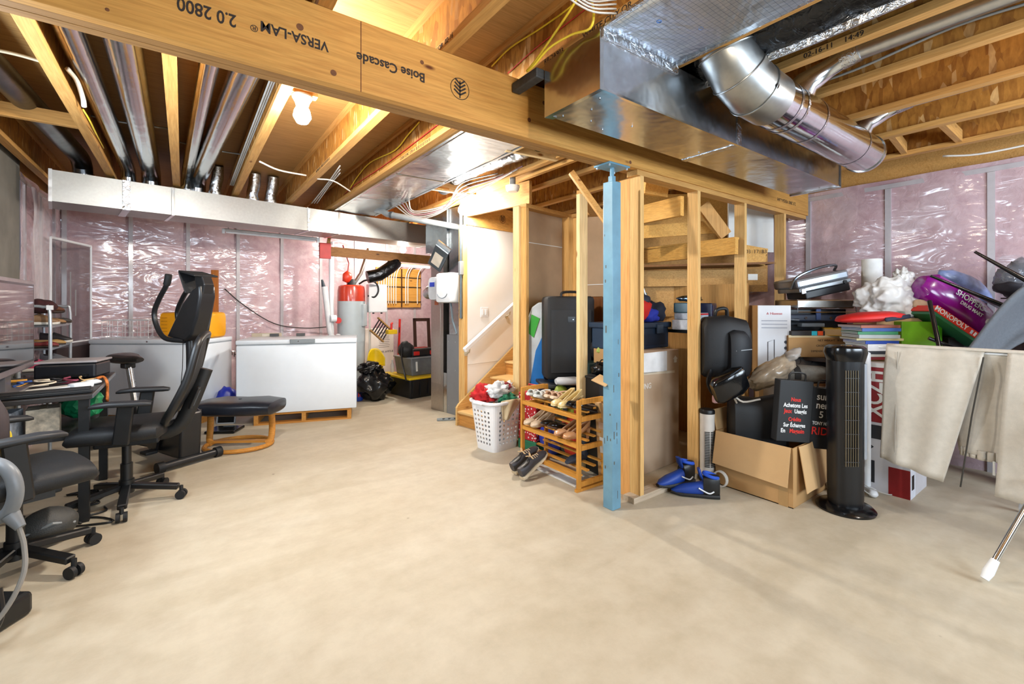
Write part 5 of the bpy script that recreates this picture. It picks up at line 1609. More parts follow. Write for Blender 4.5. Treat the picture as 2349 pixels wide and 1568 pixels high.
# ================================================================== utility corner floor
def carton(name, label, loc, size, rz, m=None, cat='carton', tape=True, tm=None, rx=0, ry=0):
    """closed carton standing on loc"""
    t = thing(name, label, cat, loc, rz, rx=rx, ry=ry)
    w_, d_, h_ = size
    B().box((0, 0, h_ / 2), (w_, d_, h_), bev=0.004).out('body', m or CARD, t)
    if tape:
        B().box((0, 0, h_ + 0.001), (w_ + 0.002, 0.05, 0.0012)).box((0, -d_ / 2 - 0.0008, h_ - 0.04), (0.05, 0.0012, 0.08)).out('tape', tm or pm('#c9a878', 0.3), t)
        B().box((0, 0, h_ + 0.0003), (w_ - 0.01, 0.003, 0.001)).out('flap_seam', pm('#7a5c38', 0.8), t)
    return t


gbp = xy(at(860, 905, 6.45), 0)
gbg = thing('garbage_bag', 'shiny full black garbage bag on the floor by the freezer', 'garbage bag', gbp)
GBM = pm('#0e0f11', 0.2, var=0.1, bmp=0.5, bsc=14)
B().blob((0, 0, 0.22), (0.25, 0.22, 0.25), 5, 0.3, 4, ridge=True, flat=-0.88, fr=1.5).out('body', GBM, gbg, smooth=2)
B().blob((-0.06, 0.02, 0.46), (0.16, 0.14, 0.08), 15, 0.55, 4, ridge=True, fr=2.2).out('tied_top', GBM, gbg, smooth=2)
ys = thing('yellow_scoop', 'yellow plastic scoop seat standing behind the garbage bag', 'plastic seat', xy(at(858, 830, 6.95), 0))
B().grid(lambda a, b: V((-0.14 + 0.28 * a, 0.1 * (abs(a - 0.5) * 2) ** 2 * -1, 0.42 + 0.27 * b * (1 - 0.55 * (abs(a - 0.5) * 2) ** 3))), 14, 8, thick=0.012).out('back', pm('#e8c414', 0.4), ys, smooth=2)
B().bx(-0.1, 0.1, -0.12, 0.02, 0.0, 0.42).out('pedestal', pm('#c8a810', 0.5), ys)
tp = xy(at(950, 905, 6.82), 0)
tt = thing('black_tote', 'black storage tote with yellow lid on the utility floor', 'tote', tp, 8)
B().box((0, 0.05, 0.14), (0.5, 0.68, 0.28), bev=0.02, tx=0.88, ty=0.9).out('bin', BLK, tt)
B().box((0, 0.05, 0.295), (0.53, 0.71, 0.035), bev=0.01).out('lid', pm('#e6c01c', 0.4), tt)
for x in (-0.2, -0.07, 0.07, 0.2):
    B().box((x, -0.285, 0.15), (0.012, 0.02, 0.22)).out('rib', BLKM, tt)
t2 = thing('clear_tote', 'smoky clear tote stacked on the black and yellow tote', 'tote', (tp.x + 0.03, tp.y + 0.05, 0.313), 8)
B().box((0, 0.0, 0.13), (0.42, 0.5, 0.26), bev=0.015, tx=0.86, ty=0.9).out('bin', pm('#6a6e72', 0.25, var=0.3, sc_=5), t2)
B().box((0, 0.0, 0.265), (0.44, 0.52, 0.02), bev=0.006).out('lid', pm('#8a8e92', 0.3), t2)
B().box((-0.12, -0.25, 0.14), (0.03, 0.006, 0.14), rx=-5).out('handle_print', WHTM, t2)
t3 = thing('tool_case', 'black and red hard tool case lying on the clear tote', 'tool case', (tp.x + 0.08, tp.y + 0.02, 0.589), 8)
B().box((0, 0, 0.06), (0.42, 0.34, 0.11), bev=0.02).out('case', BLK, t3)
for x in (-0.14, 0.14):
    B().box((x, -0.165, 0.05), (0.1, 0.03, 0.06), bev=0.008).out('red_corner', RED, t3)
B().box((0, 0.0, 0.117), (0.3, 0.05, 0.01), bev=0.004).out('red_stripe', RED, t3)
t4 = thing('camera_bag', 'soft black camera bag slumped beside the tool case', 'bag', (tp.x - 0.16, tp.y - 0.06, 0.588))
B().blob((0, 0, 0.1), (0.12, 0.12, 0.13), 21, 0.2, 3, flat=-0.8).out('body', BLKM, t4, smooth=2)
B().tube(smoothpts([(-0.08, -0.08, 0.15), (-0.12, -0.14, 0.0), (-0.12, -0.24, -0.2), (-0.1, -0.25, -0.3)], 4), 0.012, 6, flat=2).out('strap', BLK, t4)
sy = thing('yellow_bin', 'small yellow bin of bottles behind the garbage bag', 'bin', xy(at(900, 860, 7.05), 0))
B().box((-0.05, 0, 0.16), (0.24, 0.2, 0.3), bev=0.02, tx=0.85, ty=0.85).out('bin', pm('#e2bc20', 0.4), sy)
B().lathe([(0, 0.3), (0.03, 0.3), (0.03, 0.42), (0.012, 0.46), (0.012, 0.5), (0, 0.5)], (0.0, 0, 0.0), 14).out('bottle', pm('#d8d8e0', 0.3), sy, smooth=1)
wc = thing('white_carton', 'white printed carton leaning on the pink insulation', 'carton', onback(872, 835, 0.28) * 1.0 - V((0, 0, onback(872, 835, 0.28).z)), WA)
B().box((0, 0.1, 0.47), (0.56, 0.16, 0.94), bev=0.004).out('body', pm('#e2d8ce', 0.7, var=0.05), wc)
for k in range(8):
    B().box((0.09, 0.0185, 0.86 - 0.032 * k - (0.03 if k else 0)), (0.22 - 0.02 * (k % 3), 0.002, 0.008 if k else 0.018)).out('print_line', pm('#8a8078', 0.7), wc)
text('MODEL # RTI-8', 0.05, INK, wc, frame((0.1, 0.0185, 0.52), (1, 0, 0), (0, 0, 1)))
for (u, v, nm) in ((866, 752, 'mesh'), ):
    t = thing('wire_tray', 'black slatted tray leaning on top of the white carton', 'tray', at(866, 768, 7.1), WA + 10, ry=38)
    for k in range(6):
        B().box((-0.12 + 0.05 * k, 0, 0.1), (0.012, 0.02, 0.24)).out('slat', BLK, t)
    B().box((0, 0, -0.02), (0.32, 0.04, 0.02)).box((0, 0, 0.22), (0.32, 0.04, 0.02)).out('edge_bar', pm('#b08850', 0.6), t)
yc = thing('yellow_caddy', 'yellow tool caddy with a red handled tool on the white carton', 'caddy', at(898, 765, 7.25), 9)
B().box((0, 0, 0.03), (0.16, 0.1, 0.07), bev=0.006).out('tray', pm('#e0b81c', 0.4), yc)
B().tube([(0, 0, 0.05), (0.0, 0, 0.16), (0.02, 0, 0.17)], 0.018, 8).out('red_handle', RED, yc)
rt = thing('red_level', 'red bar tool standing against the insulation', 'tool', onback(915, 900, 0.3) * 1.0 - V((0, 0, onback(915, 900, 0.3).z)), WA)
B().box((0, 0.0, 0.55), (0.03, 0.03, 1.1), ry=2).out('bar', RED, rt)
B().box((0, -0.016, 0.9), (0.02, 0.004, 0.1)).out('vial', pm('#2a2a2c', 0.3), rt)
dfm = thing('picture_frame', 'dark brown empty picture frame leaning near the furnace', 'picture frame', xy(at(972, 800, 7.3), 0), WA - 20, rx=-8)
DB = wood('z', '#4a2e24', '#3a221a', '#2a1610', knots=False)
for (x0, x1, z0, z1) in ((-0.14, -0.09, 0.3, 1.15), (0.09, 0.14, 0.3, 1.15), (-0.14, 0.14, 1.1, 1.15), (-0.14, 0.14, 0.3, 0.35)):
    B().bx(x0, x1, -0.015, 0.015, z0, z1, bev=0.003).out('moulding', DB, dfm)
B().bx(-0.13, -0.1, -0.01, 0.01, 0, 0.3).bx(0.1, 0.13, -0.01, 0.01, 0, 0.3).out('easel_foot', DB, dfm)
bl = thing('blue_jug', 'blue jug standing against the freezer end', 'jug', xy(fl(822, 918), 0))
B().lathe([(0, 0), (0.06, 0), (0.065, 0.05), (0.06, 0.16), (0.025, 0.2), (0.02, 0.24), (0, 0.24)], n=16).out('body', pm('#1c48b0', 0.4), bl, smooth=1)
B().box((0.0, -0.06, 0.09), (0.05, 0.006, 0.06)).out('label', RED, bl)

# ================================================================== laundry basket, shoe rack, nook
lbp = V((2.425, 3.57, 0))
lb = thing('laundry_basket', 'white plastic laundry basket with square holes before the stairs', 'laundry basket', lbp, 8)


def basket():
    b = B()
    nu, nv, hh = 56, 21, 0.44
    P = []
    for j in range(nv + 1):
        z = hh * j / nv
        a_, b__ = 0.155 + 0.05 * j / nv, 0.135 + 0.045 * j / nv
        row = []
        for i in range(nu):
            t = (i + 0.5) / nu * 4
            s, f = int(t), (t % 1) * 2 - 1
            r = 0.82
            x, y = ((1, f), (-f, 1), (-1, -f), (f, -1))[s]
            k = (abs(x) ** 6 + abs(y) ** 6) ** (1 / 6)
            row.append(b.bm.verts.new((x / k * a_, y / k * b__, z)))
        P.append(row)
    for j in range(nv):
        for i in range(nu):
            q = i % 14
            if j % 2 == 1 and 2 <= j <= 18 and q in (2, 4, 6, 8, 10):
                continue
            i2 = (i + 1) % nu
            b.bm.faces.new((P[j][i], P[j][i2], P[j + 1][i2], P[j + 1][i]))
    b.bm.faces.new(P[0][::-1])
    return b


basket().out('perforated_wall', pm('#e8e8ea', 0.4, var=0.02), lb, solid=0.006)
rimp = []
for i in range(40):
    a = 2 * PI * i / 40
    x, y = math.cos(a), math.sin(a)
    k = (abs(x) ** 5 + abs(y) ** 5) ** 0.2
    rimp.append((x / k * 0.215, y / k * 0.19, 0.452))
B().tube(rimp, 0.016, 8, closed=True).out('rim', pm('#e8e8ea', 0.4, var=0.02), lb, smooth=1)
B().box((-0.225, 0.0, 0.45), (0.05, 0.13, 0.02), bev=0.008).out('handle', WHT, lb)
CLO = [('#b81c20', (-0.1, 0.06, 0.5), (0.12, 0.1, 0.09), 'red knitted garment heaped in the laundry basket'), ('#dcdcdc', (-0.02, -0.03, 0.55), (0.12, 0.1, 0.075), 'white garment bunched on top in the laundry basket'),
       ('#e6e4e0', (0.1, 0.05, 0.52), (0.11, 0.1, 0.08), 'white printed cloth at the back of the laundry basket'), ('#1f6a4c', (0.04, -0.12, 0.47), (0.1, 0.06, 0.05), 'dark green cloth tucked at the laundry basket edge'),
       ('#8c2c34', (0.08, 0.0, 0.565), (0.07, 0.06, 0.04), 'maroon patterned cloth on top of the laundry heap')]
for k, (c, p, r, lab) in enumerate(CLO):
    o = B().blob((0, 0, 0), r, 30 + k, 0.5, 4, ridge=True, fr=1.9).out('laundry_garment', pm(c, 0.9, var=0.35, sc_=24), smooth=2)
    tag(o, lab, 'clothing', 'clothes in the laundry basket')
    o.location = lbp + V(p)
o = B().grid(lambda a, b: V((-0.12 + 0.24 * a * (1 - 0.75 * b), -0.2 - 0.035 * b + 0.012 * math.sin(a * 9), 0.485 - 0.17 * b - 0.02 * abs(a - 0.5))), 10, 8, thick=0.004).out('beige_cloth', pm('#c9b795', 0.9), smooth=2)
tag(o, 'beige cloth corner hanging over the laundry basket rim', 'clothing', 'clothes in the laundry basket')
o.location = lbp + V((0.03, 0.0, 0))

rk = thing('shoe_rack', 'bamboo shoe rack with three slatted shelves behind the post', 'shoe rack', (0, 0, 0))
BAM = wood('z', '#cf923f', '#bd7d2c', '#8a5418', knots=False)
BAY = wood('y', '#cf923f', '#bd7d2c', '#8a5418', knots=False)
SX0, SX1, SY0, SY1 = 2.32, 2.58, 2.36, 3.03
for y in (SY0, SY1):
    for x in (SX0, SX1):
        B().bx(x - 0.018, x + 0.018, y - 0.011, y + 0.011, 0.0, 0.66, bev=0.005).out('upright', BAM, rk)
    for z in (0.05, 0.31, 0.52, 0.645):
        B().bx(SX0 + 0.018, SX1 - 0.018, y - 0.01, y + 0.01, z - 0.018, z + 0.018).out('end_bar', BAM, rk)
    B().bx(SX0 - 0.03, SX1 + 0.03, y - 0.013, y + 0.013, -0.0, 0.02).out('foot', BAM, rk)
for z in (0.11, 0.33, 0.54):
    for k in range(4):
        x = SX0 + 0.025 + 0.07 * k
        B().bx(x - 0.014, x + 0.014, SY0, SY1, z + 0.022 * k - 0.006, z + 0.022 * k + 0.006).out('slat', BAY, rk)
    B().bx(SX0 - 0.012, SX0 + 0.004, SY0 + 0.012, SY1 - 0.012, z - 0.02, z + 0.012).out('front_rail', BAY, rk)
TL_ = 17.5
GR = 'shoes on the bamboo rack'
top, mid = 0.565, 0.355
XS = 2.43
for k, (dy, lab) in enumerate(((2.965, 'chunky white strappy sandal at the rack end by the laundry basket'), (2.87, 'chunky white strappy sandal next to the beige sandals'))):
    shoe(lab, (XS, dy, top), 180, '#d6d6d0', '#c9ccc8', 'sandal', 0.25, GR, ry=-TL_, rough=0.4)
for k, (dy, lab) in enumerate(((2.775, 'beige strappy sandal beside the chunky white pair'), (2.7, 'beige strappy sandal beside the gold pair'))):
    shoe(lab, (XS + 0.03, dy, top + 0.012), 180, '#c9a286', '#d8c0a4', 'sandal', 0.24, GR, ry=-TL_)
for k, (dy, lab) in enumerate(((2.62, 'gold heeled sandal with bow beside the beige pair'), (2.54, 'gold heeled sandal with bow beside the black patent pair'))):
    shoe(lab, (XS - 0.02, dy, top), 180, '#d6bd84', '#e0d0a4', 'pump', 0.25, GR, ry=-4, rough=0.3)
for k, (dy, lab) in enumerate(((2.47, 'black patent flat shoe beside the gold pair on the top shelf'), (2.395, 'black patent flat shoe at the rack end behind the post'))):
    shoe(lab, (XS - 0.01, dy, top), 180, '#0e0e10', '#1a1a1c', 'flat', 0.25, GR, ry=-TL_, rough=0.12)
for k, (dy, lab) in enumerate(((2.96, 'cream high heel pump at the rack end on the middle shelf'), (2.87, 'cream high heel pump beside the black flats'))):
    shoe(lab, (XS - 0.02, dy, mid - 0.01), 180, '#d6bda0', '#c0a888', 'pump', 0.26, GR, ry=-6, rough=0.3)
for k, (dy, lab) in enumerate(((2.77, 'black patent flat beside the cream pumps on the middle shelf'), (2.68, 'black patent flat beside the tan pumps on the middle shelf'))):
    shoe(lab, (XS, dy, mid), 175, '#14100e', '#5a4030', 'flat', 0.26, GR, ry=-TL_, rough=0.12)
for k, (dy, lab) in enumerate(((2.56, 'tan peep toe pump beside the black flats'), (2.46, 'tan peep toe pump at the rack end by the post'))):
    shoe(lab, (XS - 0.03, dy, mid - 0.01), 180, '#c08e64', '#a8744c', 'pump', 0.28, GR, ry=-8, rough=0.3)
for k, (dx, dy, lab) in enumerate(((2.26, 2.90, 'grey running shoe with cream sole propped at the rack by the basket'), (2.24, 2.77, 'grey running shoe with cream laces propped at the rack front'))):
    shoe(lab, (dx, dy, 0.075), 8, '#3e3c40', '#d2c0a2', 'sneaker', 0.31, 'grey running shoes before the rack', ry=-26, lace='#d8b98c')
bt = thing('ankle_boot', 'dark blue ankle boot on the lowest rack shelf', 'boot', (2.46, 2.52, 0.145), 185)
B().loft([(-0.1, 0, 0.03, 0.03, 0.03, 2.5), (-0.06, 0, 0.03, 0.035, 0.03, 2.5), (0.06, 0, 0.028, 0.036, 0.026, 2.5), (0.12, 0, 0.02, 0.02, 0.014, 2)], 16).out('foot', pm('#27303e', 0.6), bt, smooth=1)
B().tube([(-0.06, 0, 0.03), (-0.065, 0, 0.1), (-0.07, 0, 0.17)], 0.036, 14).out('shaft', pm('#27303e', 0.6), bt, smooth=1)
wpb = tag(B().box((0, 0, 0.003), (0.22, 0.5, 0.006), bev=0.002).out('white_board', WHTM), 'flat white board lying on the floor under the rack', 'board')
wpb.location = (2.46, 2.68, 0)
for (nm, lab, c, p, r, sd_) in (('red_cloth_bag', 'bright red cloth bag behind the middle rack shelf', '#d63a20', (2.76, 2.86, 0.0), (0.09, 0.17, 0.27), 41), ('blue_cloth_bag', 'royal blue cloth bag behind the lowest rack shelf', '#20329c', (2.70, 3.1, 0.0), (0.08, 0.14, 0.15), 42)):
    o = B().blob((0, 0, r[2]), r, sd_, 0.12, 3, flat=-0.9, fr=1.2).out(nm, pm(c, 0.7, var=0.15), smooth=2)
    tag(o, lab, 'bag')
    o.location = p
m, nt, bs = nodes('festive_knit')
vec = coords(nt, (1, 1, 1))
ck = nt.nodes.new('ShaderNodeTexVoronoi')
ck.inputs['Scale'].default_value = 38
nt.links.new(vec, ck.inputs['Vector'])
nt.links.new(ramp(nt, ck.outputs['Distance'], [(0.22, '#e8dcd8'), (0.34, '#a81c24')]), bs.inputs['Base Color'])
bs.inputs['Roughness'].default_value = 0.85
fbg = thing('festive_bag', 'red and white patterned gift bag with green base behind the shoe rack', 'gift bag', (2.68, 3.34, 0), 10)
B().box((0, 0, 0.31), (0.17, 0.22, 0.44), bev=0.01).out('bag', m, fbg)
B().box((0, 0, 0.045), (0.175, 0.225, 0.09), bev=0.01).out('green_base', pm('#1c6a48', 0.6), fbg)
B().tube([(0, -0.06, 0.52), (0, -0.05, 0.6), (0, 0.05, 0.6), (0, 0.06, 0.52)], 0.006, 6).out('handle', RED, fbg)

# boards, suitcase and bags in the nook
bq = xy(at(1252, 700, 4.50), 0)
for k, (dx, dy, c1, c2, lab, h) in enumerate(((0.0, 0.0, '#c9d0d4', '#1f74c0', 'blue and white bodyboard standing beside the corner stud', 1.38), (0.085, -0.04, '#2f9a34', '#1f74c0', 'green and blue bodyboard standing against the suitcase', 1.42))):
    t = thing('bodyboard', lab, 'bodyboard', bq + FW * 0.07 * k + RT * 0.1 * k, 50 - 6 * k)
    prof = [(-0.16, 0.0), (0.16, 0.0), (0.19, 0.2), (0.2, 0.6), (0.19, h - 0.2), (0.14, h - 0.05), (0.07, h), (-0.07, h), (-0.14, h - 0.05), (-0.19, h - 0.2), (-0.2, 0.6), (-0.19, 0.2)]
    YZ = Matrix(((0, 0, 1, -0.025), (1, 0, 0, 0), (0, 1, 0, 0), (0, 0, 0, 1)))
    B().prism(prof, 0.05, YZ).out('deck', pm(c1, 0.5), t, bevel=0.012)
    B().prism([(-0.12, 0.05), (0.1, 0.05), (0.17, 0.5), (0.1, 0.9), (-0.05, h - 0.15), (-0.17, 0.7)], 0.006, Matrix(((0, 0, 1, -0.031), (1, 0, 0, 0), (0, 1, 0, 0), (0, 0, 0, 1)))).out('blue_graphic', pm(c2, 0.5), t)
    B().prism([(0.12, h - 0.35), (0.18, h - 0.3), (0.14, h - 0.12), (0.06, h - 0.16)], 0.008, Matrix(((0, 0, 1, -0.033), (1, 0, 0, 0), (0, 1, 0, 0), (0, 0, 0, 1)))).out('green_graphic', pm('#3aa83a', 0.5), t)
    B().tube(smoothpts([(-0.035, -0.22, h - 0.45), (-0.06, -0.24, h - 0.6), (-0.05, -0.22, h - 0.75), (-0.05, -0.1, h - 0.9)], 4), 0.01, 8).out('leash', pm('#2c8c5c', 0.5), t, smooth=1)
sup = at(1302, 760, 4.28)
sut = thing('suitcase', 'large soft black suitcase standing upright in the nook', 'suitcase', xy(sup, 0.66), -28)
B().box((0, 0, 0.39), (0.46, 0.26, 0.77), bev=0.035).out('shell', BLKM, sut, smooth=1)
B().tube(smoothpts([(-0.09, -0.1, 0.77), (-0.07, -0.1, 0.81), (0.07, -0.1, 0.81), (0.09, -0.1, 0.77)], 4), 0.012, 8).out('top_handle', BLK, sut, smooth=1)
B().box((0, -0.133, 0.36), (0.38, 0.008, 0.58), bev=0.003).out('front_pocket', pm('#222427', 0.7, bmp=0.2, bsc=200), sut)
bdg = B().box((0.0, -0.138, 0.56), (0.07, 0.004, 0.05)).out('badge', BLKG, sut)
B().cyl((0.015, -0.14, 0.56), (0.015, -0.143, 0.56), 0.006, n=8).out('zip_pull', CHROME, sut)
for s in (-1, 1):
    B().cyl((s * 0.18, 0.1, -0.005), (s * 0.18, 0.14, -0.005), 0.025, n=12).out('wheel', BLK, sut)
stt = thing('dark_tote', 'dark storage tote supporting the black suitcase', 'tote', xy(sup, 0), -28)
B().box((0, 0, 0.3), (0.5, 0.36, 0.6), bev=0.02, tx=0.9, ty=0.9).out('bin', pm('#24262a', 0.5), stt)
B().box((0, 0, 0.615), (0.54, 0.4, 0.03), bev=0.008).out('lid', pm('#2c2e32', 0.5), stt)
gp_ = thing('green_backpack', 'olive green and grey hiking backpack lying before the suitcase', 'backpack', V((2.80, 2.95, 0)), -30)
B().blob((0, 0, 0.3), (0.15, 0.1, 0.32), 51, 0.15, 3, flat=-0.92, fr=1.4).out('body', pm('#4a5048', 0.7, var=0.3), gp_, smooth=2)
B().blob((0.04, -0.09, 0.43), (0.15, 0.09, 0.09), 52, 0.2, 3).out('green_pocket', pm('#9aa832', 0.6, var=0.2), gp_, smooth=2)
B().blob((-0.1, -0.04, 0.54), (0.08, 0.07, 0.1), 53, 0.2, 3).out('side_roll', pm('#7c8a2c', 0.6, var=0.2), gp_, smooth=2)
B().box((-0.09, -0.16, 0.43), (0.04, 0.02, 0.12), rx=12, bev=0.005).out('strap', pm('#56646e', 0.6), gp_)
B().box((0.06, -0.16, 0.4), (0.18, 0.015, 0.014), bev=0.004).out('green_piping', pm('#a4b838', 0.5), gp_)
gpd = tag(B().loft([(-0.13, 0, 0.03, 0.06, 0.02, 2.4), (-0.1, 0, 0.035, 0.085, 0.032, 2.4), (0.05, 0, 0.035, 0.09, 0.035, 2.4), (0.13, 0, 0.03, 0.05, 0.02, 2.4)], 18).out('grey_cushion', pm('#aeb0b4', 0.6), smooth=1), 'small pale grey padded cushion on the green backpack', 'cushion')
place(gpd, xy(at(1308, 855, 4.0), 0.645), -30)
bcr = thing('black_crate', 'black plastic crate with handle slot beside the blue post', 'crate', V((2.80, 2.56, 0)), -8)
B().box((0, 0, 0.38), (0.26, 0.24, 0.76), bev=0.012).out('body', BLK, bcr)
B().box((0.0, -0.121, 0.69), (0.11, 0.006, 0.035), bev=0.008).out('handle_slot', pm('#4a4440', 0.7), bcr)
B().box((0, 0, 0.765), (0.28, 0.26, 0.018), bev=0.004).out('rim', BLKM, bcr)
bgh = thing('shiny_black_bag', 'glossy black handbag heaped on the crate top', 'bag', V((2.80, 2.56, 0.776)), -30)
B().blob((0, 0, 0.05), (0.11, 0.09, 0.06), 55, 0.35, 3, ridge=True).out('body', BLKG, bgh, smooth=2)
B().tube([(-0.06, -0.02, 0.08), (-0.03, -0.04, 0.13), (0.03, -0.04, 0.13), (0.06, -0.02, 0.08)], 0.006, 6).out('handle', BLKG, bgh)
gbx = thing('green_case', 'dark green tin case on the stacked things behind the post', 'case', xy(at(1374, 845, 4.12), 0), -20)
B().box((0, 0, 0.42), (0.3, 0.2, 0.84), bev=0.01).out('body', pm('#152c2c', 0.45), gbx)
B().box((-0.08, -0.101, 0.8), (0.06, 0.004, 0.03)).out('label', pm('#b9a468', 0.5), gbx)
blk2 = thing('black_duffel', 'black duffel bag with lime zip tag behind the post', 'bag', xy(at(1392, 800, 4.14), 0.842), -20)
B().blob((0, 0.0, 0.12), (0.16, 0.1, 0.13), 57, 0.15, 3, flat=-0.9).out('body', BLKM, blk2, smooth=2)
B().box((-0.12, -0.09, 0.13), (0.03, 0.02, 0.09), ry=25, bev=0.006).out('zip_tag', pm('#b4c45c', 0.5), blk2)
brd = tag(B().box((0, 0, 0.72), (0.28, 0.03, 1.44), bev=0.02).out('brown_board', wood('z', '#7c4c24', '#643a18', '#3a2010')), 'tall brown board leaning at the nook wall behind the duffel', 'board')
place(brd, Q @ V((0.66, -1.36, 0)), 100, ry=0)
sup_ = thing('slim_carton', 'tall brown carton with white labels standing behind the blue post', 'carton', (2.66, 2.29, 0), 0, rx=0, ry=-4)
B().box((0.0, 0, 0.31), (0.16, 0.24, 0.62), bev=0.004).out('body', CARD, sup_)
B().box((-0.081, 0.06, 0.3), (0.002, 0.05, 0.12)).out('white_label', WHTM, sup_)
for z in (0.1, 0.17, 0.45):
    B().box((-0.081, 0.03, z), (0.002, 0.12, 0.05)).out('printed_block', pm('#c9a486', 0.7), sup_)
fl_ = tag(B().box((0, 0, 0), (0.09, 0.12, 0.006), rx=14, ry=-20).out('carton_flap', CARDL), 'loose peach carton flap resting by the blue post', 'carton flap')
fl_.location = xy(at(1382, 872, 3.05), at(1382, 872, 3.05).z)

# ================================================================== things behind the partition studs
tvb = thing('tall_carton', 'tall brown television carton with torn white sheet behind the studs', 'carton', (3.06, 2.27, 0), 3)
B().box((0.05, 0.12, 0.485), (0.74, 0.2, 0.97), bev=0.004).out('body', pm('#b39a80', 0.8, var=0.08, sc_=4), tvb)
B().box((-0.02, 0.018, 0.885), (0.5, 0.003, 0.165)).out('white_sheet', pm('#dcdcdc', 0.6), tvb)
B().box((0.02, 0.0175, 0.80), (0.66, 0.002, 0.02), ry=3).out('tape', pm('#cdbfa8', 0.3), tvb)
text('SAMSUNG', 0.062, pm('#d8d0c6', 0.7), tvb, frame((-0.135, 0.0185, 0.70), (1, 0, 0), (0, 0, 1)), bold=0.001)
b = B()
b.prism([(-0.02, 0), (0.02, 0), (0.02, 0.03), (0.035, 0.03), (0.0, 0.06), (-0.035, 0.03), (-0.02, 0.03)], 0.001, Matrix(((1, 0, 0, 0.36), (0, 0, -1, 0.0185), (0, 1, 0, 0.86), (0, 0, 0, 1))))
b.out('up_arrow', WHTM, tvb)
btb = thing('blue_tote', 'dark blue latched storage tote resting on the tall carton', 'tote', (3.3, 2.69, 0), 4)
NAVY = pm('#26364a', 0.4)
B().box((0, 0, 1.06), (0.62, 0.4, 0.19), bev=0.015).out('bin', NAVY, btb)
B().box((0, 0, 1.175), (0.66, 0.44, 0.05), bev=0.012).out('lid', NAVY, btb)
for x in (-0.18, 0.12):
    B().box((x, -0.225, 1.14), (0.09, 0.02, 0.08), bev=0.006).out('latch', pm('#3a4a5e', 0.35), btb)
B().box((0, -0.202, 1.05), (0.5, 0.006, 0.1), bev=0.003).out('recess', pm('#1e2c3e', 0.45), btb)
B().bx(-0.3, 0.3, -0.18, 0.18, 0.0, 0.964).out('support_carton', CARD, btb)
rbg = thing('red_sports_bag', 'red and navy drawstring bag on the blue tote', 'bag', (3.18, 2.56, 1.2), 0)
B().blob((0, 0, 0.12), (0.17, 0.12, 0.13), 61, 0.18, 3, flat=-0.85).out('body', pm('#cc2218', 0.6, var=0.15), rbg, smooth=2)
B().blob((0.06, -0.05, 0.2), (0.08, 0.06, 0.05), 62, 0.2, 3).out('navy_mouth', pm('#1c2436', 0.6), rbg, smooth=2)
B().tube(smoothpts([(-0.05, -0.02, 0.33), (0.04, -0.05, 0.32), (0.08, -0.06, 0.26), (0.09, -0.08, 0.18)], 4), 0.006, 6).out('cord', WHT, rbg)
for k, (c, p, r, lab) in enumerate((('#1c2c98', (3.36, 2.56, 1.2), (0.12, 0.1, 0.07), 'blue crumpled cloth beside the red sports bag'), ('#14182a', (3.5, 2.58, 1.2), (0.1, 0.1, 0.1), 'dark navy jacket folded beside the blue cloth'))):
    o = B().blob((0, 0, r[2] * 0.85), r, 63 + k, 0.3, 3, ridge=True, flat=-0.8).out('folded_cloth', pm(c, 0.8, var=0.2), smooth=2)
    tag(o, lab, 'clothing')
    o.location = p
gst = thing('camp_stool', 'green topped folding stool with metal legs behind the second stud', 'stool', (3.5, 2.8, 1.2), 10)
B().box((0, 0, 0.24), (0.2, 0.16, 0.07), bev=0.015).out('seat', pm('#3c5a56', 0.5), gst)
for s in (-1, 1):
    B().tube([(s * 0.08, -0.08, 0.22), (s * 0.02, -0.08, 0.0)], 0.007, 6).out('leg', CHROME, gst)
shl = thing('storage_shelf', 'dark shelf board behind the partition carrying clear boxes', 'shelf', (3.95, 2.5, 0), 0)
B().bx(-0.3, 0.45, -0.26, 0.3, 1.10, 1.13).out('board', BLK, shl)
for x in (-0.28, 0.42):
    for y in (-0.24, 0.27):
        B().bx(x - 0.015, x + 0.015, y - 0.015, y + 0.015, 0, 1.10).out('leg', BLK, shl)
for k, (x, y, z, s, c, lab) in enumerate(((3.74, 2.36, 1.131, (0.3, 0.2, 0.09), '#cfd4da', 'clear organiser box with a written white label on the shelf'), (3.78, 2.38, 1.222, (0.28, 0.2, 0.06), '#a8b0ba', 'clear organiser box with red clips stacked on another'), (3.72, 2.4, 1.283, (0.18, 0.16, 0.09), '#2a4c58', 'small teal lunch case on the clear boxes'), (3.98, 2.4, 1.131, (0.2, 0.22, 0.24), '#1c2440', 'navy fabric cube on the dark shelf'))):
    t = thing('organiser_box', lab, 'box', (x, y, z), 6 * k)
    B().box((0, 0, s[2] / 2), s, bev=0.008).out('body', pm(c, 0.3, var=0.3, sc_=18), t)
    B().box((0, -s[1] / 2 - 0.002, s[2] * 0.8), (s[0] * 0.8, 0.004, s[2] * 0.22)).out('band', pm(['#e8e8e4', '#c01c24', '#c8ccd0', '#2c3654'][k], 0.4), t)
bk2 = tag(B().blob((0, 0, 0.03), (0.16, 0.08, 0.03), 71, 0.3, 3).out('foil_pouch', foil('blue_foil', '#6c8098', 0.2, 20, 0.6), smooth=2), 'blue metallic pouch topping the shelf boxes', 'pouch')
bk2.location = (3.74, 2.38, 1.38)
btw = tag(B().blob((0, 0, 0.04), (0.17, 0.1, 0.06), 72, 0.3, 3, flat=-0.8).out('teal_towel', pm('#3a8a98', 0.8, var=0.4, sc_=14), smooth=2), 'teal and blue towel behind the white printed carton', 'towel')
btw.location = (4.2, 2.3, 1.13)
B().bx(0.24, 0.5, -0.26, 0.0, 1.13, 1.131).out('mat', BLK, shl)

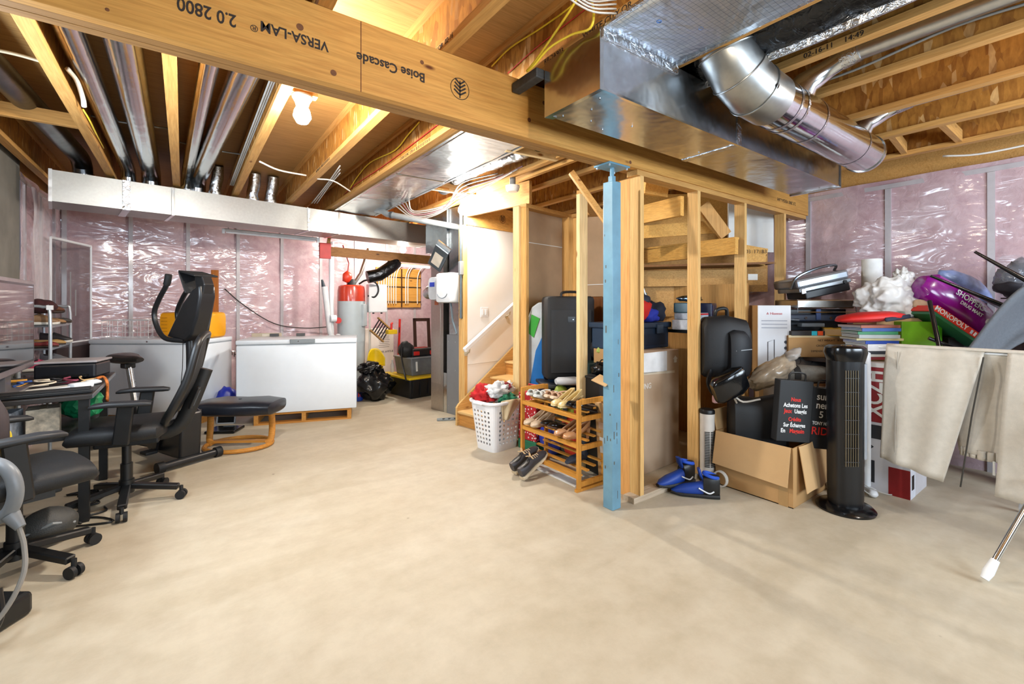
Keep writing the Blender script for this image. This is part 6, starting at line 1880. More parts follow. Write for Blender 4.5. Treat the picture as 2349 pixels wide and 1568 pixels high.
bpk = thing('black_backpack', 'large black backpack hanging before the partition studs', 'backpack', at(1662, 868, 3.55), -36)
B().loft([(-0.19, 0, 0.24, 0.08, 0.2, 3), (-0.16, 0, 0.25, 0.1, 0.235, 3), (0.0, 0, 0.255, 0.11, 0.245, 3), (0.15, 0, 0.24, 0.1, 0.225, 3), (0.18, 0, 0.22, 0.07, 0.18, 3)], 22).out('body', BLKM, bpk, smooth=1)
B().loft([(-0.02, -0.1, 0.2, 0.05, 0.17, 3), (0.02, -0.11, 0.205, 0.06, 0.185, 3), (0.1, -0.1, 0.2, 0.06, 0.18, 3), (0.14, -0.09, 0.19, 0.04, 0.15, 3)], 18).out('front_pocket', pm('#12151a', 0.6, bmp=0.2, bsc=200), bpk, smooth=1)
B().box((0.07, -0.164, 0.24), (0.12, 0.004, 0.006), ry=-6).out('reflective_strip', pm('#9aa0a6', 0.3), bpk)
B().tube(smoothpts([(-0.08, 0.0, 0.48), (-0.07, -0.02, 0.54), (0.0, -0.02, 0.55), (0.02, 0, 0.49)], 4), 0.014, 8).out('grab_loop', BLK, bpk, smooth=1)
B().tube(smoothpts([(-0.14, -0.08, 0.08), (-0.17, -0.1, -0.02), (-0.12, -0.1, -0.1), (-0.08, -0.08, -0.04)], 4), 0.012, 6, flat=2).out('strap', BLK, bpk, smooth=1)
pbx = thing('pink_pouch', 'pink pouch hanging below the black backpack', 'pouch', at(1648, 905, 3.5), -36)
B().box((0, 0, 0), (0.09, 0.04, 0.13), bev=0.012).out('pouch', pm('#c99a98', 0.6), pbx)
B().tube([(-0.02, -0.02, 0.06), (-0.03, -0.03, 0.12), (0, 0, 0.16)], 0.006, 6).out('loop', BLK, pbx)

hx_ = fl(1622, 1098)
twh = thing('white_tower_heater', 'slim white tower heater beside the open carton', 'heater', V((3.275, 1.93, 0)), -36)
B().lathe([(0, 0), (0.055, 0), (0.058, 0.02), (0.054, 0.05), (0.054, 0.52), (0, 0.52)], n=22).out('body', pm('#dcd6ce', 0.4), twh, smooth=1)
for k in range(22):
    for s in (-1, 1):
        B().box((s * 0.021, -0.049, 0.12 + 0.0125 * k), (0.036, 0.012, 0.006), rz=s * 22).out('grille_slot', pm('#3a3836', 0.6), twh)
B().lathe([(0, 0.55), (0.05, 0.55), (0.056, 0.54), (0.056, 0.518), (0, 0.518)], n=22).out('top_cap', BLK, twh, smooth=1)
B().lathe([(0, 0.0), (0.06, 0.0), (0.06, 0.03), (0.0, 0.03)], n=22).out('foot', BLK, twh, smooth=1)
crd = thing('cord_coil', 'coiled white cord lying beside the white tower heater', 'cord', (3.22, 1.80, 0), 0)
for k in range(4):
    pts = [(0.0 + 0.008 * k, 0.05 * math.cos(a), 0.06 + 0.055 * math.sin(a)) for a in [q * 2 * PI / 20 for q in range(20)]]
    B().tube(pts, 0.005, 6, closed=True).out('cord_loop', WIRE, crd)

# blue and black trainers by the partition plate
for k, (p, rz, lab) in enumerate((((2.90, 1.955, 0.041), 165, 'blue and black sports shoe resting on the sole plate'), ((2.93, 1.82, 0.0), 128, 'black heeled sports shoe with white tick standing by the sole plate'))):
    t = shoe(lab, p, rz, '#163f98', '#1a1a1c', 'hightop', 0.31, 'blue and black sports shoes')
    for s in (-1, 1):
        B().tube(smoothpts([(-0.12, s * 0.043, 0.06), (-0.09, s * 0.046, 0.045), (-0.05, s * 0.046, 0.06), (-0.02, s * 0.044, 0.075)], 4), [0.005] * 15 + [0.002], 6).out('tick_mark', WHT, t)
    B().box((-0.147, 0.0, 0.115), (0.003, 0.005, 0.05)).out('heel_line', WHT, t)
# ================================================================== open carton, fans and heater before the east pile
oc = thing('open_carton', 'large open cardboard carton with hanging flaps full of black bags', 'carton', (0, 0, 0))
OX0, OX1, OY0, OY1, OH = 3.27, 3.90, 1.32, 1.86, 0.40
b = B()
b.bx(OX0, OX0 + 0.006, OY0, OY1, 0, OH).bx(OX1 - 0.006, OX1, OY0, OY1, 0, OH)
b.bx(OX0 + 0.006, OX1 - 0.006, OY0, OY0 + 0.006, 0, OH).bx(OX0 + 0.006, OX1 - 0.006, OY1 - 0.006, OY1, 0, OH)
b.bx(OX0, OX1, OY0, OY1, 0, 0.006)
b.out('body', CARD, oc)
B().grid(lambda a, q: V((OX0 - 0.008 - 0.05 * q, OY0 + 0.01 + (OY1 - OY0 - 0.02) * a, OH + 0.004 - 0.255 * q + 0.02 * a * q)), 6, 4, thick=0.005).out('flap', CARDL, oc)
B().grid(lambda a, q: V((OX0 + 0.06 + (OX1 - OX0 - 0.12) * a, OY0 - 0.008 - 0.05 * q - 0.01 * math.sin(a * 7), OH + 0.004 - 0.3 * q + 0.012 * math.sin(a * 9) * q)), 10, 4, thick=0.005).out('flap', CARDL, oc)
B().grid(lambda a, q: V((OX0 + 0.02 + (OX1 - OX0 - 0.04) * a, OY1 + 0.006 + 0.03 * q, OH + 0.15 * q)), 6, 2, thick=0.005).out('flap', CARDL, oc)
B().box((OX0 - 0.0015, OY0 + 0.06, OH * 0.5), (0.002, 0.06, OH)).out('tape', pm('#b08a58', 0.4), oc)

bb1 = thing('black_tote_bag', 'wide matte black tote bag sitting in the open carton', 'bag', (3.50, 1.66, 0.008), -48)
B().loft([(-0.2, 0, 0.34, 0.06, 0.3, 4), (-0.18, 0, 0.34, 0.11, 0.32, 4), (0.0, 0, 0.33, 0.13, 0.31, 4), (0.16, 0, 0.35, 0.11, 0.33, 4), (0.2, 0, 0.36, 0.05, 0.32, 4)], 20).out('body', pm('#16171a', 0.55, var=0.1), bb1, smooth=1)
B().tube(smoothpts([(-0.17, -0.1, 0.62), (-0.2, -0.14, 0.68), (-0.14, -0.15, 0.64), (-0.02, -0.13, 0.66)], 4), 0.007, 8).out('rope_handle', pm('#c9c2b8', 0.6), bb1, smooth=1)
bb2 = thing('glossy_gift_bag', 'glossy black crinkled gift bag on top of the black tote bag', 'bag', at(1683, 905, 3.3), -40, rx=8, ry=-22)
B().loft([(-0.13, 0, 0.06, 0.04, 0.07, 4), (-0.1, 0, 0.07, 0.06, 0.09, 4), (0.05, 0, 0.09, 0.06, 0.1, 4), (0.12, 0, 0.1, 0.03, 0.08, 4)], 16).out('body', pm('#0c0d0f', 0.16, bmp=0.4, bsc=30), bb2, smooth=1)
B().tube([(-0.1, -0.05, 0.15), (0.0, -0.06, 0.17), (0.1, -0.05, 0.19)], 0.006, 6).out('rolled_edge', BLKG, bb2)


def gift(label, p, rz, wd, h, lines, tilt):
    t = thing('printed_bag', label, 'gift bag', p, rz, ry=tilt)
    B().box((0, 0, h / 2), (wd, 0.07, h), bev=0.004).out('body', pm('#17181a', 0.6, var=0.08), t)
    B().tube(smoothpts([(-wd * 0.25, -0.03, h), (-wd * 0.2, -0.035, h + 0.05), (wd * 0.2, -0.035, h + 0.05), (wd * 0.25, -0.03, h)], 4), 0.006, 6).out('handle', BLK, t)
    for (s, z, size, c, sx, *xo) in lines:
        text(s, size, pm(c, 0.6, var=0.02), t, frame((xo[0] if xo else 0, -0.0358, z), (1, 0, 0), (0, 0, 1)), bold=0.0008, sx=sx)
    return t


RT_, WT_ = '#d8281c', '#e8e8e8'
gift('tall black printed bag with red and white French lettering in the open carton', at(1812, 1010, 3.12), -36, 0.23, 0.42,
     [('Nous', 0.29, 0.038, RT_, 0.8), ('Achetons Les', 0.25, 0.04, WT_, 0.75), ('Jeux', 0.21, 0.04, RT_, 0.75, -0.05), ('Usag\u00e9s', 0.21, 0.04, WT_, 0.75, 0.036), ('Cr\u00e9dits', 0.155, 0.036, RT_, 0.8), ('Sur \u00c9changes', 0.115, 0.038, WT_, 0.75), ('En', 0.075, 0.04, WT_, 0.8, -0.075), ('Magasin', 0.075, 0.04, RT_, 0.8, 0.02)], 4)
gift('slim black printed bag with big white and red game lettering', at(1868, 1025, 3.17), -36, 0.17, 0.42,
     [('sun', 0.36, 0.07, WT_, 0.9), ('ner', 0.30, 0.07, WT_, 0.9), ('5', 0.235, 0.065, WT_, 1.0), ('TONY HA', 0.175, 0.032, WT_, 0.8), ('RID', 0.12, 0.075, RT_, 1.0)], 6)

tf = thing('tower_fan', 'tall black tower fan with silver side strip before the open carton', 'tower fan', V((3.56, 1.12, 0)), -40)
B().lathe([(0, 0), (0.165, 0), (0.168, 0.012), (0.15, 0.03), (0.09, 0.04), (0, 0.045)], n=36).out('base', BLKG, tf, smooth=1)
B().loft([(0.03, 0, 0, 0.09, 0.085, 2.6), (0.08, 0, 0, 0.095, 0.09, 2.6), (0.95, 0, 0, 0.1, 0.095, 2.6), (1.0, 0, 0, 0.1, 0.095, 2.6)], 28, Matrix(((0, 1, 0, 0), (0, 0, 1, 0), (1, 0, 0, 0), (0, 0, 0, 1)))).out('column', pm('#121316', 0.3), tf, smooth=1)
B().loft([(0.985, 0, 0, 0.1, 0.1, 2.6), (1.04, 0, 0, 0.115, 0.108, 2.6), (1.07, 0, 0, 0.11, 0.104, 2.6), (1.085, 0, 0, 0.09, 0.085, 2.6)], 28, Matrix(((0, 1, 0, 0), (0, 0, 1, 0), (1, 0, 0, 0), (0, 0, 0, 1)))).out('control_head', BLKG, tf, smooth=1)
B().lathe([(0, 1.09), (0.03, 1.09), (0.034, 1.085), (0.0, 1.084)], (-0.01, -0.03, 0), 18).out('dial', CHROME, tf, smooth=1)
for k in range(5):
    B().cyl((-0.05 + 0.025 * k, -0.075, 1.07), (-0.05 + 0.025 * k, -0.078, 1.078), 0.005, n=8).out('button', GREY, tf)
for k in range(6):
    B().box((-0.058 + 0.015 * k, -0.097, 0.62), (0.003, 0.006, 0.62)).out('grille_bar', pm('#6e624c', 0.4, 0.3), tf)
for k in range(7):
    B().box((-0.02, -0.0985, 0.34 + 0.09 * k), (0.09, 0.004, 0.003)).out('grille_rib', pm('#3a3a3c', 0.4), tf)
B().box((0.083, -0.066, 0.66), (0.045, 0.012, 0.62), rz=48, bev=0.004).out('silver_strip', pm('#a4abb4', 0.4, 0.2), tf)

ph = thing('panel_heater', 'white framed panel heater standing behind the tower fan', 'heater', V((3.925, 1.215, 0)), -36)
RP_ = [(-0.13, 0, 0.04), (-0.13, 0, 0.93), (-0.1, 0, 0.98), (0.1, 0, 0.98), (0.13, 0, 0.93), (0.13, 0, 0.04)]
B().tube(smoothpts(RP_, 4), 0.028, 10).out('frame_tube', WHT, ph, smooth=1)
B().box((0, 0.02, 0.5), (0.22, 0.02, 0.72)).out('grille', pm('#2a2a2c', 0.5), ph)
for z in (0.16, 0.86):
    B().box((0, -0.005, z), (0.24, 0.02, 0.04)).out('cross_bar', WHT, ph)
for s in (-1, 1):
    B().box((s * 0.12, 0.0, 0.02), (0.05, 0.16, 0.04), bev=0.008).out('foot', WHT, ph)
plg = thing('white_plug', 'white plug with a loop of cord on the floor by the red carton', 'plug', xy(fl(2003, 1140), 0), 0)
B().blob((0, 0, 0.025), (0.04, 0.03, 0.025), 3, 0.1, 2).out('plug', WHT, plg, smooth=2)
B().tube(smoothpts([(-0.03, 0, 0.02), (-0.08, 0.03, 0.06), (-0.03, 0.06, 0.1), (0.03, 0.03, 0.05), (0.12, -0.05, 0.008), (0.2, -0.1, 0.008)], 5), 0.004, 6).out('lead', pm('#b9b6ae', 0.4), plg, smooth=1)

# ---- red and white appliance carton
ac = thing('appliance_carton', 'tall red and white printed carton behind the hanging trousers', 'carton', (4.07, 0.90, 0), 0)
AH = 0.93
B().bx(0, 0.42, 0, 0.42, 0, 0.5).out('lower_body', pm('#d2d2d8', 0.5, var=0.05), ac)
B().bx(0, 0.42, 0, 0.42, 0.501, AH).out('upper_body', pm('#8c1418', 0.5, var=0.1), ac)
B().bx(-0.001, 0.421, -0.001, 0.421, AH - 0.03, AH + 0.001).out('top_edge', WHTM, ac)
text('XCZH', 0.15, WHTM, ac, frame((-0.0015, 0.2, 0.71), (0, 0, 1), (0, 1, 0)), bold=0.004, sx=0.8)
B().bx(-0.0015, 0, 0.05, 0.4, 0.38, 0.48).out('printed_band', pm('#26262a', 0.5), ac)
B().bx(-0.0015, 0, 0.0, 0.12, 0.0, 0.2).out('red_corner', pm('#8c1418', 0.5), ac)
pw = B().bx(-0.002, 0, 0.2, 0.36, 0.06, 0.22).out('picture', pm('#1c1a1c', 0.3), ac)
B().bx(-0.003, -0.001, 0.22, 0.34, 0.08, 0.2).out('picture_print', pm('#7a6c54', 0.4, var=0.6, sc_=24), pw)
B().bx(0.0, 0.12, -0.0015, 0, 0.0, 0.22).out('white_label', pm('#e2e8f4', 0.5), ac)
for k in range(7):
    B().bx(0.03 + 0.008 * k, 0.034 + 0.008 * k, -0.003, -0.001, 0.06, 0.16).out('bar_print', INK, ac)
b = B()
b.blob((0, 0, 0), (0.001, 0.07, 0.035), 3, 0.3, 2)
o = b.out('printed_appliance', BLK, ac)
o.location = (-0.001, 0.28, 0.32)

# ---- table that carries the pile
tbl = thing('pile_table', 'dark table with thin black legs under the heaped boxes', 'table', (0, 0, 0))
B().bx(4.24, 5.2, 1.36, 1.93, 0.885, 0.915).out('top', pm('#3a2a22', 0.5), tbl)
for (x, y) in ((4.28, 1.4), (4.28, 1.88), (5.15, 1.4), (5.15, 1.88)):
    B().bar((x, y, 0), (x + (0.05 if x < 4.5 else -0.05), y, 0.885), 0.035, 0.035, up=(1, 0, 0)).out('leg', BLK, tbl)
tb2 = thing('low_bench', 'dark bench with splayed black legs behind the hanging trousers', 'bench', (0, 0, 0))
B().bx(4.53, 5.2, 0.25, 1.33, 0.885, 0.915).out('top', pm('#3a2a22', 0.5), tb2)
for (x, y) in ((4.56, 0.3), (4.56, 1.28), (5.15, 0.3), (5.15, 1.28)):
    B().bar((x + (-0.08 if x < 5 else 0.03), y - 0.05, 0), (x, y, 0.885), 0.032, 0.032, up=(1, 0, 0)).out('leg', BLK, tb2)
TT = 0.916

mtc = thing('cream_carton', 'cream carton with printed name beside the open carton', 'carton', (4.10, 1.64, 0), -36)
B().box((0, 0, 0.355), (0.42, 0.2, 0.71), bev=0.004).out('body', pm('#d8ccb8', 0.7, var=0.06), mtc)
text('Croc', 0.075, INK, mtc, frame((-0.1, -0.1015, 0.6), (1, 0, 0), (0, 0, 1)))
B().box((0, -0.1012, 0.71), (0.4, 0.002, 0.02)).out('torn_edge', pm('#a8845c', 0.8), mtc)
grl = thing('blanket_roll', 'rolled grey blanket with a dark band on the cream carton', 'blanket', (4.08, 1.61, 0.711), -36)
B().loft([(-0.24, 0, 0.07, 0.06, 0.06, 2.4), (-0.2, 0, 0.075, 0.085, 0.075, 2.4), (0, 0, 0.075, 0.09, 0.078, 2.4), (0.2, 0, 0.07, 0.085, 0.07, 2.4), (0.24, 0, 0.06, 0.05, 0.05, 2.4)], 22).out('roll', pm('#94948e', 0.85, var=0.2, sc_=40), grl, smooth=1)
B().loft([(-0.08, 0, 0.075, 0.092, 0.08, 2.4), (-0.03, 0, 0.075, 0.093, 0.081, 2.4)], 22).out('band', pm('#3a3a3a', 0.8), grl, smooth=1)
mft = thing('muffin_tin', 'grey metal muffin tin tilted on the blanket roll', 'baking tin', (4.21, 1.62, 0.845), -36, rx=58)
B().box((0, 0, 0), (0.4, 0.2, 0.01), bev=0.003).out('plate', pm('#77787a', 0.35, 0.6), mft)
for i in range(4):
    for j in range(2):
        B().lathe([(0.038, 0.008), (0.036, 0.006), (0.028, -0.02), (0, -0.02)], (-0.147 + 0.098 * i, -0.048 + 0.096 * j, 0), 16).out('cup', pm('#3a3a3c', 0.4, 0.5), mft, smooth=1)
bwp = thing('bubble_wrap_bag', 'beige padded plastic bag slumped over the black backpack side', 'bag', at(1770, 855, 3.45), -36, ry=-30)
B().blob((0, 0, 0), (0.2, 0.09, 0.085), 81, 0.25, 4, ridge=True, fr=1.5).out('body', pm('#b4a48e', 0.25, var=0.3, coat=0.5), bwp, smooth=2)
B().blob((0.2, 0, 0.04), (0.07, 0.05, 0.04), 82, 0.4, 3).out('gathered_neck', pm('#b4aca4', 0.3), bwp, smooth=2)
sup2 = carton('plain_carton', 'plain brown carton standing under the printed white carton', (4.13, 1.865, 0), (0.2, 0.12, 0.72), -46)
wpc = thing('printed_carton', 'white carton with a luggage drawing beside the backpack', 'carton', V((4.12, 1.85, 0.84)), -46)
B().box((0, 0, 0.2), (0.26, 0.2, 0.62), bev=0.004).out('body', pm('#dcdcdf', 0.55, var=0.03), wpc)
B().box((-0.1312, 0, 0.2), (0.002, 0.2, 0.62)).out('brown_side', CARD, wpc)
text('\u2042 Hisense', 0.03, pm('#c01c28', 0.5), wpc, frame((0.0, -0.1015, 0.44), (1, 0, 0), (0, 0, 1)), ext=0.0008)
for k in range(3):
    B().box((0, -0.1015, 0.38 - 0.03 * k), (0.2, 0.0015, 0.008)).out('print_line', pm('#a8aab4', 0.6), wpc)
B().tube([(-0.05, -0.102, 0.02), (-0.05, -0.102, 0.2), (0.0, -0.102, 0.22), (0.0, -0.102, 0.02)], 0.003, 4).out('luggage_drawing', pm('#6a6c74', 0.6), wpc)
for k in range(4):
    B().cyl((0.09, -0.1005, 0.2 - 0.05 * k), (0.09, -0.102, 0.2 - 0.05 * k), 0.014, n=12).out('round_icon', pm('#3a3a44', 0.6), wpc)

bxm = thing('brown_carton', 'wide brown carton with black weight lettering on the table', 'carton', xy(at(1860, 800, 3.95), TT), -36)
B().box((0, 0, 0.09), (0.6, 0.34, 0.18), bev=0.004).out('body', CARD, bxm)
for k, (s, z) in enumerate((('NET WEIGHT   KGS', 0.14), ('GROSS WEIGHT   KGS', 0.095), ('DIMENSIONS  61 X 0 1 0 18CM', 0.05))):
    text(s, 0.024, INK, bxm, frame((0.05, -0.1705, z), (1, 0, 0), (0, 0, 1)))
B().box((0, -0.17, 0.175), (0.6, 0.004, 0.02)).out('tape', pm('#d8c49c', 0.25), bxm)
bw_ = bxm.location
tk = TT + 0.181
dbk = thing('dark_book', 'thick dark book with teal and orange bands on the brown carton', 'book', V((bw_[0], bw_[1], tk)) - RT * 0.14 - FW * 0.08, -36)
B().box((0, 0, 0.02), (0.28, 0.2, 0.038), bev=0.003).out('cover', pm('#2a2624', 0.5), dbk)
for (x, c) in ((0.05, '#2cb4c8'), (0.1, '#e0501c')):
    B().box((x, -0.1005, 0.02), (0.045, 0.002, 0.036)).out('spine_band', pm(c, 0.5), dbk)
ybk = thing('yellow_book', 'thick yellow dictionary lying tilted on the brown carton', 'book', V((bw_[0], bw_[1], tk)) + RT * 0.14 - FW * 0.1, -64)
B().box((0, 0, 0.03), (0.17, 0.23, 0.05)).out('pages', pm('#c8a878', 0.8), ybk)
B().box((0, 0, 0.058), (0.175, 0.235, 0.005)).box((0, 0, 0.003), (0.175, 0.235, 0.005)).out('cover', pm('#e0b030', 0.5), ybk)
text('HALL', 0.05, INK, ybk, frame((0.0, -0.02, 0.0612), (0, 1, 0), (-1, 0, 0)))

gr = thing('contact_grill', 'silver and black contact grill tilted on the trays', 'grill', V((bw_[0], bw_[1], tk + 0.32)) + FW * 0.06 + RT * 0.06, -34, ry=-12)
B().box((0, 0, 0.16), (0.46, 0.34, 0.08), bev=0.02).out('lid', pm('#9aa0a8', 0.3, 0.7), gr)
B().box((0, -0.03, 0.105), (0.46, 0.3, 0.035), bev=0.006).out('plate_housing', pm('#8a8e92', 0.35, 0.7), gr)
B().tube(smoothpts([(-0.25, -0.1, 0.13), (-0.2, -0.14, 0.22), (0.0, -0.14, 0.26), (0.18, -0.1, 0.25), (0.24, 0.0, 0.2)], 5), 0.012, 8).out('handle', pm('#7c8288', 0.25, 0.9), gr, smooth=1)
B().cyl((0.17, -0.19, 0.1), (0.17, -0.178, 0.1), 0.016, n=14).out('knob', BLK, gr, smooth=1)
B().box((-0.2, -0.185, 0.095), (0.04, 0.012, 0.045), bev=0.006).out('hinge_lug', pm('#c9ced4', 0.3, 0.6), gr)
B().box((0.05, 0.0, 0.05), (0.4, 0.26, 0.07), bev=0.01).out('lower_body', pm('#1c1e22', 0.4), gr)
trm = thing('steel_tray', 'shallow stainless steel tray under the contact grill', 'tray', V((bw_[0], bw_[1], tk + 0.225)) + RT * 0.06 + FW * 0.06, -34)
B().box((0, 0, 0.04), (0.5, 0.32, 0.075), bev=0.01).out('tray', pm('#b4b0aa', 0.2, 0.95), trm)
B().tube([(-0.255, -0.165, 0.08), (-0.255, -0.17, -0.03), (0.255, -0.17, -0.03), (0.255, -0.165, 0.08)], 0.004, 6).out('wire_guard', CHROME, trm)
blf = thing('folding_frame', 'navy folding frame with steel rivets under the steel tray', 'folding frame', V((bw_[0], bw_[1], tk + 0.045)) + FW * 0.08 + RT * 0.04, -34)
B().box((0, 0, 0.1), (0.56, 0.3, 0.06), bev=0.01).out('frame', pm('#1a2438', 0.45), blf)
B().box((0, 0.02, 0.15), (0.5, 0.26, 0.05), bev=0.006).out('black_deck', BLK, blf)
B().box((0, 0.05, 0.02), (0.5, 0.24, 0.12), bev=0.006).out('under_frame', pm('#2a3038', 0.5), blf)
B().box((-0.03, -0.152, 0.13), (0.04, 0.01, 0.09)).out('bracket', pm('#1c3464', 0.45), blf)
for x in (-0.14, 0.08):
    B().cyl((x, -0.156, 0.1), (x, -0.15, 0.1), 0.012, n=10).out('rivet', CHROME, blf)
B().cyl((-0.36, -0.12, 0.09), (-0.2, -0.15, 0.08), 0.014, n=12).out('tube_end', pm('#4a5058', 0.3, 0.6), blf, smooth=1)
B().box((-0.1, -0.16, 0.04), (0.2, 0.06, 0.03), bev=0.004).out('grey_clamp', pm('#6a747e', 0.5), blf)
bsk = thing('craft_basket', 'dark basket of pens and straws beside the steel tray', 'basket', V((bw_[0], bw_[1], TT)) + RT * 0.33 + FW * 0.22, -34)
B().box((0, 0, 0.17), (0.16, 0.2, 0.34), bev=0.01).out('bin', pm('#3a3036', 0.6, var=0.5, sc_=40), bsk)
for k in range(5):
    B().tube([(-0.06 + 0.03 * k, 0, 0.3), (-0.04 + 0.03 * k, -0.02, 0.39)], 0.006, 6).out('straw', WHT, bsk)
ptr = thing('paper_towel', 'upright roll of white paper towel behind the plastic bag', 'paper roll', xy(at(2000, 720, 3.98), TT), 0)
B().lathe([(0.0, 0.56), (0.075, 0.56), (0.075, 0.84), (0.02, 0.84), (0.02, 0.7), (0, 0.7)], n=26).out('roll', pm('#e8e8e6', 0.8), ptr, smooth=1)
B().lathe([(0, 0), (0.085, 0), (0.085, 0.56), (0, 0.56)], n=20).out('canister', pm('#b9bcc0', 0.4), ptr, smooth=1)
ptr.location.z = TT
wpb2 = thing('white_plastic_bag', 'crumpled white plastic shopping bag on the table pile', 'bag', xy(at(2045, 715, 3.6), 0), -36)
WBM = pm('#dcdad6', 0.35, var=0.08, bmp=0.3, bsc=12)
B().blob((0.0, 0.02, 1.39), (0.23, 0.13, 0.17), 94, 0.36, 5, ridge=True, flat=-0.85, fr=1.4).out('body', WBM, wpb2, smooth=2)
B().blob((0.09, 0.0, 1.53), (0.08, 0.04, 0.11), 92, 0.5, 4, ridge=True, fr=2.2).out('ear', WBM, wpb2, smooth=2)
B().bx(-0.2, 0.2, -0.1, 0.14, TT, 1.25).out('inner_carton', CARDL, wpb2)
B().blob((0.14, -0.1, 1.36), (0.06, 0.03, 0.04), 93, 0.3, 2).out('paper_edge', pm('#c0a080', 0.7), wpb2, smooth=2)
rdc = thing('red_racket_cover', 'red padded cover with navy grip lying on the book stack', 'sports cover', at(1998, 735, 3.36), -36)
B().loft([(-0.25, 0, 0.0, 0.03, 0.008, 2.2), (-0.2, 0, 0.012, 0.09, 0.028, 2.2), (-0.05, 0, 0.025, 0.13, 0.04, 2.2), (0.12, 0, 0.035, 0.12, 0.036, 2.2), (0.22, 0, 0.03, 0.06, 0.025, 2.2)], 20).out('cover', pm('#c81c18', 0.6, var=0.1), rdc, smooth=1)
B().bar((0.0, -0.13, 0.01), (0.22, -0.08, 0.035), 0.02, 0.03, bev=0.006).out('grip', pm('#1c2234', 0.6), rdc)

random.seed(12)
BK = [('#b9b4ac', 'grey'), ('#243c84', 'navy'), ('#d8d0bc', 'cream'), ('#9aa2a8', 'silver'), ('#c8ccd4', 'pale'), ('#2c7a5c', 'green'), ('#8c4a3c', 'brick'), ('#b06848', 'rust')]
z = TT + 0.03
bp0 = at(1995, 800, 3.45)
for k, (c, cn) in enumerate((('#8c1c24', 'dark red'), ('#d8d4cc', 'ivory'), ('#26282e', 'black'), ('#e4e2e0', 'thick white'), ('#20449c', 'blue'), ('#c9b880', 'straw'), ('#a4a8a4', 'grey'), ('#2c8050', 'green'), ('#3c5c9c', 'slate blue'), ('#a86048', 'terracotta'))):
    h = 0.05 if cn == 'thick white' else random.uniform(0.016, 0.026)
    t = thing('stacked_book', '%s book in the stack on the red and white carton' % cn, 'book', (bp0.x + random.uniform(-0.015, 0.015), bp0.y + random.uniform(-0.015, 0.015), z), -36 + random.uniform(-7, 7), 'books stacked on the appliance carton')
    w2 = random.uniform(0.26, 0.32)
    B().box((0, 0, h / 2), (w2, 0.2, h * 0.8)).out('pages', WHTM, t)
    B().box((0, -0.002, h / 2), (w2 + 0.006, 0.21, h * 0.14)).box((0, -0.104, h / 2), (w2 + 0.006, 0.004, h)).box((0, -0.002, h * 0.93), (w2 + 0.006, 0.21, h * 0.12)).out('cover', pm(c, 0.5), t)
    z += h + 0.0015
for k in range(5):
    t = thing('exercise_book', '%s stapled notebook beside the stacked books' % ['white', 'pale blue', 'ivory paper', 'violet edged', 'light grey'][k], 'notebook', (bp0.x + RT.x * 0.26, bp0.y + RT.y * 0.26 + 0.02, TT + 0.03 + 0.02 * k), -30 + 6 * k, 'notebooks beside the books')
    B().box((0, 0, 0.008), (0.18, 0.2, 0.015), bev=0.002).out('pages', pm(['#e4e6ea', '#ccd8ea', '#e8e2d4', '#d0c8e0', '#d0d2d4'][k], 0.7), t)
    B().box((0, -0.1005, 0.008), (0.178, 0.002, 0.014)).out('spine', pm('#9aa4b4', 0.6), t)
nb = carton('low_carton', 'low brown carton under the notebooks', (bp0.x + RT.x * 0.2, bp0.y + RT.y * 0.2 + 0.04, TT), (0.5, 0.2, 0.028), -36, tape=False)
B().box((0, 0, 0.0285), (0.4, 0.004, 0.001)).out('seam', INK, nb)

gbx2 = thing('green_carton', 'bright lime green carton behind the hanging trousers', 'carton', xy(at(2092, 800, 3.5), TT), -36)
B().box((0, 0, 0.155), (0.28, 0.14, 0.31), bev=0.004).out('body', pm('#76b41c', 0.45), gbx2)
B().box((0.13, -0.02, 0.16), (0.03, 0.13, 0.3), rz=10).out('open_flap', pm('#5cc81c', 0.4), gbx2)
B().cyl((0.03, -0.0705, 0.04), (0.03, -0.073, 0.04), 0.045, n=20).out('round_print', BLK, gbx2)
mpb = thing('board_game', 'red board game box sliding below the purple bag', 'board game', at(2175, 745, 3.42), -36, ry=34)
B().box((0, 0, 0), (0.46, 0.22, 0.05), bev=0.003).out('lid', pm('#d0301c', 0.5), mpb)
B().box((0, 0, -0.022), (0.44, 0.21, 0.05)).out('tray', pm('#2a6a44', 0.5), mpb)
text('MONOPOLY', 0.05, WHTM, mpb, frame((-0.1, -0.111, 0.0), (1, 0, 0), (0, 0, 1)), bold=0.001)
for k in range(5):
    B().box((0.08 + 0.03 * k, -0.111, -0.002), (0.016, 0.002, 0.03), ry=10 * k).out('printed_figure', pm(['#c9d4e4', '#e8e8e8', '#8aa4c8'][k % 3], 0.5), mpb)
pub = thing('purple_bag', 'shiny purple shopping bag with white lettering on the board game', 'shopping bag', at(2190, 700, 3.52), -36, ry=33)
B().loft([(-0.33, 0, 0.0, 0.05, 0.06, 3), (-0.28, 0, 0.0, 0.1, 0.11, 3), (0.0, 0, 0.0, 0.12, 0.13, 3), (0.2, 0, -0.02, 0.11, 0.12, 3), (0.28, 0, -0.04, 0.05, 0.08, 3)], 22).out('body', pm('#8c1488', 0.22, var=0.25, coat=0.4, bmp=0.2, bsc=20), pub, smooth=1)
text('SHOPPERS', 0.06, WHT, pub, frame((-0.02, -0.124, 0.03), (1, 0, 0), (0, 0, 1)), bold=0.001, sx=0.9)
text('DRUG MART', 0.038, WHT, pub, frame((0.02, -0.124, -0.02), (1, 0, 0), (0, 0, 1)), bold=0.0008, sx=0.9)
B().cyl((0.19, -0.118, -0.03), (0.19, -0.123, -0.03), 0.028, n=20).out('round_logo', WHT, pub)
ubx = thing('printed_pillow', 'blue and lilac printed plastic pack behind the purple bag', 'plastic pack', at(2205, 672, 3.6), -36, ry=30)
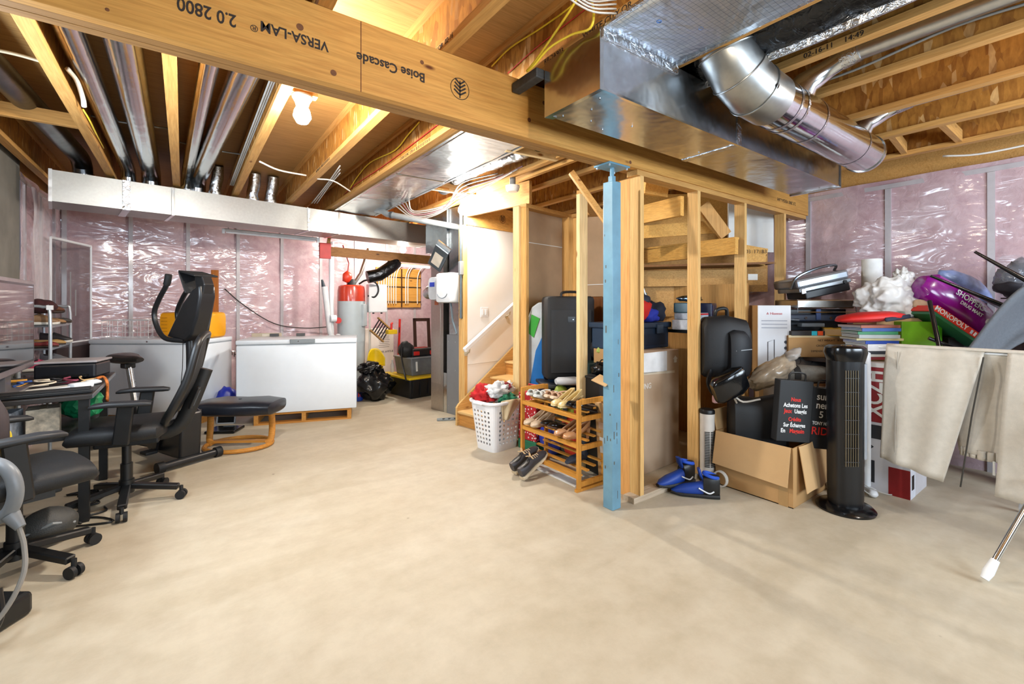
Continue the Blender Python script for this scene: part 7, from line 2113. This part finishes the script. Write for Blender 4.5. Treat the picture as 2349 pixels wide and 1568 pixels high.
B().blob((0, 0, 0.06), (0.24, 0.08, 0.08), 95, 0.15, 3).out('pack', pm('#8fa6dc', 0.3, var=0.6, sc_=9, coat=0.4), ubx, smooth=2)
B().box((0.22, -0.06, 0.03), (0.16, 0.05, 0.02)).out('foil_edge', pm('#cfd0d4', 0.3, 0.6), ubx)
pcr = thing('pile_crate', 'dark crate under the purple bag on the table', 'crate', xy(at(2200, 800, 3.6), TT), -36)
B().box((0.02, 0.0, 0.09), (0.5, 0.3, 0.18), bev=0.006).out('body', pm('#241c1c', 0.6), pcr)
B().box((0.02, 0.0, 0.183), (0.52, 0.32, 0.012)).out('lid', pm('#2c2424', 0.5), pcr)

# upturned chairs: dark legs, grey felt shell
chr_ = thing('upturned_chair', 'grey felt shell chair lying upturned with black legs', 'chair', (0, 0, 0.0), 0)
GF = pm('#585c62', 0.95, var=0.12, sc_=60, bmp=0.3, bsc=200)


def shell(a, q):
    an = -0.5 * PI + PI * (a * 1.0)
    p0_ = at(2160 + 0 * a, 812, 3.0)
    # rim profile in the pixel plane turned into a dish with depth
    u = 2205 + 200 * a + 30 * q
    v = 815 - 175 * math.sin(min(1.0, a * 1.05) * PI * 0.5) ** 1.1 + 150 * q * (0.35 + 0.65 * a)
    return at(u, v, 2.85 + 0.3 * math.sin(PI * q) * a + 0.1 * q)


B().grid(shell, 14, 8, thick=0.02).out('felt_shell', GF, chr_, smooth=2)
for (a, c, r0, r1) in (((2134, 632, 3.35), (2330, 712, 3.1), 0.009, 0.017), ((2236, 577, 3.15), (2400, 668, 2.9), 0.009, 0.018), ((2132, 690, 3.2), (2162, 830, 3.0), 0.014, 0.014), ((2130, 775, 3.1), (2235, 815, 3.0), 0.012, 0.012)):
    B().cyl(at(*a), at(*c), r0, r1, n=12).out('leg', BLKG, chr_, smooth=1)
wrp = thing('wrapped_bundle', 'dark bundle wrapped in clear plastic above the upturned chair', 'bundle', at(2335, 650, 3.2), -36)
B().blob((0.04, 0, 0.03), (0.16, 0.12, 0.14), 97, 0.3, 4, ridge=True).out('bundle', pm('#1c2030', 0.2, var=0.3, coat=0.8, bmp=0.4, bsc=18), wrp, smooth=2)
B().blob((-0.02, 0, -0.03), (0.13, 0.1, 0.07), 98, 0.4, 3).out('loose_cloth', pm('#1c1820', 0.8), wrp, smooth=2)
B().blob((0.03, 0, 0.05), (0.19, 0.14, 0.16), 99, 0.2, 3).out('plastic_wrap', clear('#d8dce6', 0.14, 0.08), wrp, smooth=2)
pst = thing('tall_stand', 'tall narrow carton stand carrying the wrapped bundle', 'stand', xy(at(2345, 700, 3.28), 0), -36)
B().box((0.04, 0.0, 0.7), (0.16, 0.14, 1.4), bev=0.006).out('body', pm('#3a2c2c', 0.6), pst)
B().box((0.04, 0.0, 1.402), (0.2, 0.18, 0.01)).out('cap', pm('#4a3a38', 0.6), pst)

# ---- folding drying rack with grey sweatpants
dr = thing('drying_rack', 'folding metal drying rack with white plastic feet', 'drying rack', (0, 0, 0))
RZ = 1.07
RXc = 3.79
B().cyl((RXc, -0.75, RZ), (RXc, 1.0, RZ), 0.008, n=10).out('rail', WHT, dr, smooth=1)
for (y, yt) in ((0.42, 0.05), (-0.9, -0.55)):
    for (x, s) in ((3.15, 1), (4.42, -1)):
        p, q = V((x, y, 0.02)), V((RXc - 0.01 * s, yt + 0.015 * s, RZ - 0.012))
        lg = B().cyl(p.lerp(q, 0.03), q, 0.013, n=12).out('leg', CHROME, dr, smooth=1)
        B().tube([p, p.lerp(q, 0.03), p.lerp(q, 0.085)], [0.016, 0.022, 0.017], 12).out('white_foot', WHT, lg, smooth=1)
    B().bar((3.4, y * 0.6 + yt * 0.4, 0.42), (4.17, y * 0.6 + yt * 0.4, 0.42), 0.012, 0.012).out('spreader', CHROME, dr)
sp = thing('sweatpants', 'light grey sweatpants folded over the drying rack rail', 'sweatpants', (0, 0, 0))
SPM = pm('#c9c1b4', 0.95, var=0.07, sc_=30, bmp=0.35, bsc=260)
X_ = RXc


def drape(y0a, y1a, y0b, y1b, zb0, zb1, out=0.03, side=-1, fold=5.0, amp=0.012, seed=0.0):
    """cloth panel hanging from the rail: top edge y0a..y1a, bottom edge y0b..y1b"""
    def fn(a, q):
        y = (y0a + (y1a - y0a) * a) * (1 - q) + (y0b + (y1b - y0b) * a) * q
        zt = RZ + 0.012
        zb = zb0 + (zb1 - zb0) * a
        z = zt + (zb - zt) * q
        x = X_ + side * (0.012 + out * min(1.0, q * 4)) + amp * q * math.sin(a * fold * 2 * PI + seed) + 0.02 * noise.noise(V((a * 3 + seed, q * 2, 1)))
        return V((x, y, z))
    return fn


B().grid(drape(0.955, 0.50, 0.985, 0.675, 0.34, 0.27, fold=2.3, seed=0.4), 30, 20, thick=0.012).out('leg_panel', SPM, sp, smooth=2)
B().grid(drape(0.41, -0.2, 0.46, -0.2, 0.26, 0.22, fold=2.0, seed=1.4), 30, 20, thick=0.012).out('leg_panel', SPM, sp, smooth=2)
B().grid(drape(0.70, -0.1, 0.62, -0.05, 0.46, 0.43, out=0.05, side=1, fold=4, seed=2.0), 30, 18, thick=0.012).out('seat_panel', SPM, sp, smooth=2)
B().grid(lambda a, q: drape(0.62, -0.05, 0.62, -0.05, 0.46, 0.43, out=0.05, side=1)(a, 1.0) * 1.0 + V((0.006 * math.sin(a * 120), 0, 0.03 - 0.055 * q)), 80, 3, thick=0.014).out('elastic_waist', SPM, sp, smooth=2)
B().tube([(X_ + 0.03, 0.47, 0.44), (X_ + 0.028, 0.47, 0.36)], 0.006, 6).out('drawstring', WHTM, sp)
B().grid(lambda a, q: V((X_ + 0.03 * math.cos(PI * q), 0.955 - 1.15 * a, RZ + 0.012 + 0.016 * math.sin(PI * q))), 20, 6, thick=0.008).out('fold_over', SPM, sp, smooth=2)
B().tube([(X_ - 0.048, 0.89, RZ - 0.02), (X_ - 0.052, 0.9, 0.7), (X_ - 0.055, 0.905, 0.34)], 0.003, 6).out('side_seam', pm('#a8a094', 0.9), sp)
B().tube([(X_ - 0.05, 0.502, RZ - 0.02), (X_ - 0.052, 0.55, 0.7), (X_ - 0.05, 0.598, 0.27)], 0.004, 6).out('inseam', pm('#3a3630', 0.9), sp)
